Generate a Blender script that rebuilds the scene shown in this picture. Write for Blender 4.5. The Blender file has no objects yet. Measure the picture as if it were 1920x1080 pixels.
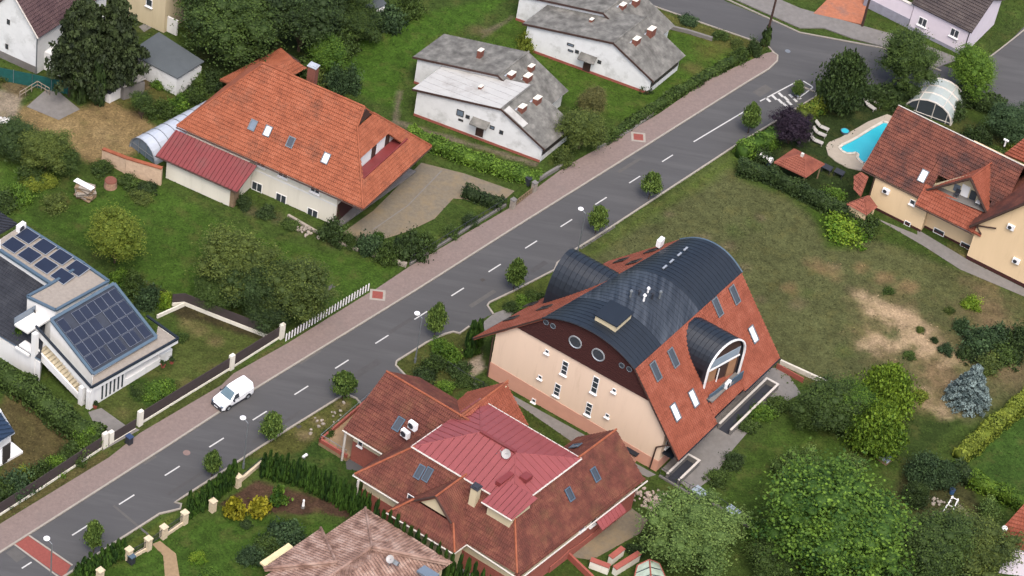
import bpy, math, random
import numpy as np
random.seed(7); RNG = np.random.default_rng(11)
scene = bpy.context.scene
rad = math.radians
# ------------------------------------------------------------------ camera
FPX, PITCH, ROLL, CAMH, Y0 = 5151.8, rad(41.92), rad(10.82), 201.4, 223.9
_f = np.array([0, math.cos(PITCH), -math.sin(PITCH)]); _r = np.array([1., 0, 0]); _u = np.cross(_r, _f)
CR = math.cos(ROLL) * _r + math.sin(ROLL) * _u
CU = -math.sin(ROLL) * _r + math.cos(ROLL) * _u
CF = _f
CAM = np.array([0, -Y0, CAMH])
from mathutils import Matrix, Vector
cd = bpy.data.cameras.new("camera"); cam = bpy.data.objects.new("camera", cd)
scene.collection.objects.link(cam)
cam.matrix_world = Matrix([[CR[0], CU[0], -CF[0], CAM[0]], [CR[1], CU[1], -CF[1], CAM[1]], [CR[2], CU[2], -CF[2], CAM[2]], [0, 0, 0, 1]])
cd.sensor_width = 36; cd.lens = FPX / 1920 * 36; cd.clip_start = 5; cd.clip_end = 3000
scene.camera = cam
# ------------------------------------------------------------------ light
w = bpy.data.worlds.new("World"); scene.world = w; w.use_nodes = True
nt = w.node_tree; bg = nt.nodes['Background']
sky = nt.nodes.new('ShaderNodeTexSky'); sky.sky_type = 'NISHITA'; sky.sun_disc = False
SUN_EL, SUN_AZ = rad(60), rad(168)      # azimuth from +Y, clockwise positive
sky.sun_elevation = SUN_EL; sky.sun_rotation = SUN_AZ
sky.air_density = 0.8; sky.dust_density = 5.0; sky.ozone_density = 0.6
nt.links.new(sky.outputs[0], bg.inputs[0]); bg.inputs[1].default_value = 0.15
sl = bpy.data.lights.new("sun", 'SUN'); sl.energy = 0.9; sl.angle = rad(22); sl.color = (1, .97, .93)
so = bpy.data.objects.new("sun", sl); scene.collection.objects.link(so)
sd = Vector((math.sin(SUN_AZ) * math.cos(SUN_EL), math.cos(SUN_AZ) * math.cos(SUN_EL), math.sin(SUN_EL)))
so.rotation_euler = sd.to_track_quat('Z', 'Y').to_euler(); so.location = (0, 0, 120)
vs = scene.view_settings; vs.view_transform = 'Standard'; vs.look = 'None'; vs.gamma = 1; vs.use_curve_mapping = False
vs.exposure = 1.24
scene.cycles.max_bounces = 5; scene.cycles.diffuse_bounces = 3; scene.cycles.transparent_max_bounces = 6
# ------------------------------------------------------------------ geometry helpers
def ray(px, py): return (px - 960) * CR - (py - 540) * CU + FPX * CF
def W(px, py, z=0.0):
    d = ray(px, py); t = (z - CAMH) / d[2]; return CAM + d * t
def hit(px, py, p, n):                   # photo ray against a plane of the place
    d = ray(px, py); p = np.asarray(p, float); n = np.asarray(n, float)
    return CAM + d * (((p - CAM) @ n) / (d @ n))
class Fr:
    def __init__(s, o, du, dv):
        s.o = np.array(o[:2], float); a, b = rad(du), rad(dv)
        s.u = np.array([math.cos(a), math.sin(a), 0]); s.v = np.array([math.cos(b), math.sin(b), 0])
        s.M = np.linalg.inv(np.c_[s.u[:2], s.v[:2]])
    def p(s, u, v, z): return np.array([s.o[0], s.o[1], 0]) + u * s.u + v * s.v + np.array([0, 0, z])
    def L(s, px, py, z): q = s.M @ (W(px, py, z)[:2] - s.o); return q
    def loc(s, p): return s.M @ (np.asarray(p)[:2] - s.o)
def nrm(a): a = np.asarray(a, float); return a / (np.linalg.norm(a) + 1e-12)
UP = np.array([0, 0, 1.])
WL = {}
def wl(o): return WL.get(o.name, np.zeros(3)) if o is not None else np.zeros(3)
def props(o, label=None, cat=None, group=None, kind=None):
    if label: o['label'] = label
    if cat: o['category'] = cat
    if group: o['group'] = group
    if kind: o['kind'] = kind
    return o
def thing(name, label, cat, loc, group=None, rz=0.0):
    o = bpy.data.objects.new(name, None); scene.collection.objects.link(o); o.empty_display_size = .3
    o.location = [float(x) for x in loc]; o.rotation_euler = (0, 0, rz)
    WL[o.name] = np.array(loc, float)
    return props(o, label, cat, group)
class MB:
    def __init__(s): s.v = []; s.f = []; s.uv = []; s.hasuv = False; s.mi = []
    def add(s, pts, faces, uvs=None, mi=0):
        b = len(s.v); s.v += [tuple(map(float, p)) for p in pts]
        for k, f in enumerate(faces):
            s.f.append([b + i for i in f]); s.mi.append(mi)
            if uvs is not None: s.hasuv = True; s.uv.append([uvs[i] for i in f])
            else: s.uv.append([(0, 0)] * len(f))
        return s
    def poly(s, pts, uvs=None, mi=0): return s.add(pts, [list(range(len(pts)))], uvs, mi)
    def prism(s, pts, vec, mi=0):
        n = len(pts); vec = np.asarray(vec, float); pts = [np.asarray(p, float) for p in pts]
        nn = sum((np.cross(pts[i], pts[(i + 1) % n]) for i in range(n)), np.zeros(3))
        if nn @ vec > 0: pts = pts[::-1]
        q = [p + vec for p in pts]
        return s.add(pts + q, [list(range(n)), list(range(2 * n - 1, n - 1, -1))] + [[(i + 1) % n, i, n + i, n + (i + 1) % n] for i in range(n)], None, mi)
    def obox(s, c, a, b, d, mi=0):       # centre and three half vectors
        c, a, b, d = [np.asarray(x, float) for x in (c, a, b, d)]
        return s.prism([c - a - b - d, c + a - b - d, c + a + b - d, c - a + b - d], 2 * d, mi)
    def fbox(s, F, u0, u1, v0, v1, z0, z1, mi=0):
        return s.prism([F.p(u0, v0, z0), F.p(u1, v0, z0), F.p(u1, v1, z0), F.p(u0, v1, z0)], (0, 0, z1 - z0), mi)
    def tube(s, p, q, r0, r1=None, n=8, mi=0):
        p = np.asarray(p, float); q = np.asarray(q, float); r1 = r0 if r1 is None else r1
        d = nrm(q - p); a = nrm(np.cross(d, UP if abs(d[2]) < .9 else np.array([1., 0, 0]))); b = np.cross(d, a)
        A = [p + r0 * (math.cos(t) * a + math.sin(t) * b) for t in np.arange(n) * 2 * math.pi / n]
        B = [q + r1 * (math.cos(t) * a + math.sin(t) * b) for t in np.arange(n) * 2 * math.pi / n]
        return s.add(A + B, [[i, (i + 1) % n, n + (i + 1) % n, n + i][::-1] for i in range(n)] + [list(range(n)), list(range(2 * n - 1, n - 1, -1))], None, mi)
    def ell(s, c, rx, ry, rz, nu=10, nv=6, mi=0):
        c = np.asarray(c, float); pts = [c + (0, 0, -rz)]
        for j in range(1, nv):
            ph = -math.pi / 2 + math.pi * j / nv
            pts += [c + (rx * math.cos(ph) * math.cos(2 * math.pi * i / nu), ry * math.cos(ph) * math.sin(2 * math.pi * i / nu), rz * math.sin(ph)) for i in range(nu)]
        pts.append(c + (0, 0, rz)); f = []
        for i in range(nu): f.append([0, 1 + (i + 1) % nu, 1 + i])
        for j in range(nv - 2):
            for i in range(nu):
                a = 1 + j * nu + i; b = 1 + j * nu + (i + 1) % nu; f.append([a, b, b + nu, a + nu])
        t = len(pts) - 1; o = 1 + (nv - 2) * nu
        for i in range(nu): f.append([o + i, o + (i + 1) % nu, t])
        return s.add(pts, f, None, mi)
    def loft(s, A, B, mi=0):
        n = len(A); return s.add(list(A) + list(B), [list(range(n)), list(range(2 * n - 1, n - 1, -1))] + [[(i + 1) % n, i, n + i, n + (i + 1) % n] for i in range(n)], None, mi)
    def mesh(s, name, mats, loc=(0, 0, 0), smooth=False):
        me = bpy.data.meshes.new(name); L = np.asarray(loc, float)
        me.from_pydata([tuple(np.asarray(p) - L) for p in s.v], [], s.f)
        for m in (mats if isinstance(mats, (list, tuple)) else [mats]): me.materials.append(m)
        if any(s.mi): me.polygons.foreach_set('material_index', s.mi)
        if s.hasuv:
            ul = me.uv_layers.new(name='UVMap'); flat = [c for f in s.uv for q in f for c in q]
            ul.data.foreach_set('uv', flat)
        if smooth: me.polygons.foreach_set('use_smooth', [True] * len(me.polygons))
        me.update(); return me
    def build(s, name, mats, parent=None, loc=None, smooth=False, **kw):
        L = wl(parent) if parent is not None else (np.zeros(3) if loc is None else np.asarray(loc, float))
        o = bpy.data.objects.new(name, s.mesh(name, mats, L, smooth)); scene.collection.objects.link(o)
        if parent is not None: o.parent = parent; WL[o.name] = L
        else: o.location = [float(x) for x in L]; WL[o.name] = L
        return props(o, **kw)
def copy_tree(o, parent=None):
    c = o.copy(); scene.collection.objects.link(c)
    if parent is not None: c.parent = parent
    for ch in list(o.children): copy_tree(ch, c)
    return c
# ------------------------------------------------------------------ materials
def lin(c): c = c / 255; return c / 12.92 if c <= .04045 else ((c + .055) / 1.055) ** 2.4
def C(r, g, b, k=1.0): return (lin(r) * k, lin(g) * k, lin(b) * k, 1)
def mixc(a, b, t): return tuple(a[i] * (1 - t) + b[i] * t for i in range(3)) + (1,)
MATS = {}
def mat(name, col, rough=.85, var=.12, scale=1.2, bump=0.0, bscale=12, metal=0.0, spec=.3, col2=None, stain=None, stain_scale=.35, stain_lo=.5, stain_hi=.75, coat=0.0):
    if name in MATS: return MATS[name]
    m = bpy.data.materials.new(name); m.use_nodes = True; n = m.node_tree.nodes; l = m.node_tree.links
    p = n['Principled BSDF']; p.inputs['Roughness'].default_value = rough; p.inputs['Metallic'].default_value = metal
    p.inputs['Specular IOR Level'].default_value = spec; p.inputs['Coat Weight'].default_value = coat
    tc = n.new('ShaderNodeTexCoord'); geo = n.new('ShaderNodeNewGeometry')
    no = n.new('ShaderNodeTexNoise'); no.inputs['Scale'].default_value = scale; no.inputs['Detail'].default_value = 6; no.inputs['Roughness'].default_value = .65
    l.new(geo.outputs['Position'], no.inputs['Vector'])
    cr = n.new('ShaderNodeValToRGB'); c2 = col2 or mixc(col, (1, 1, 1), .0)
    a = tuple(x * (1 - var * 1.6) for x in col[:3]) + (1,); b = tuple(min(1, x * (1 + var)) for x in c2[:3]) + (1,)
    cr.color_ramp.elements[0].position = .3; cr.color_ramp.elements[0].color = a; cr.color_ramp.elements[1].position = .7; cr.color_ramp.elements[1].color = b
    l.new(no.outputs['Fac'], cr.inputs['Fac']); out = cr.outputs['Color']
    if stain:
        s = n.new('ShaderNodeTexNoise'); s.inputs['Scale'].default_value = stain_scale; s.inputs['Detail'].default_value = 8; s.inputs['Roughness'].default_value = .7
        l.new(geo.outputs['Position'], s.inputs['Vector'])
        mr = n.new('ShaderNodeMapRange'); mr.inputs[1].default_value = stain_lo; mr.inputs[2].default_value = stain_hi; mr.inputs[3].default_value = 0; mr.inputs[4].default_value = .85
        l.new(s.outputs['Fac'], mr.inputs[0]); mx = n.new('ShaderNodeMixRGB'); l.new(mr.outputs[0], mx.inputs[0]); l.new(out, mx.inputs[1]); mx.inputs[2].default_value = stain; out = mx.outputs[0]
    l.new(out, p.inputs['Base Color'])
    if bump:
        bn = n.new('ShaderNodeTexNoise'); bn.inputs['Scale'].default_value = bscale; bn.inputs['Detail'].default_value = 4
        l.new(geo.outputs['Position'], bn.inputs['Vector']); bm = n.new('ShaderNodeBump'); bm.inputs['Strength'].default_value = bump; bm.inputs['Distance'].default_value = .05
        l.new(bn.outputs['Fac'], bm.inputs['Height']); l.new(bm.outputs[0], p.inputs['Normal'])
    MATS[name] = m; return m
def tile_mat(name, cols, stain=None, s_lo=.5, s_hi=.75, tw=.24, th=.36, rough=.8, wave=.5, s_scale=.4):
    m = bpy.data.materials.new(name); m.use_nodes = True; n = m.node_tree.nodes; l = m.node_tree.links
    p = n['Principled BSDF']; p.inputs['Roughness'].default_value = rough; p.inputs['Specular IOR Level'].default_value = .25
    uv = n.new('ShaderNodeUVMap'); dv = n.new('ShaderNodeVectorMath'); dv.operation = 'DIVIDE'; dv.inputs[1].default_value = (tw, th, 1)
    l.new(uv.outputs[0], dv.inputs[0]); fl = n.new('ShaderNodeVectorMath'); fl.operation = 'FLOOR'; l.new(dv.outputs[0], fl.inputs[0])
    wn = n.new('ShaderNodeTexWhiteNoise'); wn.noise_dimensions = '3D'; l.new(fl.outputs[0], wn.inputs['Vector'])
    geo = n.new('ShaderNodeNewGeometry'); no = n.new('ShaderNodeTexNoise'); no.inputs['Scale'].default_value = .9; no.inputs['Detail'].default_value = 7; l.new(geo.outputs['Position'], no.inputs['Vector'])
    ad = n.new('ShaderNodeMath'); ad.operation = 'MULTIPLY_ADD'; l.new(wn.outputs['Value'], ad.inputs[0]); ad.inputs[1].default_value = .13; l.new(no.outputs['Fac'], ad.inputs[2])
    cr = n.new('ShaderNodeValToRGB'); cr.color_ramp.elements[0].position = .34; cr.color_ramp.elements[1].position = .78
    cr.color_ramp.elements[0].color = cols[0]; cr.color_ramp.elements[1].color = cols[-1]
    if len(cols) > 2: e = cr.color_ramp.elements.new(.56); e.color = cols[1]
    l.new(ad.outputs[0], cr.inputs['Fac']); out = cr.outputs['Color']
    if stain:
        s = n.new('ShaderNodeTexNoise'); s.inputs['Scale'].default_value = s_scale; s.inputs['Detail'].default_value = 9; s.inputs['Roughness'].default_value = .72
        l.new(geo.outputs['Position'], s.inputs['Vector']); mr = n.new('ShaderNodeMapRange'); mr.inputs[1].default_value = s_lo; mr.inputs[2].default_value = s_hi; mr.inputs[4].default_value = .8
        l.new(s.outputs['Fac'], mr.inputs[0]); mx = n.new('ShaderNodeMixRGB'); l.new(mr.outputs[0], mx.inputs[0]); l.new(out, mx.inputs[1]); mx.inputs[2].default_value = stain; out = mx.outputs[0]
    l.new(out, p.inputs['Base Color'])
    sx = n.new('ShaderNodeSeparateXYZ'); l.new(dv.outputs[0], sx.inputs[0]); mu = n.new('ShaderNodeMath'); mu.operation = 'MULTIPLY'; mu.inputs[1].default_value = 2 * math.pi; l.new(sx.outputs[0], mu.inputs[0])
    si = n.new('ShaderNodeMath'); si.operation = 'SINE'; l.new(mu.outputs[0], si.inputs[0]); bm = n.new('ShaderNodeBump'); bm.inputs['Strength'].default_value = wave; bm.inputs['Distance'].default_value = .04
    l.new(si.outputs[0], bm.inputs['Height']); l.new(bm.outputs[0], p.inputs['Normal'])
    MATS[name] = m; return m
def leafc(c, k): a = C(*c, k); return (a[0], a[1], a[2] * (.72 if c[2] < c[1] * .9 else 1), 1)
def leaf_mat(name, dark, light, k=1.0):
    m = bpy.data.materials.new(name); m.use_nodes = True; n = m.node_tree.nodes; l = m.node_tree.links
    p = n['Principled BSDF']; p.inputs['Roughness'].default_value = .7; p.inputs['Specular IOR Level'].default_value = .2
    at = n.new('ShaderNodeAttribute'); at.attribute_name = 'tint'; oi = n.new('ShaderNodeObjectInfo')
    ad = n.new('ShaderNodeMath'); ad.operation = 'MULTIPLY_ADD'; l.new(oi.outputs['Random'], ad.inputs[0]); ad.inputs[1].default_value = .25; l.new(at.outputs['Fac'], ad.inputs[2])
    cr = n.new('ShaderNodeValToRGB'); cr.color_ramp.elements[0].color = leafc(dark, k); cr.color_ramp.elements[1].color = leafc(light, k); cr.color_ramp.elements[0].position = .1; cr.color_ramp.elements[1].position = 1.1 if False else 1
    l.new(ad.outputs[0], cr.inputs['Fac']); l.new(cr.outputs[0], p.inputs['Base Color'])
    MATS[name] = m; return m
def streak(m, rot, sc):
    n = m.node_tree.nodes; l = m.node_tree.links; geo = [x for x in n if x.bl_idname == 'ShaderNodeNewGeometry'][0]
    mp = n.new('ShaderNodeMapping'); mp.inputs['Rotation'].default_value = (0, 0, rot); mp.inputs['Scale'].default_value = sc; l.new(geo.outputs['Position'], mp.inputs['Vector'])
    for x in n:
        if x.bl_idname == 'ShaderNodeTexNoise': l.new(mp.outputs[0], x.inputs['Vector'])
    return m
KH = .42                                 # photo tone of a sky-lit horizontal surface -> base colour
ORANGE = tile_mat('orange_clay_tile', [C(166, 94, 66, KH), C(188, 108, 76, KH), C(202, 122, 90, KH)], stain=C(114, 85, 70, KH), s_lo=.52, s_hi=.8)
CHTILE = tile_mat('chalet_clay_tile', [C(162, 88, 64, KH * .9), C(182, 100, 75, KH * .9), C(196, 115, 90, KH * .9)], tw=.3)
REDT = tile_mat('red_clay_tile', [C(116, 66, 56, KH * .84), C(140, 80, 67, KH * .84), C(164, 102, 82, KH * .84)], stain=C(144, 106, 74, KH * .84), s_lo=.5, s_hi=.78, s_scale=.55)
YELT = tile_mat('weathered_red_tile', [C(122, 74, 62, KH * .85), C(148, 88, 72, KH * .85), C(168, 104, 84, KH * .85)], stain=C(82, 63, 61, KH * .85), s_lo=.47, s_hi=.62, s_scale=.3)
GAZT = tile_mat('gazebo_tile', [C(151, 87, 70, KH), C(176, 104, 84, KH), C(190, 116, 94, KH)])
BROWNT = tile_mat('mottled_brown_tile', [C(130, 100, 88, KH), C(186, 150, 134, KH), C(224, 194, 178, KH)], tw=.34, th=.34, wave=1.0)
SLATE = tile_mat('grey_fibre_slate', [C(98, 97, 93, KH * 1.32), C(124, 123, 118, KH * 1.32), C(150, 148, 142, KH * 1.32)], stain=C(78, 76, 72, KH * 1.32), s_lo=.48, s_hi=.75, tw=.4, wave=.05, s_scale=.6)
DARKT = tile_mat('dark_grey_tile', [C(62, 66, 76, KH * .8), C(74, 78, 88, KH * .8), C(86, 90, 99, KH * .8)], tw=.3)
MAROON = tile_mat('maroon_tile', [C(92, 70, 74, KH), C(106, 82, 84, KH), C(118, 94, 94, KH)])
BRNGREY = tile_mat('brown_grey_tile', [C(84, 76, 76, KH), C(102, 92, 90, KH), C(116, 106, 102, KH)])
PINKM = mat('pink_red_metal', C(178, 94, 94, KH), .45, .06, .8, spec=.4)
REDM = mat('red_sheet_metal', C(157, 71, 71, KH), .45, .1, .6, spec=.4, stain=C(143, 87, 82, KH), stain_lo=.5)
DARKM = mat('dark_zinc', C(40, 49, 60, KH), .42, .1, 1.2, spec=.45)
ZINCW = mat('weathered_zinc', C(46, 54, 64, KH), .38, .12, 1.5, spec=.5, stain=C(118, 127, 138, KH), stain_scale=.7, stain_lo=.4, stain_hi=.8)
streak(ZINCW, -rad(61), (2.4, .16, .16)); streak(DARKM, -rad(61), (1.2, .3, .3))
WHITE = mat('white_render', C(226, 226, 224, .75), .9, .03, stain=C(188, 188, 184, .72), stain_scale=1.1, stain_lo=.55, stain_hi=.95)
OLDW = mat('old_whitewash', C(214, 216, 216, .78), .95, .05, .8, stain=C(150, 150, 146, .7), stain_scale=.55, stain_lo=.52, stain_hi=.8)
CREAM = mat('cream_render', C(230, 204, 180, .74), .9, .025, .5, stain=C(196, 170, 146, .72), stain_scale=1.1, stain_lo=.55, stain_hi=.95)
SALMON = mat('salmon_plinth', C(208, 156, 134, .72), .9, .04)
YELLOW = mat('ochre_render', C(222, 196, 158, .74), .9, .03, .5, stain=C(192, 166, 132, .72), stain_scale=1.1, stain_lo=.55, stain_hi=.95)
OFFW = mat('offwhite_render', C(222, 218, 204, .75), .9, .04, .5, stain=C(186, 180, 164, .72), stain_scale=1.1, stain_lo=.55, stain_hi=.95)
BEIGE = mat('beige_render', C(206, 192, 160, .74), .9, .05, stain=C(172, 158, 128, .72), stain_scale=1.1, stain_lo=.55, stain_hi=.95)
LILAC = mat('pale_lilac_render', C(222, 212, 222, .75), .9, .03)
BRICK = mat('brick_facing', C(146, 84, 72, .8), .9, .15, 5, bump=.3)
BROWNW = mat('dark_brown_boarding', C(62, 32, 30, .8), .7, .08, 3)
DKBROWN = mat('dark_timber', C(66, 48, 42, .8), .7, .1)
GLASS = mat('window_glass', C(52, 57, 63), .16, .05, spec=.6)
GLASSB = mat('bright_glass', C(216, 218, 222), .15, .02, spec=.6)
GLASSG = mat('greyish_glass', C(92, 104, 116), .14, .05, spec=.6)
FRAMEW = mat('white_frame', C(232, 232, 232, .8), .5, .02)
FRAMEG = mat('grey_frame', C(108, 118, 126, .7), .45, .05)
FRAMED = mat('dark_frame', C(60, 56, 54, .8), .5, .05)
GUTTER = mat('pale_gutter', C(206, 200, 192, .7), .5, .03)
PV = mat('solar_cell', C(32, 39, 56, .8), .3, .08, .6, spec=.4)
ALU = mat('aluminium', C(176, 182, 188, .7), .4, .04, metal=.4)
BLUEG = mat('blue_grey_flashing', C(104, 128, 148, KH), .4, .06)
GRAVELR = mat('pale_gravel_roof', C(190, 180, 168, KH), .95, .1, 3, bump=.3)
ASPH = mat('asphalt', C(100, 100, 101, .44), .92, .07, .6, bump=.15, bscale=20, stain=C(116, 116, 116, .44), stain_scale=.5, stain_lo=.48, stain_hi=.75)
PAVE = mat('pink_block_paving', C(164, 145, 138, .41), .92, .1, 3.5, bump=.25, bscale=9, stain=C(150, 136, 130, .41), stain_scale=.3)
KERB = mat('kerb_concrete', C(186, 178, 166, .48), .9, .08, 2)
PAINT = mat('road_paint', C(226, 226, 222, .5), .8, .06, 4)
REDB = mat('red_block_paving', C(178, 98, 88, .4), .9, .1, 4, bump=.2)
GREYP = mat('grey_yard_paving', C(146, 136, 118, .44), .92, .12, 2.5, bump=.3, bscale=8, stain=C(150, 132, 102, .56), stain_scale=.25, stain_lo=.45, stain_hi=.65)
CONC = mat('concrete', C(154, 150, 146, .42), .92, .1, 1.5, bump=.2, stain=C(122, 118, 112, .56), stain_scale=.5)
SANDP = mat('sandy_paving', C(186, 158, 122, .42), .9, .1, 3, bump=.2)
STONE = mat('rubble_stone', C(170, 160, 148, .6), .95, .2, 3, bump=.4)
BARK = mat('bark', C(92, 78, 64, .6), .95, .2, 4, bump=.5)
WOOD = mat('weathered_wood', C(150, 128, 102, .6), .85, .15, 4)
POOLW = mat('pool_water', C(58, 178, 196, .75), .06, .05, .4, spec=.6)
DECK = mat('pool_deck_stone', C(214, 202, 184, .42), .85, .06, 2)
BLACKP = mat('black_plastic', C(44, 46, 52), .5, .05)
CARW = mat('white_car_paint', C(236, 238, 240, .85), .25, .01, coat=.5)
TYRE = mat('tyre_rubber', C(34, 34, 36), .8, .05)
STEELG = mat('galvanised_steel', C(150, 156, 160, .6), .45, .05, metal=.5)
BLUEP = mat('blue_plastic', C(52, 68, 100, .7), .45, .04)
ORANGEP = mat('rust_red_paint', C(158, 88, 76, .7), .6, .08)
GREENNET = mat('green_shade_net', C(20, 78, 74, .8), .8, .15, 2)
DARKSLAT = mat('dark_fence_slat', C(66, 58, 58, .8), .7, .08)
BRICKC = mat('chimney_brick', C(138, 86, 72, .55), .9, .15, 6)
LEAD = mat('pale_flashing', C(186, 194, 204, .6), .5, .08)
MULCH = mat('bark_mulch', C(104, 76, 64, .42), .98, .25, 5, bump=.5)
for _n in (CREAM, YELLOW, OFFW, BEIGE, WHITE): streak(_n, 0, (1.2, 1.2, .14))
def lm(n, d, l): return leaf_mat(n, d, l, .46)
LEAF = dict(
    mid=lm('leaf_mid_green', (44, 64, 34), (98, 124, 62)), dark=lm('leaf_dark_green', (38, 56, 36), (82, 106, 60)), lush=lm('leaf_lush_green', (50, 86, 34), (128, 164, 64)),
    yel=lm('leaf_yellow_green', (84, 106, 38), (158, 170, 72)), olive=lm('leaf_olive', (60, 78, 42), (122, 138, 72)), street=lm('leaf_street_tree', (64, 92, 48), (136, 164, 88)), gold=lm('leaf_gold', (124, 124, 28), (190, 180, 58)),
    purple=lm('leaf_purple', (34, 26, 40), (66, 48, 66)), blue=lm('leaf_blue_spruce', (64, 86, 86), (170, 192, 190)), thuja=lm('leaf_thuja', (32, 62, 26), (84, 120, 48)),
    willow=lm('leaf_silver_green', (66, 94, 50), (142, 170, 104)), conif=lm('leaf_conifer', (32, 44, 32), (76, 92, 60)), bluegr=lm('leaf_blue_green', (40, 62, 46), (88, 116, 82)), brown=lm('leaf_dry_brown', (78, 82, 52), (130, 128, 84)), golive=lm('leaf_golden_green', (66, 100, 30), (138, 168, 58)), bright=lm('leaf_bright_green', (84, 124, 34), (158, 184, 66)))
# ------------------------------------------------------------------ roofs, walls, windows
def clip(poly, axis, val, keep_less):
    out = []
    for i in range(len(poly)):
        a, b = poly[i], poly[(i + 1) % len(poly)]
        ia = (a[axis] <= val + 1e-9) if keep_less else (a[axis] >= val - 1e-9)
        ib = (b[axis] <= val + 1e-9) if keep_less else (b[axis] >= val - 1e-9)
        if ia: out.append(a)
        if ia != ib:
            t = (val - a[axis]) / (b[axis] - a[axis]); out.append(tuple(a[k] + t * (b[k] - a[k]) for k in range(2)))
    res = []
    for q in out:
        if not res or math.hypot(q[0] - res[-1][0], q[1] - res[-1][1]) > 1e-6: res.append(q)
    if len(res) > 1 and math.hypot(res[0][0] - res[-1][0], res[0][1] - res[-1][1]) < 1e-6: res.pop()
    return res if len(res) >= 3 else None
def plane_of(P):
    P = [np.asarray(p, float) for p in P]; n = sum((np.cross(P[i] - P[0], P[(i + 1) % len(P)] - P[0]) for i in range(len(P))), np.zeros(3)); n = nrm(n)
    if n[2] < 0: n = -n
    c = sum(P) / len(P); d = nrm(-UP + n * n[2]) if n[2] < .9999 else np.array([0, -1., 0]); s = np.cross(n, d)
    return c, n, d, s
def slope(parent, P, m, course=.44, name='roof_slope', thick=.16, lift=.13, label=None):
    c, n, d, s = plane_of(P); Q = [((np.asarray(p) - c) @ s, (np.asarray(p) - c) @ d) for p in P]
    if sum(Q[i][0] * Q[(i + 1) % len(Q)][1] - Q[(i + 1) % len(Q)][0] * Q[i][1] for i in range(len(Q))) > 0: Q = Q[::-1]
    # with n = d x s ... orientation fixed below
    mb = MB(); b0 = min(q[1] for q in Q); b1 = max(q[1] for q in Q); k = max(1, int(math.ceil((b1 - b0) / course)))
    T = lambda a, b, h: c + s * a + d * b + n * h
    for i in range(k):
        lo, hi = b0 + i * course, min(b1, b0 + (i + 1) * course)
        q = clip(Q, 1, lo, False); q = clip(q, 1, hi, True) if q else None
        if not q: continue
        top = [T(a, b, .01 + lift * (b - lo) / course) for a, b in q]
        mb.poly(top, [(a, b - b0 + 1e-4 if b < hi - 1e-6 else b - b0 - 1e-3) for a, b in q])
        e = [j for j in range(len(q)) if abs(q[j][1] - hi) < 1e-6 and abs(q[(j + 1) % len(q)][1] - hi) < 1e-6]
        for j in e:
            A, B = q[j], q[(j + 1) % len(q)]; h = .01 + lift * (hi - lo) / course
            mb.poly([T(A[0], hi, h), T(A[0], hi - .07, -.02), T(B[0], hi - .07, -.02), T(B[0], hi, h)], [(A[0], hi - b0 - .01)] * 4)
    mb.prism([T(a, b, 0) for a, b in Q], -n * thick)
    return mb.build(name, m, parent, label=label)
def caps(parent, segs, m, r=.11, name='ridge_cap'):
    for a, b in segs:
        mb = MB(); a = np.asarray(a, float); b = np.asarray(b, float); L = np.linalg.norm(b - a); k = max(1, int(L / .42)); d = (b - a) / k
        for i in range(k): mb.tube(a + d * i + UP * .03, a + d * (i + 1.06) + UP * .03, r * .9, r * 1.08, 6)
        mb.build(name, m, parent)
def metal(parent, P, m, w=.62, name='panel', gap=.03, thick=.05, rib=.05, along='d'):
    c, n, d, s = plane_of(P)
    if along == 's': d, s = s, -d
    Q = [((np.asarray(p) - c) @ s, (np.asarray(p) - c) @ d) for p in P]; a0 = min(q[0] for q in Q); a1 = max(q[0] for q in Q); k = max(1, int(round((a1 - a0) / w))); ww = (a1 - a0) / k
    T = lambda a, b, h=0: c + s * a + d * b + n * h
    for i in range(k):
        q = clip(Q, 0, a0 + i * ww + gap / 2, False); q = clip(q, 0, a0 + (i + 1) * ww - gap / 2, True) if q else None
        if not q: continue
        mb = MB(); mb.prism([T(a, b) for a, b in q], n * thick)
        ed = [x for x in q if abs(x[0] - (a0 + (i + 1) * ww - gap / 2)) < 1e-5]
        if len(ed) == 2 and rib: mb.prism([T(ed[0][0] - .035, ed[0][1], thick + .001), T(ed[0][0], ed[0][1], thick + .001), T(ed[1][0], ed[1][1], thick + .001), T(ed[1][0] - .035, ed[1][1], thick + .001)], n * rib)
        mb.build(name, m, parent)
def gutter(parent, segs, m, r=.08, name='gutter'):
    for a, b in segs: MB().tube(a, b, r, r, 6).build(name, m, parent)
def win(parent, c, r, up, n, w, h, fm, gm, sill=None, mull=0, bar=0, name='window', depth=.05, fw=.08):
    c, r, up, n = [np.asarray(x, float) for x in (c, nrm(r), nrm(up), nrm(n))]
    mb = MB()
    for sgn in (-1, 1):
        mb.obox(c + r * sgn * (w / 2 - fw / 2) + n * depth / 2, r * fw / 2, up * h / 2, n * depth / 2)
        mb.obox(c + up * sgn * (h / 2 - fw / 2) + n * depth / 2, r * (w / 2 - fw), up * fw / 2, n * depth / 2)
    for k in range(mull): mb.obox(c + r * (-w / 2 + w * (k + 1) / (mull + 1)) + n * depth * .4, r * fw * .45, up * (h / 2 - fw), n * depth * .4)
    for k in range(bar): mb.obox(c + up * (-h / 2 + h * (k + 1) / (bar + 1)) + n * depth * .38, r * (w / 2 - fw), up * fw * .4, n * depth * .38)
    o = mb.build(name, fm, parent)
    MB().obox(c + n * .012, r * (w / 2 - fw * .5), up * (h / 2 - fw * .5), n * .01).build('pane', gm, o)
    if sill is not None: MB().obox(c - up * (h / 2 + .06) + n * .09, r * (w / 2 + .08), up * .04, n * .12).build('sill', sill, o)
    return o
def skylight(parent, c, P, w, h, fm, gm, r=None):
    _, n, d, s = plane_of(P); return win(parent, np.asarray(c) + n * .17, s, -d, n, w, h, fm, gm, name='skylight', depth=.1, fw=.1)
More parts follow.
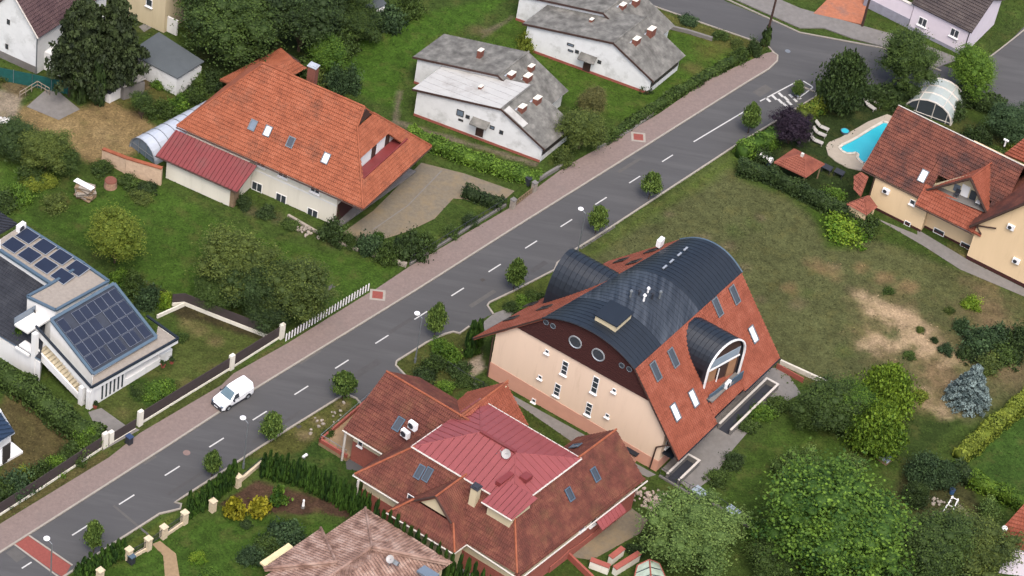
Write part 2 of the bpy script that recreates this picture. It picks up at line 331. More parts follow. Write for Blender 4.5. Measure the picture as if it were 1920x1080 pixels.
def sky_px(parent, px, py, P, w, h, fm, gm):
    c, n, d, s = plane_of(P); return skylight(parent, hit(px, py, c, n), P, w, h, fm, gm)
def wwin(parent, F, px, py, side, val, w, h, fm=None, gm=None, sill=True, mull=0, bar=0, name='window'):
    """window on the wall v = val (side 'v', facing -v) or u = val (side 'u', facing +u), found along the photo ray"""
    fm = fm or FRAMEW; gm = gm or GLASS
    if side == 'v': n = np.cross(F.u, UP); n = n if n @ F.v < 0 else -n; r = F.u; q = F.p(0, val, 0)
    else: n = np.cross(F.v, UP); n = n if n @ F.u > 0 else -n; r = F.v; q = F.p(val, 0, 0)
    if side == 'U': n = -n
    c = hit(px, py, q, n) + n * .004
    return win(parent, c, r, UP, n, w, h, fm, gm, FRAMEW if sill else None, mull, bar, name)
def chimney(parent, p, w, l, h, m, capm, F=None, name='chimney'):
    u = F.u if F else np.array([1., 0, 0]); v = np.cross(UP, u); p = np.asarray(p, float)
    o = MB().obox(p + UP * h / 2, u * w / 2, v * l / 2, UP * h / 2).build(name, m, parent)
    MB().obox(p + UP * (h + .05), u * (w / 2 + .08), v * (l / 2 + .08), UP * .05).obox(p + UP * (h + .15), u * (w / 2 - .08), v * (l / 2 - .08), UP * .05).build('cap', capm, o)
    return o
def aircon(label, c, n, group=None, w=.85, h=.6, d=.32):
    c = np.asarray(c, float); n = nrm(n); r = nrm(np.cross(UP, n)); t = thing('air_conditioner', label, 'air conditioner', c, group)
    MB().obox(c + n * d / 2, r * w / 2, UP * h / 2, n * d / 2).build('casing', FRAMEW, t)
    k = MB(); q = c + n * (d + .01) - r * w * .12; k.tube(q - n * .01, q + n * .02, h * .4, h * .4, 12); k.build('fan_grille', BLACKP, t)
    MB().obox(c + n * .1 - UP * (h / 2 + .05), r * w * .4, UP * .04, n * .14).build('bracket', STEELG, t)
    return t
# ------------------------------------------------------------------ foliage
def leaf_mesh(name, pos, nor, size, tint, core=None):
    """many separate leaf-sprays (bent quads) as one crown mesh"""
    n = len(pos); t = RNG.normal(size=(n, 3)); a = np.cross(nor, t); a /= np.linalg.norm(a, axis=1)[:, None] + 1e-9; b = np.cross(nor, a)
    s = size[:, None] if hasattr(size, '__len__') else size
    s2 = s * RNG.uniform(.55, 1.0, (n, 1))
    v = np.empty((n, 4, 3)); v[:, 0] = pos - a * s * .5; v[:, 1] = pos - b * s2 * .5 + nor * s * .12; v[:, 2] = pos + a * s * .5; v[:, 3] = pos + b * s2 * .5 + nor * s * .12
    V = v.reshape(-1, 3); nv = len(V); me = bpy.data.meshes.new(name)
    tt = tint; cf = []; CV = None
    if core is not None: CV, cf = core
    allv = V if CV is None else np.vstack([V, CV]); me.vertices.add(len(allv)); me.vertices.foreach_set('co', allv.ravel())
    loops = np.arange(nv); cl = np.array([i + nv for f in cf for i in f], int); ll = np.concatenate([loops, cl]) if len(cl) else loops
    me.loops.add(len(ll)); me.loops.foreach_set('vertex_index', ll.astype(np.int32))
    st = np.concatenate([np.arange(n) * 4, nv + np.cumsum([0] + [len(f) for f in cf[:-1]])]) if len(cf) else np.arange(n) * 4
    me.polygons.add(len(st)); me.polygons.foreach_set('loop_start', st.astype(np.int32))
    me.update(calc_edges=True); at = me.attributes.new('tint', 'FLOAT', 'FACE')
    at.data.foreach_set('value', np.concatenate([tt, np.full(len(cf), .22)]).astype(np.float32)); return me
def sph(n):
    v = RNG.normal(size=(n, 3)); return v / np.linalg.norm(v, axis=1)[:, None]
def core_of(cent, rr, sc=.8):
    """a lumpy inner mass so that crowns are not see-through everywhere"""
    V = []; Fc = []
    for c, r in zip(cent, rr):
        b = len(V); m = MB().ell(c, r[0] * sc, r[1] * sc, r[2] * sc, 7, 5); V += m.v; Fc += [[i + b for i in f] for f in m.f]
    return np.array(V), Fc
def crown(name, kind, nclump, nleaf, leaf, seed, rough=.35):
    """unit crown: radius about 1, height -1..1 (round) or 0..1 (columnar, conifer)"""
    global RNG; RNG = np.random.default_rng(seed); P = []; N = []; S = []; Tn = []; cc = []; rr = []
    if kind == 'round':
        d = sph(nclump); d[:, 2] = np.where(d[:, 2] < -.55, -d[:, 2], d[:, 2]); lob = 1 + .2 * np.sin(d @ RNG.normal(size=3) * 3.2 + 1) + .14 * np.sin(d @ RNG.normal(size=3) * 5.5 + 2); R = (RNG.uniform(.3, 1., nclump) ** .6 * .88) * lob; cen = d * R[:, None]; cr = RNG.uniform(.1, .26, nclump) * (1.0 if nclump > 100 else 1.35)
    elif kind == 'bush':
        d = sph(nclump); d[:, 2] = np.abs(d[:, 2]); R = RNG.uniform(.3, .85, nclump) * (1 + .2 * np.sin(d @ RNG.normal(size=3) * 3 + 1)); cen = d * R[:, None]; cr = RNG.uniform(.15, .34, nclump)
    elif kind == 'column':
        z = RNG.uniform(.03, .93, nclump); rad_ = np.interp(z, [0, .12, .5, .8, 1], [.7, .9, .8, .5, .12]); a = RNG.uniform(0, 6.28, nclump)
        cen = np.c_[np.cos(a) * rad_ * .62, np.sin(a) * rad_ * .62, z]; cr = .34 * rad_ + .05
    elif kind == 'egg':
        z = RNG.uniform(.05, .95, nclump); rad_ = np.interp(z, [0, .15, .4, .7, 1], [.4, .85, 1., .7, .12]); a = RNG.uniform(0, 6.28, nclump)
        cen = np.c_[np.cos(a) * rad_ * .62, np.sin(a) * rad_ * .62, z]; cr = .24 * rad_ + .08
    elif kind in ('spruce', 'layered'):
        tiers = 13 if kind == 'spruce' else 10; cen = []; cr = []
        for k in range(tiers):
            z = .06 + .9 * k / tiers; ra = ((1 - z) * .95 + .05) if kind == 'spruce' else (1 - z * .93) ** .75 * .95; nb = max(4, int(13 * ra) + 2)
            for j in range(nb):
                a = 6.283 * (j + .5 * (k % 2)) / nb + RNG.normal() * (.06 if kind == 'spruce' else .35); q = ra * (RNG.uniform(.93, 1.04) if kind == 'spruce' else RNG.uniform(.45, 1.3))
                for t in (.35, .62, .88): cen.append([math.cos(a) * q * t, math.sin(a) * q * t, z - .055 * t * (1.6 if kind == 'layered' else 1)]); cr.append(.055 + .075 * ra)
        cen = np.array(cen); cr = np.array(cr); nclump = len(cen)
    per = max(4, nleaf // nclump); sz = {'column': (1, 1, .3), 'egg': (1, 1, .42), 'spruce': (1, 1, .2), 'layered': (1, 1, .3)}.get(kind, (1, 1, 1))
    soft = kind in ('round', 'bush', 'egg')
    for i in range(nclump):
        d = sph(per)
        if kind == 'round' and rough > 0: d[:, 2] = np.where(RNG.random(per) < .5, np.abs(d[:, 2]), d[:, 2])
        q = (RNG.normal(size=(per, 3)) * cr[i] * .62 * np.array([1, 1, .7]) if soft else d * cr[i] * RNG.uniform(.6, 1.3, (per, 1))) * np.array(sz); P.append(cen[i] + q)
        nn = (d * .3 + RNG.normal(size=(per, 3)) * .5 + np.array([0, 0, 1.]) if kind in ('spruce', 'layered') else d + RNG.normal(size=(per, 3)) * rough * 1.1 + np.array([0, 0, .55])); N.append(nn / np.linalg.norm(nn, axis=1)[:, None]); S.append(leaf * RNG.uniform(.6, 1.3, per))
        Tn.append(np.clip(RNG.normal(.36, .2) + RNG.normal(size=per) * .13 + .0 * d[:, 2], 0, 1))
    if kind in ('spruce', 'layered'):
        core = core_of([np.array([0, 0, z]) for z in np.linspace(.08, .8, 6)], [np.array([(1 - z) * .55 + .05, (1 - z) * .55 + .05, .1]) for z in np.linspace(.08, .8, 6)], .8)
    else: core = core_of(cen * (.86 if soft else 1), np.array(cr)[:, None] * np.array(sz)[None], .55 if soft else .78)
    return leaf_mesh(name, np.vstack(P), np.vstack(N), np.concatenate(S), np.concatenate(Tn), core)
CROWNS = {}
def get_crown(kind, detail, k=0):
    key = (kind, detail, k)
    if key not in CROWNS:
        cfg = {('round', 'big'): (300, 24000, .046), ('round', 'mid'): (100, 7500, .085), ('round', 'small'): (22, 1500, .2), ('bush', 'big'): (70, 7000, .085), ('bush', 'mid'): (50, 4200, .105), ('bush', 'small'): (15, 900, .24),
               ('column', 'mid'): (40, 2000, .17), ('column', 'small'): (24, 900, .26), ('egg', 'big'): (120, 9000, .075), ('egg', 'mid'): (55, 3600, .14), ('egg', 'small'): (24, 1300, .24), ('spruce', 'big'): (0, 24000, .05), ('layered', 'mid'): (0, 9000, .085), ('layered', 'big'): (0, 16000, .075)}[(kind, detail)]
        CROWNS[key] = crown('%s_crown_mesh' % kind, kind, cfg[0], cfg[1], cfg[2], 100 + 17 * k + hash((len(kind), len(detail))) % 97)
    return CROWNS[key]
def crown_obj(name, me, leafm, loc, sc, rz, parent=None):
    o = bpy.data.objects.new(name, me); scene.collection.objects.link(o)
    if not me.materials: me.materials.append(None)
    o.material_slots[0].link = 'OBJECT'; o.material_slots[0].material = leafm
    o.location = [float(x) for x in loc]; o.scale = sc; o.rotation_euler = (0, 0, rz)
    if parent is not None: o.parent = parent
    return o
def trunk_mesh(name, limbs, seed):
    r = random.Random(seed); mb = MB(); mb.tube((0, 0, -.02), (0, 0, .5), 1.15, .85, 7); mb.tube((0, 0, .5), (.15, .1, 1.0), .85, .45, 7)
    for k in range(limbs):
        a = 6.283 * k / limbs + r.uniform(-.3, .3); z = r.uniform(.5, .85); mb.tube((0, 0, z), (math.cos(a) * 5, math.sin(a) * 5, z + .45), .45, .15, 5)
    return mb.mesh(name, BARK)
TRUNK = [trunk_mesh('trunk_mesh', 5, 1), trunk_mesh('trunk_mesh', 4, 2), trunk_mesh('straight_trunk_mesh', 0, 3)]
tcount = [0]
def tree(name, label, px, py, r, h, leafk, kind='round', detail='big', trunk=.4, group=None, cat='tree', rx=None, z=0.0, tr=None):
    """base pixel on the ground, crown radius, full height, share of the height below the crown"""
    tcount[0] += 1; k = tcount[0]; b = W(px, py, z); t = thing(name, label, cat, b, group)
    rn = random.Random(k * 31 + 5); me = get_crown(kind, detail, k % (3 if detail != 'big' else 4))
    ry = rx or r
    if kind in ('round',):
        h0 = h * trunk; hc = (h + h0) / 2; crown_obj('crown', me, LEAF[leafk], (0, 0, hc), (r, ry, (h - h0) / 2), rn.uniform(0, 6), t)
    else:
        h0 = h * trunk; crown_obj('crown', me, LEAF[leafk], (0, 0, h0), (r, ry, h - h0), rn.uniform(0, 6), t)
    o = bpy.data.objects.new('trunk', TRUNK[2 if kind in ('column', 'egg', 'spruce', 'layered') else k % 2]); scene.collection.objects.link(o); o.parent = t
    w_ = tr or max(.06, h * .022); o.scale = (w_, w_, h * max(trunk, .15) * (1.25 if kind != 'round' else 1.1)); o.rotation_euler = (0, 0, rn.uniform(0, 6))
    return t
def shrub(name, label, px, py, r, h, leafk, detail='mid', group=None, cat='shrub', ry=None, kind='bush', rz=None):
    tcount[0] += 1; k = tcount[0]; rn = random.Random(k * 7 + 1); b = W(px, py, 0); r *= 1.25; ry = ry and ry * 1.25; h *= 1.2
    o = crown_obj(name, get_crown(kind, detail, k % 3), LEAF[leafk], b, (r, ry or r, h), rn.uniform(0, 6) if rz is None else rz)
    return props(o, label, cat, group)
def hedge(name, label, pts, wd, ht, leafk, leaf=.26, dens=42, tone=.36, group=None, cat='hedge', lump=.22):
    """a clipped or loose hedge along ground pixels: leaf sprays over a lumpy body, with a woody core"""
    G = [W(*p, 0) for p in pts]; P = []; N = []; T = []; mbx = MB(); o0 = G[0]
    for a, b in zip(G[:-1], G[1:]):
        L = np.linalg.norm(b - a); d = (b - a) / L; s = np.cross(UP, d); n = int(L * (2 * ht + wd) * dens); t = RNG.uniform(0, L, n); e = RNG.uniform(0, 2 * ht + wd, n)
        wob = 1 + lump * np.sin(t * 1.7 + RNG.uniform(0, 6)) * .5 + lump * np.sin(t * .63 + e) * .5
        side = np.where(e < ht, -wd / 2, np.where(e > ht + wd, wd / 2, e - ht - wd / 2)); z = np.where(e < ht, e, np.where(e > ht + wd, 2 * ht + wd - e, ht)) * wob
        nn = np.where((e < ht)[:, None], -s, np.where((e > ht + wd)[:, None], s, UP)) + RNG.normal(size=(n, 3)) * .5
        side = side * (1 - .18 * (z / ht) ** 3); P.append(a + d * t[:, None] + s * (side * wob)[:, None] + UP * z[:, None] + RNG.normal(size=(n, 3)) * .07); N.append(nn / np.linalg.norm(nn, axis=1)[:, None])
        T.append(np.clip(tone + .2 * np.sin(t * .9 + RNG.uniform(0, 6)) * np.sin(t * 2.3) + RNG.normal(size=n) * .14, 0, 1))
        mbx.obox((a + b) / 2 + UP * ht * .42, d * (L / 2 - .1), s * wd * .36, UP * ht * .42)
    P = np.vstack(P) - o0; N = np.vstack(N); T = np.concatenate(T)
    me = leaf_mesh('hedge_leaves', P, N, leaf * RNG.uniform(.6, 1.3, len(P)), T, (np.array(mbx.v) - o0, mbx.f))
    o = crown_obj(name, me, LEAF[leafk], o0, (1, 1, 1), 0); return props(o, label, cat, group)
# ------------------------------------------------------------------ ground
GX0, GX1, GY0, GY1, GS = -78., 72., -64., 88., .4
gx = np.arange(GX0, GX1 + .01, GS); gy = np.arange(GY0, GY1 + .01, GS); NX, NY = len(gx), len(gy)
XX, YY = np.meshgrid(gx, gy); GP = np.c_[XX.ravel(), YY.ravel()]
def gcol(r, g, b): return np.array([lin(r) * .415, lin(g) * (.37 if g > r * .93 else .4), lin(b) * (.32 if g > r * .93 else .43)])
GC = np.tile(gcol(76, 102, 48), (len(GP), 1)); GD = np.ones(len(GP))
def px2g(pts): return np.array([W(*p)[:2] for p in pts])
def sdist(poly):
    """signed distance (positive inside) of the grid to a ground polygon"""
    lo = poly.min(0) - 4; hi = poly.max(0) + 4; sel = np.where((GP[:, 0] > lo[0]) & (GP[:, 0] < hi[0]) & (GP[:, 1] > lo[1]) & (GP[:, 1] < hi[1]))[0]
    q = GP[sel]; dm = np.full(len(q), 1e9); ins = np.zeros(len(q), bool); n = len(poly)
    for i in range(n):
        a, b = poly[i], poly[(i + 1) % n]; ab = b - a; t = np.clip(((q - a) @ ab) / (ab @ ab + 1e-9), 0, 1); dm = np.minimum(dm, np.linalg.norm(q - a - t[:, None] * ab, axis=1))
        c = ((a[1] > q[:, 1]) != (b[1] > q[:, 1])) & (q[:, 0] < (b[0] - a[0]) * (q[:, 1] - a[1]) / (b[1] - a[1] + 1e-12) + a[0]); ins ^= c
    return sel, np.where(ins, dm, -dm)
_ph = RNG.uniform(0, 6.28, (24, 3)); _fq = RNG.normal(size=(24, 2)) * np.linspace(.25, 2.2, 24)[:, None]
def gnoise(q): return sum(np.sin(q @ _fq[i] + _ph[i, 0]) / (1 + i * .12) for i in range(24)) / 6.0
GN = gnoise(GP); GN2 = gnoise(GP * 2.3 + 7.1) * .6 + GN * .4
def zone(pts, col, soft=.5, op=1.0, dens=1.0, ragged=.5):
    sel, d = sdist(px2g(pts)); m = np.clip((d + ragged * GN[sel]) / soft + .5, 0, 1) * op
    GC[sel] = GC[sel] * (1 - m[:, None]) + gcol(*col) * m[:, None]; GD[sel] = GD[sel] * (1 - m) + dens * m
def blob(px, py, r, col, op=.8, dens=.5, asp=1.0, ang=0.0):
    c = W(px, py)[:2]; q = GP - c; ca, sa = math.cos(ang), math.sin(ang); q = np.c_[q[:, 0] * ca + q[:, 1] * sa, (-q[:, 0] * sa + q[:, 1] * ca) * asp]
    m = np.clip((1.05 - np.linalg.norm(q, axis=1) / r + .8 * GN2) * 1.15, 0, 1) * op; GC[:] = GC * (1 - m[:, None]) + gcol(*col) * m[:, None]; GD[:] = GD * (1 - m) + dens * m
# lawns and meadows, one after the other
zone([(1080, 480), (1365, 290), (1385, 335), (1480, 370), (1560, 440), (1650, 450), (1810, 510), (1930, 565), (1930, 740), (1815, 795), (1690, 740), (1560, 715), (1440, 700), (1360, 560), (1200, 560)], (99, 109, 74), 1.2, 1, .8)
zone([(1085, 480), (1370, 290), (1375, 312), (1180, 430), (1120, 480)], (92, 118, 52), 1.5, .8)
zone([(1520, 390), (1640, 430), (1600, 470), (1550, 465)], (78, 114, 40), 1.2, .8)
_rm = random.Random(21)
for _ in range(26): blob(_rm.uniform(1150, 1600), _rm.uniform(400, 690), _rm.uniform(.6, 1.6), (134, 118, 92) if _ % 2 else (86, 112, 60), .45, .8)
for a in [(1850, 585, 4), (1900, 640, 5), (1835, 545, 3), (1890, 700, 4), (1780, 730, 3.5), (1760, 690, 3)]: blob(*a, (136, 116, 86), .6, .3)
for a in [(1660, 590, 5), (1720, 640, 5.5), (1650, 645, 3.5), (1770, 680, 4.5), (1740, 745, 4)]: blob(*a, (160, 138, 100), .45, .4)
for a in [(1640, 575, 2.2), (1665, 592, 2.4), (1700, 600, 2.4), (1720, 625, 2.8), (1690, 640, 2.6), (1650, 640, 1.8), (1740, 650, 2.4), (1630, 650, 1.5), (1780, 670, 2.2), (1620, 560, 1.2), (1730, 740, 1.8), (1770, 770, 1.6)]: blob(*a, (208, 184, 144), .75, .25)
for a in [(1530, 495, 1.6), (1560, 510, 1.6), (1660, 520, 1.4), (1700, 535, 1.5), (1610, 500, 1.2), (1480, 540, 1.5), (1800, 480, 2), (1860, 520, 2)]: blob(*a, (158, 132, 94), .6, .4)
zone([(1260, 480), (1460, 690), (1560, 715), (1545, 735), (1440, 690)], (126, 112, 72), 1.0, .5)
zone([(1700, 790), (1800, 790), (1740, 850), (1600, 900), (1480, 800), (1560, 760), (1690, 745)], (66, 90, 44), 1.0)
zone([(1400, 850), (1500, 770), (1600, 830), (1700, 820), (1640, 900), (1480, 1000), (1340, 940)], (74, 104, 44), 1.0)
zone([(1930, 740), (1790, 870), (1880, 960), (1930, 940)], (70, 104, 46), .8)
zone([(1700, 860), (1820, 900), (1850, 990), (1760, 1000), (1680, 930)], (74, 80, 52), 1.0)
zone([(0, 300), (120, 330), (300, 350), (440, 430), (600, 470), (760, 500), (700, 545), (560, 600), (330, 570), (200, 480), (0, 400)], (76, 110, 44), 1.0)
for a in [(120, 350, 4), (90, 390, 3), (180, 345, 3)]: blob(*a, (64, 84, 42), .5, 1)
for a in [(110, 375, 1.2), (230, 310, 1.0)]: blob(*a, (140, 96, 70), .6, .3)
for a in [(570, 430, 1.4), (520, 410, 1.4), (470, 395, 1.2), (620, 455, 1)]: blob(*a, (112, 100, 78), .6, .3)
zone([(640, 60), (960, -10), (900, 40), (760, 130), (750, 210), (640, 160), (560, 190)], (76, 114, 42), 1.0)
blob(900, 60, 2.2, (130, 116, 82), .5, .4); blob(840, 80, 3, (104, 108, 60), .5, .6)
zone([(890, 70), (1000, 10), (1290, 60), (1430, 90), (1400, 130), (1180, 230), (1070, 200), (960, 130)], (80, 114, 44), 1.0)
blob(1330, 95, 2.5, (124, 116, 70), .5, .5); blob(1300, 130, 1.5, (140, 100, 80), .4, .5)
zone([(1215, 15), (1240, 22), (1410, 78), (1440, 70), (1420, 110), (1280, 60)], (104, 112, 62), .6)
zone([(745, 170), (755, 170), (745, 225), (1010, 305), (1005, 312), (735, 232)], (134, 124, 104), .3, .8, .2, .2)
zone([(900, 60), (960, 30), (950, 45), (905, 72)], (136, 124, 102), .5, .7, .2)
zone([(230, 50), (320, 20), (330, 40), (250, 75)], (76, 96, 54), .8)
zone([(15, 215), (70, 190), (150, 200), (210, 185), (270, 215), (300, 250), (240, 290), (170, 305), (100, 272), (50, 240)], (156, 136, 92), .8, 1, .5, .8)
for a in [(120, 235, 2.4), (200, 255, 2.2)]: blob(*a, (172, 152, 106), .7, .4)
zone([(-10, 165), (40, 180), (30, 225), (-10, 250)], (172, 166, 154), .5, 1, 0, .3)
zone([(0, 150), (50, 160), (40, 180), (0, 165)], (116, 104, 74), .5)
zone([(200, 175), (270, 150), (350, 190), (290, 215), (230, 205)], (96, 102, 58), .8)
zone([(215, 165), (270, 140), (300, 155), (240, 185)], (132, 116, 86), .5, .8, .3)
zone([(80, 115), (200, 130), (215, 175), (130, 150)], (128, 118, 98), .6, .7, .3)
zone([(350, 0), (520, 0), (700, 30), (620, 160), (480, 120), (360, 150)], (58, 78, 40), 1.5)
# gardens round the white solar house
zone([(335, 578), (500, 632), (480, 655), (430, 690), (290, 780), (230, 810), (170, 770), (240, 690), (330, 640)], (88, 106, 56), .4, 1, .8, .15)
for a in [(370, 620, 1.6), (400, 640, 1.2), (350, 605, 1.3)]: blob(*a, (148, 134, 90), .7, .4)
for a in [(400, 690, 1.4), (440, 665, 1.2), (350, 720, 1.2), (230, 775, 1.4)]: blob(*a, (128, 124, 86), .55, .5)
zone([(240, 720), (300, 705), (330, 745), (285, 770), (245, 745)], (62, 92, 40), .4)
zone([(20, 730), (110, 800), (150, 840), (60, 890), (0, 900), (0, 760)], (100, 96, 66), .6)
zone([(205, 855), (430, 712), (440, 700), (425, 690), (190, 842)], (84, 100, 54), .3, 1, .8, .1)
zone([(0, 982), (205, 857), (195, 845), (0, 962)], (100, 100, 66), .3, 1, .7, .1)
zone([(440, 700), (530, 645), (540, 635), (525, 640)], (100, 104, 66), .3)
zone([(260, 520), (330, 590), (500, 640), (480, 600), (340, 560)], (74, 72, 52), .6)
# kerb islands and front gardens on the near side
zone([(767, 710), (742, 683), (800, 640), (835, 625), (880, 612), (905, 650), (900, 690), (850, 750)], (88, 100, 54), .3, 1, .8, .1)
zone([(860, 690), (900, 665), (910, 690), (880, 710)], (190, 176, 150), .3, 1, 0, .1)
zone([(925, 575), (950, 545), (1040, 515), (1080, 470), (1090, 480), (1000, 560), (940, 590)], (92, 112, 54), .3)
zone([(667, 745), (640, 741), (530, 812), (450, 862), (590, 850), (650, 790)], (100, 108, 60), .4)
for a in [(600, 790, 1.2), (570, 815, 1.0), (640, 760, 1)]: blob(*a, (160, 138, 108), .6, .3)
zone([(560, 850), (600, 820), (650, 850), (690, 950), (480, 860)], (66, 96, 44), .5)
zone([(335, 985), (450, 960), (560, 970), (700, 1000), (600, 1090), (100, 1090), (230, 1050)], (72, 106, 42), .4)
zone([(410, 945), (480, 900), (690, 960), (680, 975), (600, 960), (560, 965), (450, 960)], (92, 72, 56), .3, 1, .1, .15)
zone([(165, 1060), (330, 960), (320, 985), (240, 1040)], (96, 116, 54), .3)
zone([(945, 745), (1000, 770), (1090, 820), (1070, 840), (950, 770)], (74, 94, 44), .4)
zone([(1200, 890), (1320, 930), (1420, 985), (1380, 1010), (1240, 1000), (1180, 940)], (76, 100, 48), .5)
zone([(1040, 1030), (1100, 1080), (940, 1090), (960, 1070)], (74, 100, 46), .4)
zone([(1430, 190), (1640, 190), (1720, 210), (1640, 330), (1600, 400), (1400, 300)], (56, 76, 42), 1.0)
zone([(1790, 210), (1900, 270), (1830, 270), (1760, 240)], (84, 96, 54), .8)
zone([(1870, 60), (1930, 20), (1930, 50), (1860, 105), (1840, 95)], (76, 100, 50), .5)
def build_ground():
    me = bpy.data.meshes.new('ground'); Z = np.zeros(len(GP)) + .025 * gnoise(GP * 1.7) - .03
    V = np.c_[GP, Z]; idx = np.arange(NX * NY).reshape(NY, NX); Fq = np.stack([idx[:-1, :-1], idx[:-1, 1:], idx[1:, 1:], idx[1:, :-1]], -1).reshape(-1, 4)
    R = 900.; o = [(-R, -R), (R, -R), (R, R), (-R, R)]; inn = [idx[0, 0], idx[0, -1], idx[-1, -1], idx[-1, 0]]; b = len(V)
    V = np.vstack([V, [(x, y, -.03) for x, y in o]]); Fo = [[b, b + 1, inn[1], inn[0]], [b + 1, b + 2, inn[2], inn[1]], [b + 2, b + 3, inn[3], inn[2]], [b + 3, b, inn[0], inn[3]]]
    me.from_pydata(V.tolist(), [], Fq.tolist() + [[int(i) for i in f] for f in Fo])
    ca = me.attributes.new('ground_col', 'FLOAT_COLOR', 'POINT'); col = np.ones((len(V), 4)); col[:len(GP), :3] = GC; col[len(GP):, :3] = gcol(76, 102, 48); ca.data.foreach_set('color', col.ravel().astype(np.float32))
    me.polygons.foreach_set('use_smooth', [True] * len(me.polygons))
    m = bpy.data.materials.new('grass_and_soil'); m.use_nodes = True; n = m.node_tree.nodes; l = m.node_tree.links; p = n['Principled BSDF']; p.inputs['Roughness'].default_value = .95; p.inputs['Specular IOR Level'].default_value = .1
    at = n.new('ShaderNodeAttribute'); at.attribute_name = 'ground_col'; geo = n.new('ShaderNodeNewGeometry'); prev = at.outputs['Color']
    for sc, lo, hi, det in ((.16, .8, 1.18, 3), (.9, .68, 1.3, 6), (4, .62, 1.38, 5)):
        no = n.new('ShaderNodeTexNoise'); no.inputs['Scale'].default_value = sc; no.inputs['Detail'].default_value = det; no.inputs['Roughness'].default_value = .65; l.new(geo.outputs['Position'], no.inputs['Vector'])
        mr = n.new('ShaderNodeMapRange'); mr.inputs[1].default_value = .3; mr.inputs[2].default_value = .7; mr.inputs[3].default_value = lo; mr.inputs[4].default_value = hi; l.new(no.outputs['Fac'], mr.inputs[0])
        vm = n.new('ShaderNodeVectorMath'); vm.operation = 'SCALE'; l.new(prev, vm.inputs[0]); l.new(mr.outputs[0], vm.inputs['Scale']); prev = vm.outputs[0]
    no = n.new('ShaderNodeTexNoise'); no.inputs['Scale'].default_value = .5; no.inputs['Detail'].default_value = 8; l.new(geo.outputs['Position'], no.inputs['Vector'])
    mr = n.new('ShaderNodeMapRange'); mr.inputs[1].default_value = .52; mr.inputs[2].default_value = .72; mr.inputs[4].default_value = .4; l.new(no.outputs['Fac'], mr.inputs[0])
    mx = n.new('ShaderNodeMixRGB'); l.new(mr.outputs[0], mx.inputs[0]); l.new(prev, mx.inputs[1]); mx.inputs[2].default_value = C(122, 118, 68, .4); l.new(mx.outputs[0], p.inputs['Base Color'])
    bn = n.new('ShaderNodeTexNoise'); bn.inputs['Scale'].default_value = 5; bn.inputs['Detail'].default_value = 6; l.new(geo.outputs['Position'], bn.inputs['Vector']); bm = n.new('ShaderNodeBump'); bm.inputs['Strength'].default_value = .6; bm.inputs['Distance'].default_value = .12
    l.new(bn.outputs['Fac'], bm.inputs['Height']); l.new(bm.outputs[0], p.inputs['Normal'])
    me.materials.append(m); o = bpy.data.objects.new('ground', me); scene.collection.objects.link(o); props(o, 'grass lawns, rough meadow and bare soil between the houses', None, None, 'structure')
build_ground()
def sheet(name, pts, z, m, label=None, thick=None, kind='structure', parent=None):
    P = [W(*p, z) for p in pts]; mb = MB()
    if thick: mb.prism(P, (0, 0, -thick))
    else:
        a = sum(P[i][0] * P[(i + 1) % len(P)][1] - P[(i + 1) % len(P)][0] * P[i][1] for i in range(len(P))); mb.poly(P if a > 0 else P[::-1])
    return mb.build(name, m, parent, label=label, kind=kind)
def strip(name, pts, wd, z0, z1, m, side=0, label=None, kind='structure', parent=None):
    G = [W(*p, z1) for p in pts]; mb = MB(); Lf = []; Rt = []
    for i, g in enumerate(G):
        d = nrm((nrm(G[min(i + 1, len(G) - 1)] - g) if i < len(G) - 1 else 0) + (nrm(g - G[i - 1]) if i else 0)); s = np.cross(UP, d); Lf.append(g + s * wd * (.5 + side)); Rt.append(g - s * wd * (.5 - side))
    for i in range(len(G) - 1): mb.prism([Rt[i], Rt[i + 1], Lf[i + 1], Lf[i]], (0, 0, z0 - z1))
    return mb.build(name, m, parent, label=label, kind=kind)
KL = [(-70, 1077), (50, 1001), (162, 930), (320, 829), (480, 725), (782, 540), (960, 427), (1212, 270), (1400, 152), (1440, 128), (1456, 113), (1457, 103), (1447, 97)]
PTOP = [(1447, 97), (1435, 100), (1325, 150), (1237, 212), (1180, 246), (1060, 312), (980, 372), (960, 387), (767, 500), (700, 545), (690, 550), (540, 643), (438, 700), (415, 722), (262, 812), (205, 857), (0, 982), (-70, 1025)]
KR = [(90, 1100), (180, 1040), (225, 1010), (300, 962), (318, 958), (338, 953), (340, 944), (328, 941), (345, 930), (450, 862), (530, 810), (640, 742), (655, 740), (668, 746), (680, 760), (640, 800)]
KR2 = [(800, 740), (767, 710), (742, 684), (744, 676), (800, 641), (835, 625), (850, 621), (862, 624), (880, 611)]
KR3 = [(925, 588), (914, 572), (918, 566), (960, 546), (1040, 505), (1045, 492), (1080, 466), (1150, 422), (1382, 270), (1420, 247), (1530, 180), (1530, 172), (1500, 160)]
_d = W(1251.5, 297) - W(150, 994.5); streak(ASPH, -math.atan2(_d[1], _d[0]), (.1, .9, 1))
sheet('road', KL[:12] + [(1440, 84), (1330, 46), (1215, 6), (1180, -15), (1330, -20), (1360, 2), (1500, 60), (1660, 88), (1790, 130), (1850, 108), (1890, 80), (1940, 30), (1960, 230), (1900, 215), (1800, 200), (1640, 170), (1530, 150)] + KR3[::-1][2:] + KR2[::-1] + [(700, 800)] + KR[::-1], .012, ASPH, 'grey asphalt street with a side street joining at its far end')
sheet('pavement', KL + PTOP, .12, PAVE, 'pink block paved footway along the far side of the street', .14)
sheet('pavement', [(1355, -12), (1500, 52), (1545, 52), (1600, 72), (1650, 85), (1760, 125), (1800, 110), (1700, 70), (1660, 60), (1500, 15), (1420, -20)], .12, CONC, 'pale footway across the junction by the lilac house', .14)
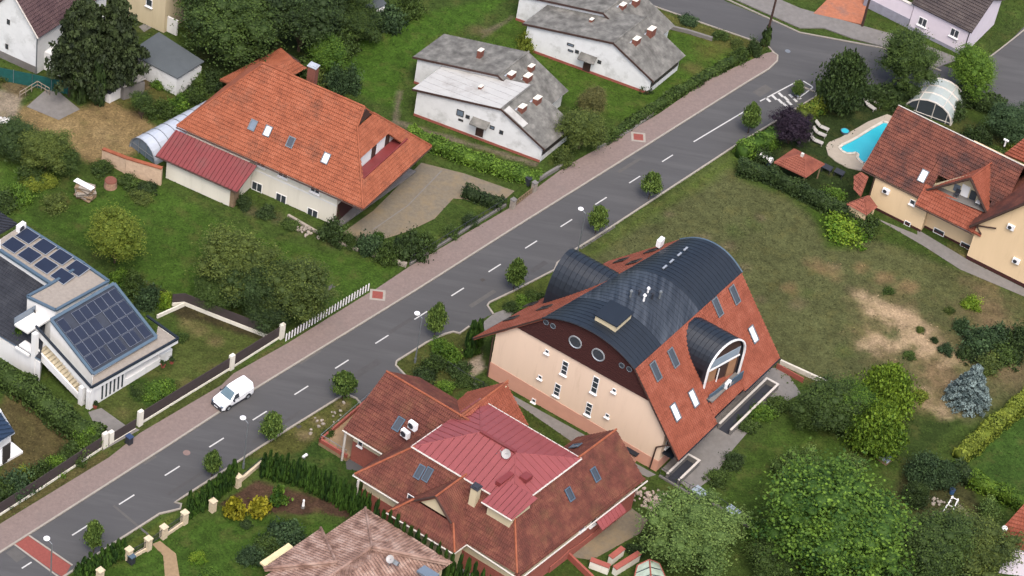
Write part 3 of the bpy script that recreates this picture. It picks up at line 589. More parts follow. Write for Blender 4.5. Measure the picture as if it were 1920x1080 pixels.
strip('kerb', KL, .2, -.02, .135, KERB, -.5, 'pale concrete kerb along the pink footway')
strip('kerb', KR, .2, -.02, .13, KERB, 0, 'pale kerb of the near side below the thujas')
strip('kerb', KR2, .2, -.02, .13, KERB, 0, 'curved pale kerb round the planted island')
strip('kerb', KR3, .2, -.02, .13, KERB, 0, 'pale kerb along the meadow')
strip('kerb', [(1457, 103), (1440, 84), (1330, 46), (1215, 6)], .15, -.02, .12, KERB, .5, 'kerb of the side street beside the rough verge')
strip('kerb', [(1355, -6), (1500, 60), (1660, 90), (1765, 132)], .15, -.02, .13, KERB, 0, 'kerb below the lilac house')
strip('kerb', [(1845, 115), (1890, 80), (1940, 40)], .15, -.02, .13, KERB, 0, 'kerb of the second side street')
# road markings
DN = [(237.5, 937), (323, 883), (406, 830), (487, 779.5), (565, 732), (641, 683), (716, 636.5), (789, 591.5), (858, 547.5), (927.5, 502.7), (995.8, 458.7), (1061.8, 418.5), (1126.8, 376.8), (1190, 336.8), (1251.5, 297), (150, 994.5)]
dd = nrm(W(1251.5, 297) - W(150, 994.5)); ds = np.cross(UP, dd)
def mark(name, c, d, L, wd, z=.02, m=None, label=None):
    s = np.cross(UP, d); c = np.array([c[0], c[1], z]); return MB().poly([c - d * L / 2 - s * wd / 2, c + d * L / 2 - s * wd / 2, c + d * L / 2 + s * wd / 2, c - d * L / 2 + s * wd / 2]).build(name, m or PAINT, None, label=label, kind='structure')
for q in DN: mark('road_marking', W(*q), dd, 2.0, .15, label='white centre line dash on the asphalt')
mark('road_marking', W(50, 1060), dd, 1.2, .15, label='white centre line dash beyond the red band')
for a, b in (((1300.5, 266), (1402.5, 205)), ((1425, 190), (1500, 150)), ((1506, 152), (1524, 163)), ((1524, 164), (1495, 186))):
    A, B = W(*a), W(*b); mark('road_marking', (A + B) / 2, nrm(B - A), np.linalg.norm(B - A), .16, label='long white line by the junction')
for x, y in ((1440, 187), (1452, 183), (1464, 178), (1463, 190), (1474, 185), (1484, 181), (1480, 193), (1490, 187), (1497, 182), (1472, 197)):
    mark('road_marking', W(x, y), nrm(ds + dd * .25), .9, .35, label='short white bar painted in the parking bay')
sheet('crossing_band', [(50, 1003), (24, 1017), (104, 1074), (120, 1083), (133, 1060)], .018, REDB, 'red block paved band across the street')
for a, b in (((50, 1001), (136, 1060)), ((22, 1017), (110, 1082))):
    A, B = W(*a), W(*b); mark('road_marking', (A + B) / 2, nrm(B - A), np.linalg.norm(B - A), .18, .024, KERB, 'pale edging of the red band')
for x, y in ((708, 553), (1197, 257)):
    for s_, m_, z_ in ((1.7, KERB, .126), (1.15, REDB, .131)): mark('tactile_slab', W(x, y, .12), nrm(dd + ds * .9), s_, s_, z_, m_, 'red square with a pale border set in the footway')
for x, y, r in ((350, 849, .38), (1477, 96, .35)):
    c = W(x, y); MB().tube((c[0], c[1], .0), (c[0], c[1], .02), r, r, 14).build('manhole_cover', mat('rusty_cover', C(132, 112, 106, .66)) if x < 900 else STEELG, None, label='round manhole cover in the asphalt', kind='structure')
# repairs, drains and worn patches in the asphalt
LIGHTA = mat('worn_asphalt', C(112, 110, 107, .46), .95, .08, 1.5, bump=.15, bscale=20); DARKA = mat('asphalt_repair', C(95, 94, 94, .46), .9, .08, 1.5, bump=.15, bscale=20); IRON = mat('cast_iron', C(70, 66, 62, .7), .7, .15, 6)
for i, (x, y, L_, w_, m_) in enumerate(((580, 669, 3.0, .5, LIGHTA), (610, 545, 2.6, .5, LIGHTA), (278, 860, 1.6, .8, LIGHTA), (95, 968, 2.4, .7, LIGHTA), (245, 975, .25, 5.0, LIGHTA), (760, 605, 5, .45, DARKA), (520, 800, 7, .4, DARKA), (905, 560, 4, .5, LIGHTA), (1120, 445, 6, .4, LIGHTA), (690, 690, 3.5, .8, DARKA), (350, 905, 5, .35, DARKA), (1010, 500, 2.5, .6, DARKA), (1180, 310, 4, .4, LIGHTA), (1430, 170, 2.5, 1.2, LIGHTA), (1560, 120, 5, .6, DARKA), (30, 1040, 1.2, 1.6, LIGHTA))):
    mark('asphalt_patch', W(x, y), dd, L_, w_, .0155, m_, 'worn or repaired patch in the asphalt')
for x, y in ((277, 857), (610, 640), (905, 452), (1195, 275), (905, 525), (560, 800)): mark('drain_cover', W(x, y), dd, .5, .42, .019, IRON, 'iron drain cover at the edge of the asphalt')
# yards and paths
sheet('yard', [(640, 438), (700, 395), (790, 305), (870, 325), (965, 358), (940, 380), (850, 372), (815, 410), (770, 432), (700, 455), (668, 452)], .012, GREYP, 'paved yard in front of the orange roofed house')
strip('yard_channel', [(700, 430), (765, 385), (828, 320)], .12, 0, .02, CONC, 0, 'narrow drain channel crossing the yard')
sheet('garden_path', [(285, 1020), (300, 1014), (330, 1038), (338, 1090), (310, 1090), (306, 1042)], .014, SANDP, 'winding sandy garden path')
sheet('driveway', [(165, 772), (190, 765), (235, 797), (200, 835), (192, 825)], .014, CONC, 'pale concrete drive of the white house')
sheet('yard', [(640, 790), (700, 740), (745, 690), (770, 710), (850, 760), (930, 800), (800, 900), (650, 880)], .008, ASPH, 'asphalt drive beside the red roofed house')
sheet('footpath', [(905, 605), (925, 588), (960, 575), (990, 560), (950, 600), (910, 625)], .014, CONC, 'pale path to the chalet entrance')
sheet('paving', [(1240, 880), (1300, 922), (1340, 893), (1368, 850), (1398, 815), (1450, 765), (1502, 738), (1470, 690), (1430, 690)], .012, CONC, 'grey paving beside the chalet')
sheet('paving', [(945, 740), (952, 736), (1090, 812), (1230, 890), (1215, 895), (1075, 830)], .012, CONC, 'stone gravel strip along the cream wall')
sheet('yard', [(1040, 1040), (1130, 980), (1180, 950), (1215, 975), (1200, 1000), (1110, 1050)], .014, GREYP, 'paved yard behind the red roofed house')
sheet('brick_court', [(1525, 25), (1560, -10), (1630, -10), (1615, 45)], .13, mat('worn_brick_paving', C(190, 122, 92, .56), .92, .14, 3, stain=C(128, 112, 106, .56), stain_scale=.4), 'worn red brick forecourt beside the lilac house', .12)
sheet('concrete_apron', [(50, 200), (95, 160), (150, 205), (110, 225)], .014, CONC, 'grey concrete slab with a railing')
sheet('paving', [(1640, 408), (1720, 440), (1720, 430), (1820, 490), (1930, 545), (1930, 560), (1800, 505), (1730, 460)], .014, CONC, 'narrow concrete apron along the ochre house')
sheet('paving', [(260, 50), (320, 18), (330, 25), (270, 60)], .014, CONC, 'small paved strip at the beige house')
sheet('paving', [(1745, 965), (1800, 945), (1825, 970), (1795, 990)], .014, GREYP, 'little paved square beneath the white swing frame')
sheet('footpath', [(200, 820), (192, 845), (262, 806), (240, 795)], .016, CONC, 'pale drive entrance at the gate')
# ------------------------------------------------------------------ the chalet with the barrel roof
def chalet():
    F = Fr(W(1229, 884), -26, 61); t = thing('apartment_house', 'cream gabled chalet with dark barrel roofs crossing between steep orange tile slopes', 'apartment house', F.p(-10, 10, 0))
    D = 19.5; p = lambda u, v, z: F.p(u + .17 * v * min(1, max(0, (-4.9 - u) / 10.6)), v, z); nV = -nrm(np.cross(UP, F.u)); nV = nV if nV @ F.v < 0 else -nV
    Cc, R0 = -10.2, 0
    def arc(u0, u1, z0, rise, n=14):
        h = (u1 - u0) / 2; r = (h * h + rise * rise) / (2 * rise); zc = z0 + rise - r; a = math.asin(h / r)
        return [((u0 + u1) / 2 + r * math.sin(x), zc + r * math.cos(x)) for x in np.linspace(-a, a, n + 1)]
    AR = arc(-15.5, -4.9, 12.3, 1.6)
    sec = [(-21, 0), (0, 0), (0, 5.9), (-2.4, 8.75), (-5.05, 12.1)] + [(u, z - .25) for u, z in AR[::-1][1:-1]] + [(-15.35, 12.1), (-18.8, 8.7), (-21, 6.4)]
    MB().loft([p(u, .05, z) for u, z in sec], [p(u, D - .05, z) for u, z in sec]).build('wall', CREAM, t)
    MB().prism([p(u, .0, z) for u, z in ((-21.02, 0), (0.02, 0), (0.02, 1.5), (-21.02, 2.15))], F.v * .04).build('plinth', SALMON, t)
    MB().prism([p(0.012, 0, 0), p(0.012, D, 0), p(0.012, D, 1.5), p(0.012, 0, 1.5)], F.u * .03).build('plinth', SALMON, t)
    gab = [(-18.75, 8.75), (-2.45, 8.75), (-5.0, 12.15)] + [(u, z - .12) for u, z in AR[::-1][1:-1]] + [(-15.4, 12.15)]
    gp = MB().prism([p(u, -.03, z) for u, z in gab], nV * .1).build('gable_boarding', BROWNW, t)
    bt = MB()
    for z in np.arange(8.95, 13.5, .3):
        a, b = (np.interp(z, [8.75, 12.2], [-18.6, -15.5]), np.interp(z, [8.75, 12.2], [-2.6, -5.0])) if z < 12.2 else (Cc - math.sqrt(max(.1, (13.85 - z) / 1.6)) * 5.2, Cc + math.sqrt(max(.1, (13.85 - z) / 1.6)) * 5.2)
        bt.obox(p((a + b) / 2, -.14, z), F.u * (b - a) / 2 * .98, F.v * .012, UP * .12)
    bt.build('board', BROWNW, gp)
    # orange slopes
    R = lambda u: 12.3 - (u + 4.9) * 1.231
    L = lambda u: 12.3 + (u + 15.5) * 1.026
    v0, v1 = -.4, D + .3
    RP = [p(-4.9, v0, 12.3), p(2.25, v0, R(2.25)), p(2.25, 7.0, R(2.25)), p(-4.9, 7.0, 12.3)]
    slope(t, RP, CHTILE); slope(t, [p(-4.9, 7.0, 12.3), p(.35, 7.0, R(.35)), p(.35, 12.8, R(.35)), p(-4.9, 12.8, 12.3)], CHTILE)
    slope(t, [p(.75, 7.0, R(.75)), p(1.75, 7.0, R(1.75)), p(1.75, 12.8, R(1.75)), p(.75, 12.8, R(.75))], CHTILE)
    slope(t, [p(-4.9, 12.8, 12.3), p(1.95, 12.8, R(1.95)), p(1.95, v1, R(1.95)), p(-4.9, v1, 12.3)], CHTILE)
    LP = [p(-15.5, v0, 12.3), p(-23.2, v0, L(-23.2)), p(-23.2, v1, L(-23.2)), p(-15.5, v1, 12.3)]; slope(t, LP, CHTILE)
    MB().prism([p(-23.2, v0 - .03, L(-23.2) - .17), p(-15.5, v0 - .03, 12.13), p(-15.5, v0 - .03, 12.4), p(-23.2, v0 - .03, L(-23.2) + .1)], F.v * .06).build('verge_board', DKBROWN, t)
    MB().prism([p(2.25, v0 - .03, R(2.25) - .17), p(-4.9, v0 - .03, 12.13), p(-4.9, v0 - .03, 12.4), p(2.25, v0 - .03, R(2.25) + .1)], F.v * .06).build('verge_board', DKBROWN, t)
    for (px, py) in ((1227, 696), (1260, 671), (1343, 576), (1375, 553)): sky_px(t, px, py, RP, .95, 2.1, FRAMEG, GLASS)
    for (px, py) in ((1264, 773), (1298, 747), (1410, 627)): sky_px(t, px, py, RP, .95, 1.9, FRAMEG, GLASSB)
    for (px, py) in ((960, 600), (996, 574), (1022, 580), (1056, 555), (1166, 491), (1190, 494), (1223, 473)): sky_px(t, px, py, LP, .95, 1.9, FRAMED, GLASS)
    # barrel roofs: one standing seam sheet after another
    def barrel(pts, along, o, length, width, m0, name, m1=None, lo=0, hi=0):
        rt = MB(); rt.loft([o(a, .55, z - .12) for a, z in pts], [o(a, length - .55, z - .12) for a, z in pts]); r = rt.build(name, DARKM, t)
        k = int(round(length / width)); wd = length / k
        for i in range(k):
            mb = MB(); s0, s1 = i * wd + .012, (i + 1) * wd - .012
            T = [(o(a, s0, z + .02), o(a, s1, z + .02)) for a, z in pts]; B = [(o(a, s0, z - .06), o(a, s1, z - .06)) for a, z in pts]
            for j in range(len(pts) - 1):
                mb.poly([T[j][0], T[j + 1][0], T[j + 1][1], T[j][1]][::-1]); mb.poly([B[j][0], B[j + 1][0], T[j + 1][0], T[j][0]][::-1]); mb.poly([T[j][1], T[j + 1][1], B[j + 1][1], B[j][1]][::-1])
                c0, c1 = T[j][1], T[j + 1][1]; e = along * .022; h = UP * .035; mb.poly([c0 - e + h, c1 - e + h, c1 + h, c0 + h]); mb.poly([c0 - e, c1 - e, c1 - e + h, c0 - e + h]); mb.poly([c1, c0, c0 + h, c1 + h])
            mb.poly([B[0][0], B[0][1], T[0][1], T[0][0]]); mb.poly([T[-1][0], T[-1][1], B[-1][1], B[-1][0]])
            mb.build('panel', m1 if m1 and lo <= i * wd < hi else m0, r)
        return r
    A2 = [(u, z) for u, z in arc(-15.75, -4.65, 12.2, 1.75)]
    barrel(A2, F.v, lambda a, s, z: p(a, v0 - .05 + s, z), v1 - v0 + .1, .6, DARKM, 'barrel_roof', ZINCW, 4.6, 11.4)
    for vv in (v0 - .12, v1 + .06):
        e = MB()
        for (a, z), (b, y) in zip(A2[:-1], A2[1:]): e.tube(p(a, vv, z), p(b, vv, y), .1, .1, 6)
        e.build('roof_edging', DARKM if vv < 0 else BLUEG, t)
    # cross barrel over the entrance side and the window dormer on the garden side
    PA = [(9.8 - 3.1 * math.cos(x), 6.5 + 5.85 * math.sin(x) ** .95) for x in np.linspace(.02, math.pi - .02, 19)]
    barrel([(a, z) for a, z in PA], F.u, lambda a, s, z: F.p(-19.9 + s, a, z), 8.0, .6, DARKM, 'cross_barrel')
    MB().prism([F.p(-19.7, a, z - .15) for a, z in PA], F.u * .2).build('gable_wall', BROWNW, t)
    PB = [(7.4, 5.9), (7.4, 7.4), (7.4, 8.9)] + [(10 - 2.6 * math.cos(x), 9.0 + 3.0 * math.sin(x)) for x in np.linspace(.15, math.pi - .15, 15)] + [(12.6, 8.9), (12.6, 7.4), (12.6, 5.9)]
    barrel([(a, z) for a, z in PB], F.u, lambda a, s, z: p(-6.0 + s + .22 * (a - 10) * s / 6.25, a, z), 6.25, .55, DARKM, 'dormer_barrel')
    AP = lambda a, z: p(.27 + .22 * (a - 10), a, z)
    fr = MB()
    for (a, z), (b, y) in zip(PB[:-1], PB[1:]): fr.obox((AP(a, z - .06) + AP(b, y - .06)) / 2, (AP(b, y) - AP(a, z)) / 2 * 1.05, F.u * .1, np.cross(nrm(AP(b, y) - AP(a, z)), F.u) * .085)
    fr.build('arch_frame', FRAMEW, t)
    dw = MB().prism([p(-.18 + .22 * (a - 10), 10 + (a - 10) * .95, 5.9 + (z - 5.9) * .96) for a, z in PB], F.u * .1).build('dormer_wall', DKBROWN, t)
    fv = nrm(F.v + F.u * .22); MB().obox(p(-.04, 10, 9.35), fv * 2.3, F.u * .03, UP * .55).build('window', mat('dormer_glass', C(132, 144, 156), .15, .08, spec=.6), t)
    MB().obox(p(-.02, 10, 8.6), fv * 2.45, F.u * .06, UP * .09).build('transom', FRAMEW, t)
    for c, m in ((8.5, mat('oak_door', C(150, 112, 82, .8))), (10.2, DKBROWN), (11.4, mat('oak_door', C(150, 112, 82)))): MB().obox(p(-.05 + .22 * (c - 10), c, 7.2), fv * .72, F.u * .04, UP * 1.15).build('balcony_door', m, t)
    MB().obox(p(-.02, 9.4, 7.2), F.v * .05, F.u * .05, UP * 1.1).build('mullion', FRAMEW, t)
    MB().fbox(F, -.5, 1.15, 7.1, 12.7, 5.7, 5.85).build('balcony_floor', CONC, t)
    MB().prism([p(.55, 7.2, 5.3), p(.65, 7.2, 5.3), p(1.3, 12.8, 5.3), p(1.2, 12.8, 5.3)], (0, 0, 1.1)).build('balcony_parapet', BLUEG, t)
    aircon('white air conditioner standing on the chalet balcony', p(.85, 10.1, 6.2), F.u, None, .9, .7, .35)
    # box chimney and vents on the ridge
    ch = MB().fbox(F, -10.9, -8.4, 1.1, 3.9, 13.0, 14.65).build('box_chimney', BEIGE, t); MB().fbox(F, -11.05, -8.25, .95, 4.05, 14.65, 14.77).build('cap', DARKM, ch)
    for (a, b, h, m) in ((-10.9, 6.6, .9, STEELG), (-10.4, 7.4, .7, BLACKP), (-9.4, 7.0, .9, FRAMEW), (-9.0, 7.9, .8, BLACKP), (-8.5, 8.6, .9, STEELG), (-10.0, 8.4, .7, FRAMEW)):
        q = MB().tube(p(a, b, 13.5), p(a, b, 13.8 + h), .11, .11, 8).build('vent_pipe', m, t); MB().tube(p(a, b, 13.8 + h), p(a, b, 13.95 + h), .2, .14, 8).build('cowl', m, q)
    for v in (12.6, 13.9, 15.4, 16.6): MB().fbox(F, -10.3, -10.1, v, v + .7, 13.95, 14.05).build('snow_guard', ALU, t)
    aircon('white unit behind the back ridge end of the chalet roof', hit(1242, 456, p(-12, 17.8, 0), F.v), -F.u, None, .9, .9, .5)
    # gable windows
    for px, py, r in ((1079, 641, .72), (1122, 665, .72), (1024, 604, .3), (1037, 611, .3), (1166, 685, .3), (1180, 692, .3)):
        c = hit(px, py, p(0, -.13, 0), F.v if False else nV) + nV * .03; g = MB(); N = 16; a = [c + F.u * math.cos(x) * r + UP * math.sin(x) * r for x in np.arange(N) * 6.2832 / N]
        for i in range(N): g.tube(a[i], a[(i + 1) % N], .09 if r > .5 else .05, None, 5)
        o = g.build('round_window', FRAMEG if r < .5 else ALU, t); MB().prism([c + (q - c) * .95 for q in a], nV * .02).build('pane', GLASS, o)
    for px, py, h in ((1059, 690, 1.9), (1045, 731, 1.7), (1116, 722, 2.3), (1104, 767, 1.7)): wwin(t, F, px, py, 'v', .05, .75, h, None, None, True, 0, 2)
    for px, py in ((1026, 659), (1013, 707), (1001, 751), (1152, 732), (1139, 779)): wwin(t, F, px, py, 'v', .0, .5, .5)
    # downpipes
    MB().tube(p(-21.1, -.15, 6.0), p(-21.1, -.15, 5.0), .07).tube(p(-21.1, -.15, 5.0), p(-20.95, -.12, .1), .07).build('downpipe', DKBROWN, t)
    MB().tube(p(.9, -.1, 4.6), p(.35, -.15, 4.2), .08).tube(p(.35, -.15, 4.2), p(-.5, -.15, 3.4), .08).tube(p(-.5, -.15, 3.4), p(-.65, -.15, .1), .08).build('downpipe', DKBROWN, t)
    MB().fbox(F, -3.7, -2.2, -.62, -.02, 1.1, 1.2).build('door_canopy', DARKM, t); MB().fbox(F, -3.6, -2.3, -.5, -.03, .0, .9).build('cellar_hatch', SALMON, t)
    # gutters, eaves boxing, light wells
    gutter(t, [(p(2.35, v0, R(2.25) - .05), p(2.35, 7.0, R(2.25) - .05)), (p(2.05, 12.8, R(1.95) - .05), p(2.05, v1, R(1.95) - .05)), (p(-23.3, v0, L(-23.2) - .05), p(-23.3, v1, L(-23.2) - .05))], DARKM)
    for a, b in ((.3, 6.8), (7.4, 12.4), (13.2, 18.8)): MB().fbox(F, .05, 1.3, a, b, 2.5, 2.62).build('lower_canopy', DARKM, t)
    for a, b in ((-.2, 3.6), (9.8, 19.2)):
        w_ = MB().fbox(F, 1.3, 1.5, a, b, 0, .75).fbox(F, 1.3, 2.9, b, b + .2, 0, .75).fbox(F, 2.7, 2.9, a, b, 0, .75).build('light_well', CONC, t)
        MB().fbox(F, 1.5, 2.7, a, b, .0, .05).build('well_floor', BLACKP, w_)
        MB().fbox(F, 1.28, 1.52, a, b, .75, .82).fbox(F, 1.28, 2.92, b - .02, b + .22, .755, .83).fbox(F, 2.68, 2.92, a, b, .75, .82).build('coping', GUTTER, w_)
    for v in (1.2, 3.2, 5.2): wwin(t, F, *proj(p(.01, v, 3.4)), 'u', .06, .9, 1.1)
    return t, F
def proj(q):
    x = np.asarray(q, float) - CAM; d = x @ CF; return 960 + FPX * (x @ CR) / d, 540 - FPX * (x @ CU) / d
chalet()
# ------------------------------------------------------------------ red house with the pink metal roof
def red_house():
    F = Fr(W(560 + 1105 / 2.7, 680 + 1070 / 2.7, 4.5), -27, 56); p = F.p; t = thing('villa', 'brick and cream villa with red tile roofs round a pink metal top', 'house', p(-10, 8, 0))
    MB().prism([p(-18.8, .5, 2.7), p(-.25, .5, 2.7), p(-.25, 18.9, 2.7), p(-7.2, 18.9, 2.7), p(-7.2, 13.2, 2.7), p(-12.6, 13.2, 2.7), p(-12.6, 16.9, 2.7), p(-18.8, 16.9, 2.7)], (0, 0, 1.75)).build('upper_wall', BEIGE, t)
    MB().prism([p(-18.83, .47, 0), p(-.26, .47, 0), p(-.26, 18.93, 0), p(-7.2, 18.93, 0), p(-7.2, 13.2, 0), p(-12.6, 13.2, 0), p(-12.6, 16.9, 0), p(-18.83, 16.9, 0)], (0, 0, 2.7)).build('lower_wall', BRICK, t)
    MB().fbox(F, -24.0, -18.8, 5.2, 14.8, 2.7, 4.5).build('wing_upper_wall', BEIGE, t); MB().fbox(F, -24.03, -18.8, 5.17, 14.8, 0, 2.7).build('wing_lower_wall', BRICK, t)
    MB().prism([p(-23.9, 5.2, 4.5), p(-23.9, 14.8, 4.5), p(-23.9, 10, 8.7)], F.u * .2).build('wing_gable', BEIGE, t)
    MB().fbox(F, -19.0, -.6, -.6, .68, 0, .3).build('terrace_step', CONC, t)
    zt = 8.5; UL, UR, VF, VB = -15.9, -4.0, 3.75, 13.4
    fr = [p(-19.6, 0, 4.5), p(0, 0, 4.5), p(UR, VF, zt), p(UL, VF, zt)]; slope(t, fr, REDT)
    lf = [p(-19.6, 0, 4.5), p(UL, VF, zt), p(UL, 9.9, zt), p(-19.6, 9.9, 4.5)]; slope(t, lf, REDT)
    slope(t, [p(-19.6, 17, 4.5), p(-12, 17, 4.5), p(-12.5, VB, zt), p(UL, VB, zt)], REDT)
    rt = [p(0, 0, 4.5), p(.12, 19.4, 4.5), p(-4.0, 19.0, 9.0), p(-4.0, 13.2, 9.0), p(UR, VB, zt), p(UR, VF, zt)]
    rt = [p(0, 0, 4.5), p(0, 19.4, 4.5), p(-4.0, 19.4, zt), p(UR, VF, zt)]; slope(t, rt, REDT)
    slope(t, [p(-.2, 19.5, 4.45), p(-.2, -.05, 4.45), p(.3, -.1, 4.25), p(.3, 19.6, 4.25)], REDT, name='eaves_course')
    bk = [p(-4.0, 13.4, zt + .02), p(-4.0, 19.4, zt + .02), p(-8.0, 19.4, 4.6), p(-8.0, 13.4, 4.6)]; slope(t, bk, REDT)
    MB().prism([p(-.8, 19.0, 4.4), p(-4.0, 19.0, 8.3), p(-7.6, 19.0, 4.7)], F.v * .2).build('back_gable', BEIGE, t)
    # wing gable roof
    wf = [p(-24.7, 4.3, 4.5), p(-17.6, 4.3, 4.5), p(-14.2, 9.9, 9), p(-24.7, 9.9, 9)]; slope(t, wf, REDT); slope(t, [p(-24.7, 9.9, 9), p(-14.2, 9.9, 9), p(-17, 15.5, 4.5), p(-24.7, 15.5, 4.5)], REDT)
    # back cross gable
    slope(t, [p(-15.4, 9.7, 9.0), p(-15.6, 17.2, 9.0), p(-19.8, 17.2, 4.5), p(-18.9, 12.6, 5.6)], CHTILE)
    slope(t, [p(-15.6, 17.2, 9.0), p(-15.4, 9.7, 9.0), p(-14.4, 13.3, 8.3), p(-12.6, 17.2, 4.6)], CHTILE)
    MB().prism([p(-19.2, 16.8, 4.5), p(-15.6, 16.8, 8.7), p(-13.2, 16.8, 4.5)], F.v * .2).build('back_gable', BEIGE, t)
    # front dormer with a half hip
    dl = [p(-9.9, 3.9, 8.6), p(-9.9, -.45, 8.6), p(-11.9, -.45, 6.6), p(-13.9, -1.8, 4.5), p(-13.4, 1.2, 5.2)]
    slope(t, [p(-9.9, 4.0, 8.6), p(-9.9, -.5, 8.6), p(-12.0, -.5, 6.5), p(-13.9, -1.7, 4.5), p(-13.9, .2, 4.5)], REDT); slope(t, [p(-9.9, 4.0, 8.6), p(-9.9, -.5, 8.6), p(-7.9, -.5, 6.5), p(-5.95, -1.7, 4.5), p(-5.95, .2, 4.5)][::-1], REDT)
    slope(t, [p(-12.3, -.3, 6.35), p(-7.6, -.3, 6.35), p(-5.9, -1.85, 4.5), p(-13.9, -1.85, 4.5)], REDT)
    MB().prism([p(-11.6, -.2, 6.5), p(-8.2, -.2, 6.5), p(-9.9, -.2, 8.3)], F.v * .2).build('dormer_gable', BEIGE, t); MB().fbox(F, -13.2, -6.6, -1.1, .8, 0, 4.4).build('dormer_wall', BEIGE, t)
    for a, b in (((-9.9, -.52, 8.68), (-12.1, -.52, 6.5)), ((-9.9, -.52, 8.68), (-7.7, -.52, 6.5))): MB().tube(p(*a), p(*b), .1, .1, 6).build('verge_board', DKBROWN, t)
    caps(t, [(p(-9.9, 4, 8.7), p(-9.9, -.5, 8.7)), (p(-19.6, 0, 4.6), p(UL, VF, zt + .1)), (p(0, 0, 4.6), p(UR, VF, zt + .1)), (p(-24.7, 9.9, 9.1), p(-14.5, 9.9, 9.1)), (p(-15.4, 9.7, 9.1), p(-15.6, 17.2, 9.1)), (p(-4, 13.4, zt + .12), p(-4, 19.4, zt + .12)), (p(-7.6, -.3, 6.45), p(-5.9, -1.85, 4.6)), (p(-12.3, -.3, 6.45), p(-13.9, -1.85, 4.6))], ORANGE)
    # pink metal top: four low slopes of standing seam panels
    m = t
    top = MB().prism([p(UL + .1, VF + .1, zt - .3), p(UR - .1, VF + .1, zt - .3), p(UR - .1, VB - .1, zt - .3), p(UL + .1, VB - .1, zt - .3)], (0, 0, .3)).build('metal_roof', PINKM, t)
    ra, rb, rz = (-12.2, 8.7), (-8.0, 8.7), 9.75
    e = .25; A, B, Cn, Dn = p(UL - e, VF - e, zt), p(UR + e, VF - e, zt), p(UR + e, VB + e, zt), p(UL - e, VB + e, zt); P1, P2 = p(*ra, rz), p(*rb, rz)
    for q in ([A, B, P2, P1], [B, Cn, P2], [Cn, Dn, P1, P2], [Dn, A, P1]): metal(top, q, PINKM, .72)
    caps(top, [(A, P1), (B, P2), (Cn, P2), (Dn, P1)], PINKM, .07, 'hip_cap'); MB().obox((P1 + P2) / 2 + UP * .12, (P2 - P1) / 2, F.v * .16, UP * .14).build('ridge_vent', REDM, top)
    gutter(t, [(A, B), (Cn, Dn), (A, p(UL - e, 8.0, zt)), (p(UR + e, 5.6, zt), Cn)], GUTTER, .09)
    gutter(t, [(p(-19.7, -.1, 4.4), p(-13.9, -.1, 4.4)), (p(-14, -1.95, 4.4), p(-5.9, -1.95, 4.4)), (p(-5.9, -1.9, 4.4), p(-5.9, -.1, 4.4)), (p(-5.9, -.1, 4.4), p(.5, -.15, 4.15)), (p(.5, -.1, 4.15), p(.5, 19.6, 4.15)), (p(-24.7, 4.2, 4.4), p(-19.6, 4.2, 4.4)), (p(-19.7, 0, 4.4), p(-19.7, 4.2, 4.4))], GUTTER)
    # box dormer with its metal lean-to, chimney, dish
    bx = MB().fbox(F, -5.9, -3.2, 2.3, 5.2, 6.0, 8.7).build('box_dormer', BEIGE, t)
    metal(bx, [p(-6.4, 1.9, 8.75), p(-2.8, 1.9, 8.75), p(-2.8, 5.6, 9.15), p(-6.4, 5.6, 9.15)], PINKM, .6); gutter(bx, [(p(-6.4, 1.85, 8.72), p(-2.8, 1.85, 8.72))], GUTTER)
    chimney(t, p(-7.7, 2.6, 6.4), .75, .75, 3.0, BEIGE, BLACKP, F); sd_ = MB().fbox(F, -7.0, -6.4, 4.6, 6.6, 8.8, 9.4).fbox(F, -5.8, -5.0, 6.6, 7.6, 8.9, 9.5).build('roof_box', REDM, t)
    slope(t, [p(-8.2, .55, 5.2), p(-4.3, .55, 5.2), p(-4.3, 2.2, 6.95), p(-8.2, 2.2, 6.95)], REDT, name='raised_roof_panel')
    for k, (px, py) in enumerate(((935, 853), (949, 851))):
        c = hit(px, py, p(-7.5, 7.5, 10.4), F.v); d = thing('satellite_dish', ('white satellite dish facing left on the pink metal roof', 'second white satellite dish, right of its twin on the pink metal roof')[k], 'satellite dish', c, None)
        mb = MB(); nn = nrm(-F.u * (.5 if k == 0 else -.1) - F.v * .7 + UP * .5); a = nrm(np.cross(nn, UP)); b = np.cross(nn, a); n_ = 12
        ring = [c + a * .5 * math.cos(x) + b * .5 * math.sin(x) for x in np.arange(n_) * 6.2832 / n_]
        mb.add([c - nn * .14] + ring, [[0, 1 + i, 1 + (i + 1) % n_] for i in range(n_)]).add([c - nn * .17] + ring, [[0, 1 + (i + 1) % n_, 1 + i] for i in range(n_)]); mb.build('reflector', mat('dish_grey', C(200, 198, 196, .5), .5), d)
        MB().tube(c - nn * .15, c - nn * .2 - UP * 1.0, .04).build('mast', STEELG, d); MB().tube(c - nn * .1, c + nn * .4 - b * .1, .02).build('feed_arm', STEELG, d)
    for px, py, P_, w_, h_ in ((748, 796, wf, .85, 1.5), (788, 885, fr, .75, 1.5), (803, 890, fr, .75, 1.5), (1114, 890, rt, .8, 1.5), (1066, 927, rt, .8, 1.4)): sky_px(t, px, py, P_, w_, h_, BLUEG, GLASS)
    skylight(t, p(-6.2, 16.5, 6.45), bk, .8, 1.4, BLUEG, GLASSG)
    _, n_, d_, s_ = plane_of(wf)
    for k, (px, py) in enumerate(((777, 796), (763, 811))): aircon(('white air conditioner on the red wing roof, nearer the ridge', 'white air conditioner on the red wing roof, lower of the two')[k], hit(px, py, p(-20, 5.7, 5.9), nrm(np.cross(F.u, UP))), -F.v, None, .95, .85, .45)
    # porch canopy and windows
    metal(t, [p(.3, 11.6, 4.0), p(1.3, 11.6, 3.2), p(1.3, 15.4, 3.2), p(.3, 15.4, 4.0)], PINKM, .6)
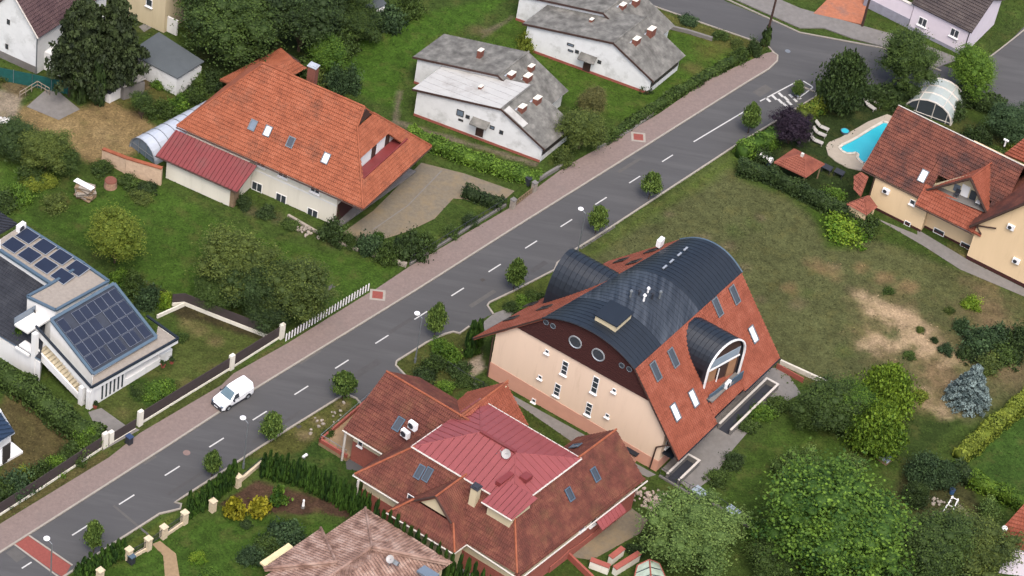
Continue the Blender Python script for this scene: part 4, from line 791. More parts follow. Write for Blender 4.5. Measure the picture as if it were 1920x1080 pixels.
    for px, py in ((1092, 988), (1112, 978)): wwin(t, F, px, py, 'u', -.25, .9, 1.0)
    for px, py in ((676, 831),): wwin(t, F, px, py, 'v', 5.2, .6, .9)
    for px, py in ((667, 876),): wwin(t, F, px, py, 'v', 5.17, .6, 1.2)
    wwin(t, F, 770, 935, 'v', .5, .8, 1.0)
    for px, py, k in ((1147, 957, 0), (1141, 982, 1)): aircon(('white air conditioner high on the brick wall below the pink canopy', 'white air conditioner on the brick wall, lower of the two by the yard')[k], hit(px, py, p(-.2, 0, 0), F.u), F.u)
    MB().prism([p(-.2, v_, z_) for v_, z_ in ((6.0, 0), (18.9, 0), (18.9, 2.7), (16.2, 2.7), (15.6, 1.9), (14.6, 1.2), (13.0, .95), (10.5, .95), (8.8, 1.3), (8.0, 1.0), (6.0, .9))], F.u * .1).build('curved_brick_facing', BRICK, t)
    for u, v in ((-24.5, 4.5), (-18.9, -.2)): MB().tube(p(u, v, 0), p(u, v, 4.3), .13, .13, 8).build('porch_post', GUTTER, t)
    # terrace at the street end, red parapet with rails
    MB().prism([p(-27.6, 4.6, 0), p(-24.1, 4.6, 0), p(-24.1, 14.5, 0), p(-28.6, 14.5, 0)], (0, 0, .45)).build('terrace', SANDP, t)
    MB().prism([p(-27.6, 4.6, .45), p(-24.1, 4.6, .45), p(-24.1, 4.8, .45), p(-27.5, 4.8, .45)], (0, 0, .5)).prism([p(-28.6, 14.5, .45), p(-27.6, 4.6, .45), p(-27.4, 4.6, .45), p(-28.4, 14.5, .45)], (0, 0, .5)).build('parapet', ORANGEP, t)
    rl = MB().tube(p(-24.2, 4.7, 1.5), p(-27.5, 4.7, 1.5), .035).tube(p(-27.5, 4.7, 1.5), p(-28.5, 14.4, 1.5), .035)
    for k in range(4): rl.tube(p(-24.3 - k * 1.07, 4.7, .9), p(-24.3 - k * 1.07, 4.7, 1.5), .025)
    for k in range(1, 6): rl.tube(p(-27.5 - .2 * k, 4.7 + 1.94 * k, .9), p(-27.5 - .2 * k, 4.7 + 1.94 * k, 1.5), .025)
    rl.build('railing', STEELG, t)
    # low red terrace wall on the yard side
    q = [W(1040, 1045), W(1060, 1042), W(1110, 1090)]; wlm = MB()
    for a, b in zip(q[:-1], q[1:]): wlm.obox((a + b) / 2 + UP * .4, (b - a) / 2, nrm(np.cross(UP, b - a)) * .12, UP * .4)
    wlm.build('garden_wall', ORANGEP, t)
red_house()
# ------------------------------------------------------------------ orange roofed house with its red annex and tunnel greenhouse
def orange_house():
    F = Fr(W(180 + 1335 / 2.7, 80 + 835 / 2.7, 4.8), -19.3, 66); p = F.p; t = thing('family_house', 'long cream house under a big orange hipped tile roof with four roof windows', 'house', p(-12, 6, 0))
    MB().fbox(F, -22.4, -3.2, .8, 13.2, 0, 4.75).build('wall', OFFW, t)
    MB().fbox(F, -22.42, -3.18, .78, .8, 2.75, 2.95).build('string_course', WHITE, t)
    zr = 12.3; E1 = .4
    fr = [p(-23.4, 0, 4.8), p(E1, 0, 4.8), p(-4.4, 5.4, 10.58), p(-4.7, 7.0, zr), p(-17.4, 7.0, zr), p(-18, 6.6, 11.86)]; slope(t, fr, ORANGE)
    slope(t, [p(-23.4, 14, 4.8), p(E1, 14, 4.8), p(-4.4, 8.6, 10.58), p(-4.7, 7.0, zr), p(-17.4, 7.0, zr)], ORANGE); slope(t, [p(-23.4, 0, 4.8), p(-23.4, 14, 4.8), p(-17.8, 7.4, 11.9), p(-17.8, 6.6, 11.9)], ORANGE)
    # street hip, cut open by a loggia: upper part, lower part, side strips
    H = lambda u: 10.58 - (u + 4.4) * (10.58 - 4.8) / (4.4 + E1)
    ua, ub = -2.55, -1.25
    yl = lambda u: 5.4 - (u + 4.4) * 5.4 / (4.4 + E1)
    slope(t, [p(-4.4, 5.4, 10.58), p(ua, yl(ua), H(ua)), p(ua, 14 - yl(ua), H(ua)), p(-4.4, 8.6, 10.58)], ORANGE)
    slope(t, [p(ub, yl(ub), H(ub)), p(E1, 0, 4.8), p(E1, 14, 4.8), p(ub, 14 - yl(ub), H(ub))], ORANGE)
    slope(t, [p(ua, yl(ua), H(ua)), p(ub, yl(ub), H(ub)), p(ub, yl(ub) + .4, H(ub)), p(ua, yl(ua) + .15, H(ua))], ORANGE); slope(t, [p(ub, 14 - yl(ub), H(ub)), p(ua, 14 - yl(ua), H(ua)), p(ua, 14 - yl(ua) - 1.6, H(ua)), p(ub, 14 - yl(ub) - 1.9, H(ub))], ORANGE)
    MB().prism([p(-2.86, v_, z_) for v_, z_ in ((2.6, 6.4), (11.2, 6.4), (9.9, 8.55), (4.1, 8.55))], F.u * .12).build('loggia_wall', WHITE, t); MB().fbox(F, -2.73, -1.3, 2.4, 11.0, 6.25, 6.4).build('loggia_floor', REDM, t); MB().fbox(F, -1.32, -1.18, 2.3, 11.2, 6.4, 6.95).build('loggia_parapet', REDM, t)
    for v in (6.2, 9.0): MB().fbox(F, -2.735, -2.7, v, v + .9, 6.42, 8.0).build('loggia_opening', DKBROWN, t)
    MB().prism([p(-4.62, 5.4, 10.58), p(-4.62, 8.6, 10.58), p(-4.62, 7.0, 12.2)], F.u * .1).build('gablet', DKBROWN, t)
    caps(t, [(p(E1, 0, 4.9), p(-4.4, 5.4, 10.7)), (p(E1, 14, 4.9), p(-4.4, 8.6, 10.7)), (p(-4.4, 5.4, 10.7), p(-4.7, 7, zr + .1)), (p(-4.7, 7, zr + .1), p(-17.4, 7, zr + .1)), (p(-23.4, 0, 4.9), p(-17.8, 6.6, 11.98)), (p(-23.4, 14, 4.9), p(-17.8, 7.4, 11.98))], ORANGE)
    gutter(t, [(p(-23.4, -.08, 4.68), p(E1, -.08, 4.68)), (p(E1 + .08, 0, 4.68), p(E1 + .08, 14, 4.68))], DKBROWN)
    for px, py, g in ((475, 235, GLASSG), (503, 246, GLASSB), (546, 267, GLASS), (612, 297, GLASSB)): sky_px(t, px, py, fr, .85, 1.25, FRAMEG, g)
    c = chimney(t, p(-12.2, 8.4, 10.8), 1.0, .8, 2.9, BRICKC, LEAD, F)
    for px, py in ((482, 350), (527, 372), (586, 400)): wwin(t, F, px, py, 'v', .8, 1.35, 1.25, None, None, True, 1)
    for px, py in ((435, 281), (489, 307), (531, 327), (591, 356)): wwin(t, F, px, py, 'v', .8, 1.2, .8, None, None, True, 1)
    MB().prism([p(-3.3, .8, 0), p(-2.5, .8, 0), p(-1.1, 14.2, 0), p(-3.3, 14.2, 0)], (0, 0, .25)).build('porch_floor', CONC, t); MB().fbox(F, -3.19, -3.1, 1.0, 4.4, .3, 2.9).build('porch_boarding', BROWNW, t); MB().fbox(F, -3.19, -3.12, 5.2, 12, .9, 2.9).build('window', GLASS, t)
    # annex
    a = thing('annex', 'cream lean-to annex with a red ribbed metal roof beside the orange house', 'annex', p(-18, -2, 0))
    AL = [p(-23.4, -3.7, 2.9), p(-12.9, -3.7, 2.9), p(-12.9, -.1, 4.35), p(-23.4, -.1, 4.35)]
    MB().prism([p(-22.2, -3.3, 0), p(-14.0, -3.3, 0), p(-14.0, .75, 0), p(-22.2, .75, 0)], (0, 0, 2.85)).build('wall', OFFW, a)
    MB().prism([p(-22.2, -3.3, 2.85), p(-22.2, .75, 2.85), p(-22.2, .75, 4.5), p(-22.2, -3.3, 2.95)], F.u * 8.2).build('wall_top', OFFW, a)
    metal(a, AL, REDM, .5, rib=.06); MB().prism(AL, (0, 0, -.1)).build('roof_deck', DKBROWN, a); gutter(a, [(p(-23.4, -3.78, 2.85), p(-12.9, -3.78, 2.85))], DKBROWN)
    MB().fbox(F, -14.0, -13.5, -3.25, -2.2, 0, 2.7).build('log_store', WOOD, a)
    wl_ = MB().fbox(F, -19.5, -17.8, .2, .78, 4.35, 4.75).build('upstand', OFFW, a)
    # tunnel greenhouse
    g = thing('tunnel_greenhouse', 'long pale polytunnel greenhouse beside the cream annex', 'greenhouse', W(270, 300)); A0, A1 = W(266, 293), W(400, 222); d = nrm(A1 - A0); s = np.cross(UP, d); L = np.linalg.norm(A1 - A0); film = mat('tunnel_film', C(196, 204, 216, .62), .35, .05, 1, spec=.5)
    N = 12; arcp = [(2.1 * math.cos(x), 2.3 * math.sin(x)) for x in np.linspace(0, math.pi, N + 1)]
    for k in range(8):
        mb = MB(); lo, hi = L * k / 8 + .04, L * (k + 1) / 8 - .04
        for (x0, z0), (x1, z1) in zip(arcp[:-1], arcp[1:]): mb.prism([A0 + d * lo + s * x0 + UP * z0, A0 + d * hi + s * x0 + UP * z0, A0 + d * hi + s * x1 + UP * z1, A0 + d * lo + s * x1 + UP * z1], -UP * .03 - s * x0 * .01)
        mb.build('film_sheet', film, g)
    for k in range(9):
        mb = MB()
        for (x0, z0), (x1, z1) in zip(arcp[:-1], arcp[1:]): mb.tube(A0 + d * L * k / 8 + s * x0 * 1.01 + UP * z0 * 1.01, A0 + d * L * k / 8 + s * x1 * 1.01 + UP * z1 * 1.01, .04, .04, 5)
        if k == 0: mb.tube(A0 - s * .6, A0 - s * .6 + UP * 2.1, .04).tube(A0 + s * .6, A0 + s * .6 + UP * 2.1, .04).tube(A0 - s * 1.9 + UP, A0 + s * 1.9 + UP, .04)
        mb.build('hoop', STEELG, g)
    MB().prism([A0 + d * .2 + s * x + UP * z for x, z in arcp], d * .02).build('end_wall', GLASSG, g)
    # garden wall with orange coping
    gw = thing('garden_wall', 'beige block wall with an orange tile coping beside the polytunnel', 'wall', W(250, 330)); q = [W(192, 300), W(236, 325), W(302, 347)]; hts = (1.6, 2.2, 2.4); m1 = MB(); m2 = MB()
    for i in range(2):
        a_, b_ = q[i], q[i + 1]; s2 = nrm(np.cross(UP, b_ - a_)) * .15; m1.prism([a_ - s2, b_ - s2, b_ - s2 + UP * hts[i + 1], a_ - s2 + UP * hts[i]], s2 * 2); m2.prism([a_ - s2 * 1.5 + UP * (hts[i] + .004), b_ - s2 * 1.5 + UP * (hts[i + 1] + .004), b_ - s2 * 1.5 + UP * (hts[i + 1] + .14), a_ - s2 * 1.5 + UP * (hts[i] + .14)], s2 * 3)
    m1.build('wall', mat('beige_block', C(198, 172, 146, .75), .9, .12, 3), gw); m2.build('coping', ORANGE, gw)
    # orange outbuilding roof behind
    o = thing('outbuilding', 'small outbuilding with an orange tile roof behind the long cream house', 'outbuilding', W(470, 165)); z = 3.6
    R4 = [W(412, 149, 2.7), W(494, 118, 4.6), W(543, 90, 4.6), W(455, 120, 2.9)]; B = [W(425, 149, 2.7), W(500, 150, 2.7), W(560, 118, 2.7), W(480, 117, 2.7)]
    slope(o, [W(412, 150, 2.8), W(527, 91, 2.8), W(549, 110, 4.3), W(448, 163, 4.3)], ORANGE); slope(o, [W(448, 163, 4.3), W(549, 110, 4.3), W(575, 128, 2.8), W(476, 182, 2.8)], ORANGE); MB().prism([W(430, 176), W(470, 198), W(560, 150), W(524, 125)], (0, 0, 2.7)).build('wall', DKBROWN, o)
orange_house()
# ------------------------------------------------------------------ the two old whitewashed houses
def old_house(label, FA, A, FB, B, whiteroof, chim, door):
    t = thing('old_house', label, 'house', FA.p(-8, 4, 0))
    for F, (u0, ur, u1, v0, v1, zl, zr, zrt), tag_ in ((FB, B, 'b'), (FA, A, 'a')):
        p = F.p; e = .35
        MB().prism([p(u0 + .5, v0 + .3, 0), p(u1 - .5, v0 + .3, 0), p(u1 - .5, v0 + .3, zrt + .1), p(ur, v0 + .3, zr - .2), p(u0 + .5, v0 + .3, zl - .1)], F.v * (v1 - v0 - .6)).build('wall', OLDW, t)
        MB().fbox(F, u0 + .48, u1 - .48, v0 + .26, v0 + .3, 0, .35).build('plinth', BRICK, t)
        LPn = [p(u0, v0, zl), p(ur, v0, zr), p(ur, v1, zr), p(u0, v1, zl)]
        if whiteroof and tag_ == 'a': metal(t, LPn, mat('white_felt_roof', C(216, 216, 212, .5), .8, .03, .8, stain=C(180, 174, 166, KH)), 1.05, 'roof_sheet', .04, .06, 0)
        else: slope(t, LPn, SLATE, .42, lift=.04)
        RP = [p(ur, v0, zr), p(u1, v0, zrt), p(u1, v1, zrt), p(ur, v1, zr)]; slope(t, RP, SLATE, .42, lift=.04)
        MB().prism([p(u0, v0 - .03, zl - .2), p(ur, v0 - .03, zr - .2), p(ur, v0 - .03, zr + .08), p(u0, v0 - .03, zl + .08)], F.v * .05).build('verge_board', DKBROWN, t); MB().prism([p(ur, v0 - .03, zr - .2), p(u1, v0 - .03, zrt - .2), p(u1, v0 - .03, zrt + .08), p(ur, v0 - .03, zr + .08)], F.v * .05).build('verge_board', DKBROWN, t)
        caps(t, [(p(ur, v0, zr + .05), p(ur, v1, zr + .05))], SLATE, .13)
        if tag_ == 'a':
            if whiteroof: MB().prism([p(ur + .3, v0 + .1, zr - .1), p(ur + 2.9, v0 + .1, zr + (zrt - zr) * 2.9 / (u1 - ur) + .12), p(ur + 2.9, v0 + 1.1, zr + (zrt - zr) * 2.9 / (u1 - ur) + .12), p(ur + .3, v0 + 1.1, zr - .04)], (0, 0, .06)).build('roof_patch', mat('white_felt_roof', C(206, 200, 192)), t)
            MB().fbox(F, u1 - .52, u1 - .44, v0 + .5, v1 - .5, .9, 2.0).build('window_band', FRAMED, t)
        for k, (u, v, h, s_) in enumerate(chim[tag_]):
            z = zl + (zr - zl) * (u - u0) / (ur - u0) if u < ur else zr + (zrt - zr) * (u - ur) / (u1 - ur)
            cb = MB().fbox(F, u - s_ / 2, u + s_ / 2, v - s_ * .8, v + s_ * .8, z - .3, z + h * .72).build('chimney', BRICKC, t); h *= .72; MB().fbox(F, u - s_ / 2 - .02, u + s_ / 2 + .02, v - s_ * .82, v + s_ * .82, z + h, z + h + .08).build('cap', OFFW, cb)
            if s_ > .5:
                MB().fbox(F, u - s_ / 2 - .7, u - s_ / 2 - .05, v - .7, v + .5, z + .05, z + .32).build('flashing', LEAD, t)
    p = FA.p; u0, ur, u1, v0, v1, zl, zr, zrt = A
    for px, py, w_, h_, k in door:
        if k == 'd':
            c = hit(px, py, p(0, v0 + .3, 0), np.cross(FA.u, UP)); n = -nrm(FA.v); n = nrm(np.cross(FA.u, UP)); dr = MB().obox(c, FA.u * w_ / 2, UP * h_ / 2, n * .04).build('door', DKBROWN, t)
            MB().obox(c + UP * (h_ / 2 + .35) + n * .5, FA.u * (w_ / 2 + .6), n * .65 - UP * .18, UP * .05).build('door_canopy', SLATE, t)
        elif k == 'g': wwin(t, FA, px, py, 'v', v0 + .3, w_, h_, FRAMED, GLASSG, False)
        else: wwin(t, FA, px, py, 'v', v0 + .3, w_, h_, FRAMED, GLASS, False)
    return t
FA = Fr(W(740 + 930 / 3.375, 1040 / 3.375), -15, 62); A = (-16.9, -5.9, .1, -.1, 6.1, 3.9, 5.7, 2.3); B_ = (-20.6, -9.9, -4.2, 5.6, 11.9, 3.9, 5.7, 2.3)
old_house('old whitewashed house with one pale felt roof slope beside the grey slates', FA, A, FA, B_, True, dict(a=[(-10.4, 3.1, .5, .35), (-4.5, 2.0, .9, .6), (-4.2, 4.6, 1.0, .6)], b=[(-14.0, 8.6, 1.5, .45), (-9.0, 7.0, .7, .6), (-7.7, 8.4, 1.0, .65), (-8.3, 10.0, .9, .5)]),
          [(900, 243, .95, 2.0, 'd'), (863, 212, .9, .9, 'g'), (877, 219, .5, .5, 'w'), (864, 225, .6, .3, 'w'), (923, 239, .6, .5, 'g'), (940, 248, .5, .55, 'w')])
FA2 = Fr(W(740 + 1565 / 3.375, 590 / 3.375), -15, 62); A2_ = (-16.2, -4.7, 1.15, -.1, 7.1, 3.8, 5.7, 2.3); B2_ = (-20.3, -9.0, -3.2, 4.9, 12.2, 3.9, 5.7, 2.3)
old_house('old whitewashed house all under grey slates, nearer the side street', FA2, A2_, FA2, B2_, False, dict(a=[(-9.6, 3.6, .5, .35), (-3.2, 2.6, 1.0, .6), (-2.9, 5.4, 1.4, .65)], b=[(-8.2, 8.0, .7, .55), (-7.6, 10.0, 1.1, .6)]),
          [(1101, 121, .95, 2.0, 'd'), (1070, 84, .9, .4, 'g'), (1082, 97, .5, .5, 'w'), (1124, 116, .5, .5, 'w'), (1070, 95, .7, .3, 'g')])
# ------------------------------------------------------------------ white house with the solar roof
def solar_house():
    o = W(163, 772); F = Fr(o, -27, 57); p = F.p; t = thing('modern_house', 'white modern house with a steep roof full of solar panels', 'house', p(-6, 6, 0)); k = 544 / 1175
    c = lambda x, y, z: W(x * k, 380 + y * k, z)
    # steep panel roof
    T = [c(205, 475, 7.2), c(376, 695, 3.5), c(632, 545, 3.5), c(460, 328, 7.2)]
    cc, n, d, s = plane_of(T)
    MB().prism(T, -n * .25).build('roof', mat('dark_roof_membrane', C(52, 58, 70, .7), .6), t); a, b, e, f = T
    for q0, q1 in ((a, b), (b, e), (e, f), (f, a)): MB().obox((q0 + q1) / 2 + n * .08, (q1 - q0) / 2, nrm(np.cross(n, q1 - q0)) * .16, n * .1).build('roof_trim', BLUEG, t)
    cols, rows = 8, 4; skip = {(1, 0), (1, 1), (3, 1)}
    P = lambda x, y: (a * (1 - x) + f * x) * (1 - y) + (b * (1 - x) + e * x) * y
    for j in range(rows):
        for i in range(cols):
            if (i, j) in ((1, 0), (4, 1)): continue
            if j == rows - 1 and i in (2, 4, 6): x0, x1 = (i + .0) / cols, (i + .62) / cols
            else: x0, x1 = i / cols, (i + 1) / cols
            x0, x1 = .03 + .94 * x0 + .003, .03 + .94 * x1 - .003; y0, y1 = .06 + .88 * j / rows + .006, .06 + .88 * (j + 1) / rows - .006
            q = [P(x0, y0), P(x1, y0), P(x1, y1), P(x0, y1)]; ob = MB().prism([v + n * .1 for v in q], n * .06).build('solar_panel', mat('panel_frame', C(140, 148, 162, .7), .4), t); m = (q[0] + q[2]) / 2
            MB().poly([v + (m - v) * .028 + n * .168 for v in q][::-1] if np.cross(q[1] - q[0], q[2] - q[1]) @ n < 0 else [v + (m - v) * .028 + n * .168 for v in q]).build('cell_sheet', PV, ob)
    # body under it, with the white flank
    b0 = [np.array([v[0], v[1], 0]) for v in (b, e, f, a)]; dn = lambda v, z: np.array([v[0], v[1], z])
    MB().prism([dn(a, 0), dn(b, 0), dn(b, 3.3), dn(a, 6.9)], nrm(dn(f - a, 0)) * (np.linalg.norm(dn(f - a, 0)) - .1)).build('wall', WHITE, t)
    # white terrace slab round the front with a pale gravel top and dark coping
    S0, S1, S2 = c(370, 752, 3.1), c(722, 553, 3.1), c(600, 465, 3.4); SL = c(145, 503, 6.4)
    MB().prism([S0, S1, c(640, 500, 3.1), c(632, 545, 3.1) , c(376, 695, 3.1)], (0, 0, -.55)).build('terrace_slab', WHITE, t)
    MB().prism([S0 + UP * .004 + (cc - S0) * .03 * np.array([1, 1, 0]), S1 + UP * .004 + (cc - S1) * .03 * np.array([1, 1, 0]), c(640, 502, 3.104), c(632, 547, 3.104), c(378, 697, 3.104)], (0, 0, .06)).build('terrace_gravel', GRAVELR, t)
    for q0, q1 in ((S0, S1), (S1, c(595, 462, 3.1)), (S0, SL)): MB().obox((q0 + q1) / 2 + UP * .12, (q1 - q0) / 2, nrm(np.cross(UP, q1 - q0)) * .12, UP * .09).build('coping', DARKM, t)
    fl = MB().prism([S0 - UP * .0, SL - UP * .0, SL - UP * 1.0, S0 - UP * .75], nrm(np.cross(UP, S0 - SL)) * .2); fl.build('sloping_parapet', WHITE, t)
    # ground floor and pillars
    w0, w1 = c(355, 838, 0), c(505, 745, 0); up = UP
    MB().prism([w0, w1, w1 + nrm(dn(a - b, 0)) * .3, w0 + nrm(dn(a - b, 0)) * .3], (0, 0, 2.55)).build('front_wall', WHITE, t)
    rr = nrm(w1 - w0); nn = np.cross(rr, UP); nn = nn if nn @ (CAM - w0) > 0 else -nn
    for i in range(6): MB().obox(w0 + rr * (1.9 + i * .55) + UP * 1.3 + nn * .02, rr * .1, nn * .03, UP * 1.0).build('slot_window', GLASS, t)
    MB().obox(w1 + rr * 2.6 + UP * 1.4 - nn * 1.2, rr * 2.5, nn * .1, UP * 1.1).build('veranda_opening', DKBROWN, t); MB().prism([w1 - nn * .0, w1 + rr * 5.6, w1 + rr * 5.6 - nn * 1.5, w1 - nn * 1.5], (0, 0, .9)).build('veranda_base', WHITE, t)
    MB().prism([w1 + rr * 5.0, w1 + rr * 6.6, w1 + rr * 6.6 - nn * 2.0, w1 + rr * 5.0 - nn * 2.0], (0, 0, 1.25)).build('planter_wall', WHITE, t)
    # outside stair along the flank, with its white cheek
    s0, s1 = c(330, 800, 0.1), c(158, 596, 3.4); dn_ = s1 - s0; dh = nrm(dn(dn_, 0)); sn = np.cross(UP, dh); sn = sn if sn @ (CAM - s0) < 0 else -sn; L = np.linalg.norm(dn(dn_, 0)); N = 15
    st = MB().prism([s0 - sn * .1, dn(s0, .9) - sn * .1, dn(s1, s1[2] + .2) - sn * .1, dn(s1, s1[2] - .9) - sn * .1], -sn * .16).build('stair_cheek', WHITE, t)
    for i in range(N): MB().obox(s0 + dh * L * (i + .5) / N + UP * (s1[2] * (i + 1) / N - .1) + sn * .6, dh * L / N * .5, sn * .65, UP * .09).build('stair_tread', mat('cream_stone_step', C(208, 196, 168, .6), .85, .06), t)
    MB().obox(s1 - dh * -.9 + sn * .3 + UP * .0, dh * 1.0, sn * 1.2, UP * .12).build('landing', WHITE, t)
    for (x, y, z0, z1) in ((137, 705, 0, 6.2), (330, 815, 0, 2.5), (362, 830, 0, 2.6)):
        q = c(x, y, z0); MB().obox(q + UP * z1 / 2, F.u * .25, F.v * .25, UP * z1 / 2).build('pillar', WHITE, t)
    bl = c(100, 492, 5.6); MB().obox(bl + F.v * .8 + F.u * .3, F.u * .9, F.v * 1.6, UP * .12).build('balcony', WHITE, t); MB().obox(bl + F.v * .8 - F.u * .62 + UP * .5, F.u * .03, F.v * 1.6, UP * .45).build('glass_rail', GLASSG, t)
    bl = c(98, 583, 3.0); MB().obox(bl + F.v * .8 + F.u * .4, F.u * .9, F.v * 1.6, UP * .12).build('balcony', WHITE, t)
    # taller flat roofed block behind, and the long flat strip with slanted panels
    q = [c(225, 438, 7.1), c(440, 320, 7.1), c(340, 250, 7.1), c(205, 332, 7.1), c(110, 383, 7.1)]
    MB().prism([dn(v, 0) for v in q], (0, 0, 7.0)).build('block_wall', WHITE, t); MB().prism([v - UP * .09 + (sum(q) / 5 - v) * .04 for v in q], (0, 0, .08)).build('flat_roof', GRAVELR, t)
    for i in range(len(q)): MB().obox((q[i] + q[(i + 1) % 5]) / 2 + UP * .08, (q[(i + 1) % 5] - q[i]) / 2, nrm(np.cross(UP, q[(i + 1) % 5] - q[i])) * .14, UP * .12).build('parapet', BLUEG, t)
    q = [c(205, 330, 7.1), c(340, 250, 7.1), c(85, 90, 7.1), c(0, 145, 7.1), c(0, 195, 7.1)]
    MB().prism([dn(v, 0) for v in q], (0, 0, 6.98)).build('strip_wall', WHITE, t); MB().prism([v - UP * .1 + (sum(q) / 5 - v) * .02 for v in q], (0, 0, .06)).build('flat_roof', GRAVELR, t)
    for v0, v1 in ((q[1], q[2]), (q[0], q[4])): MB().obox((v0 + v1) / 2 + UP * .08, (v1 - v0) / 2, nrm(np.cross(UP, v1 - v0)) * .16, UP * .14).build('parapet', BLUEG, t)
    # slanted panels in pairs
    for (x, y) in ((55, 172), (112, 135), (120, 213), (180, 178), (186, 255), (247, 220), (253, 298), (314, 266)):
        m = c(x, y, 7.3); ob = MB().obox(m, nrm(q[1] - q[2]) * .95, nrm(q[1] - q[0]) * .8 + UP * .12, UP * .04).build('solar_panel', ALU, t); MB().obox(m + UP * .045, nrm(q[1] - q[2]) * .9, nrm(q[1] - q[0]) * .75 + UP * .112, UP * .008).build('cell_sheet', PV, ob)
    aircon('white box unit on the flat roof edge by the slanted solar panels', c(78, 95, 7.5), F.u, None, 1.0, .9, .5)
    wwin_c = c(137, 450, 5.5); win(t, wwin_c, F.u, UP, -F.v, .5, 1.2, FRAMED, GLASS)
    # dark tiled roof on the left
    DR = [c(200, 338, 6.4), c(-60, 178, 6.4), c(-100, 480, 3.0), c(0, 575, 3.0)]; DR[3] = DR[0] + (DR[2] - DR[1]) * .98; slope(t, DR, DARKT, .38)
    gutter(t, [(DR[2], DR[3])], BLUEG); DR2 = [c(0, 125, 6.3), c(70, 85, 6.3), c(-20, 25, 6.3), c(-90, 60, 6.3)]; slope(t, DR2, DARKT)
    MB().prism([dn(DR[0], 0), dn(DR[1], 0), dn(DR[2], 0), dn(DR[3], 0)], (0, 0, 2.7)).build('left_wall', WHITE, t)
    for (x, y, k2) in ((385, 830, 0), (338, 808, 1), (660, 665, 2), (695, 650, 3)):
        g = c(x, y, 0 if k2 < 2 else 1.2); pt = thing('potted_plant', ('terracotta pot with a dark plant right of the white entrance pillars', 'potted plant at the foot of the white outside stair', 'terracotta pot on the white planter wall nearer the slot windows', 'terracotta pot on the far end of the white planter wall')[k2], 'potted plant', g)
        MB().tube((g[0], g[1], g[2]), (g[0], g[1], g[2] + .45), .2, .28, 10).build('pot', mat('terracotta', C(140, 70, 60, .7)), pt); crown_obj('foliage', get_crown('bush', 'small', k2 % 3), LEAF['dark'], (0, 0, .4), (.4, .4, .55), k2, pt)
solar_house()
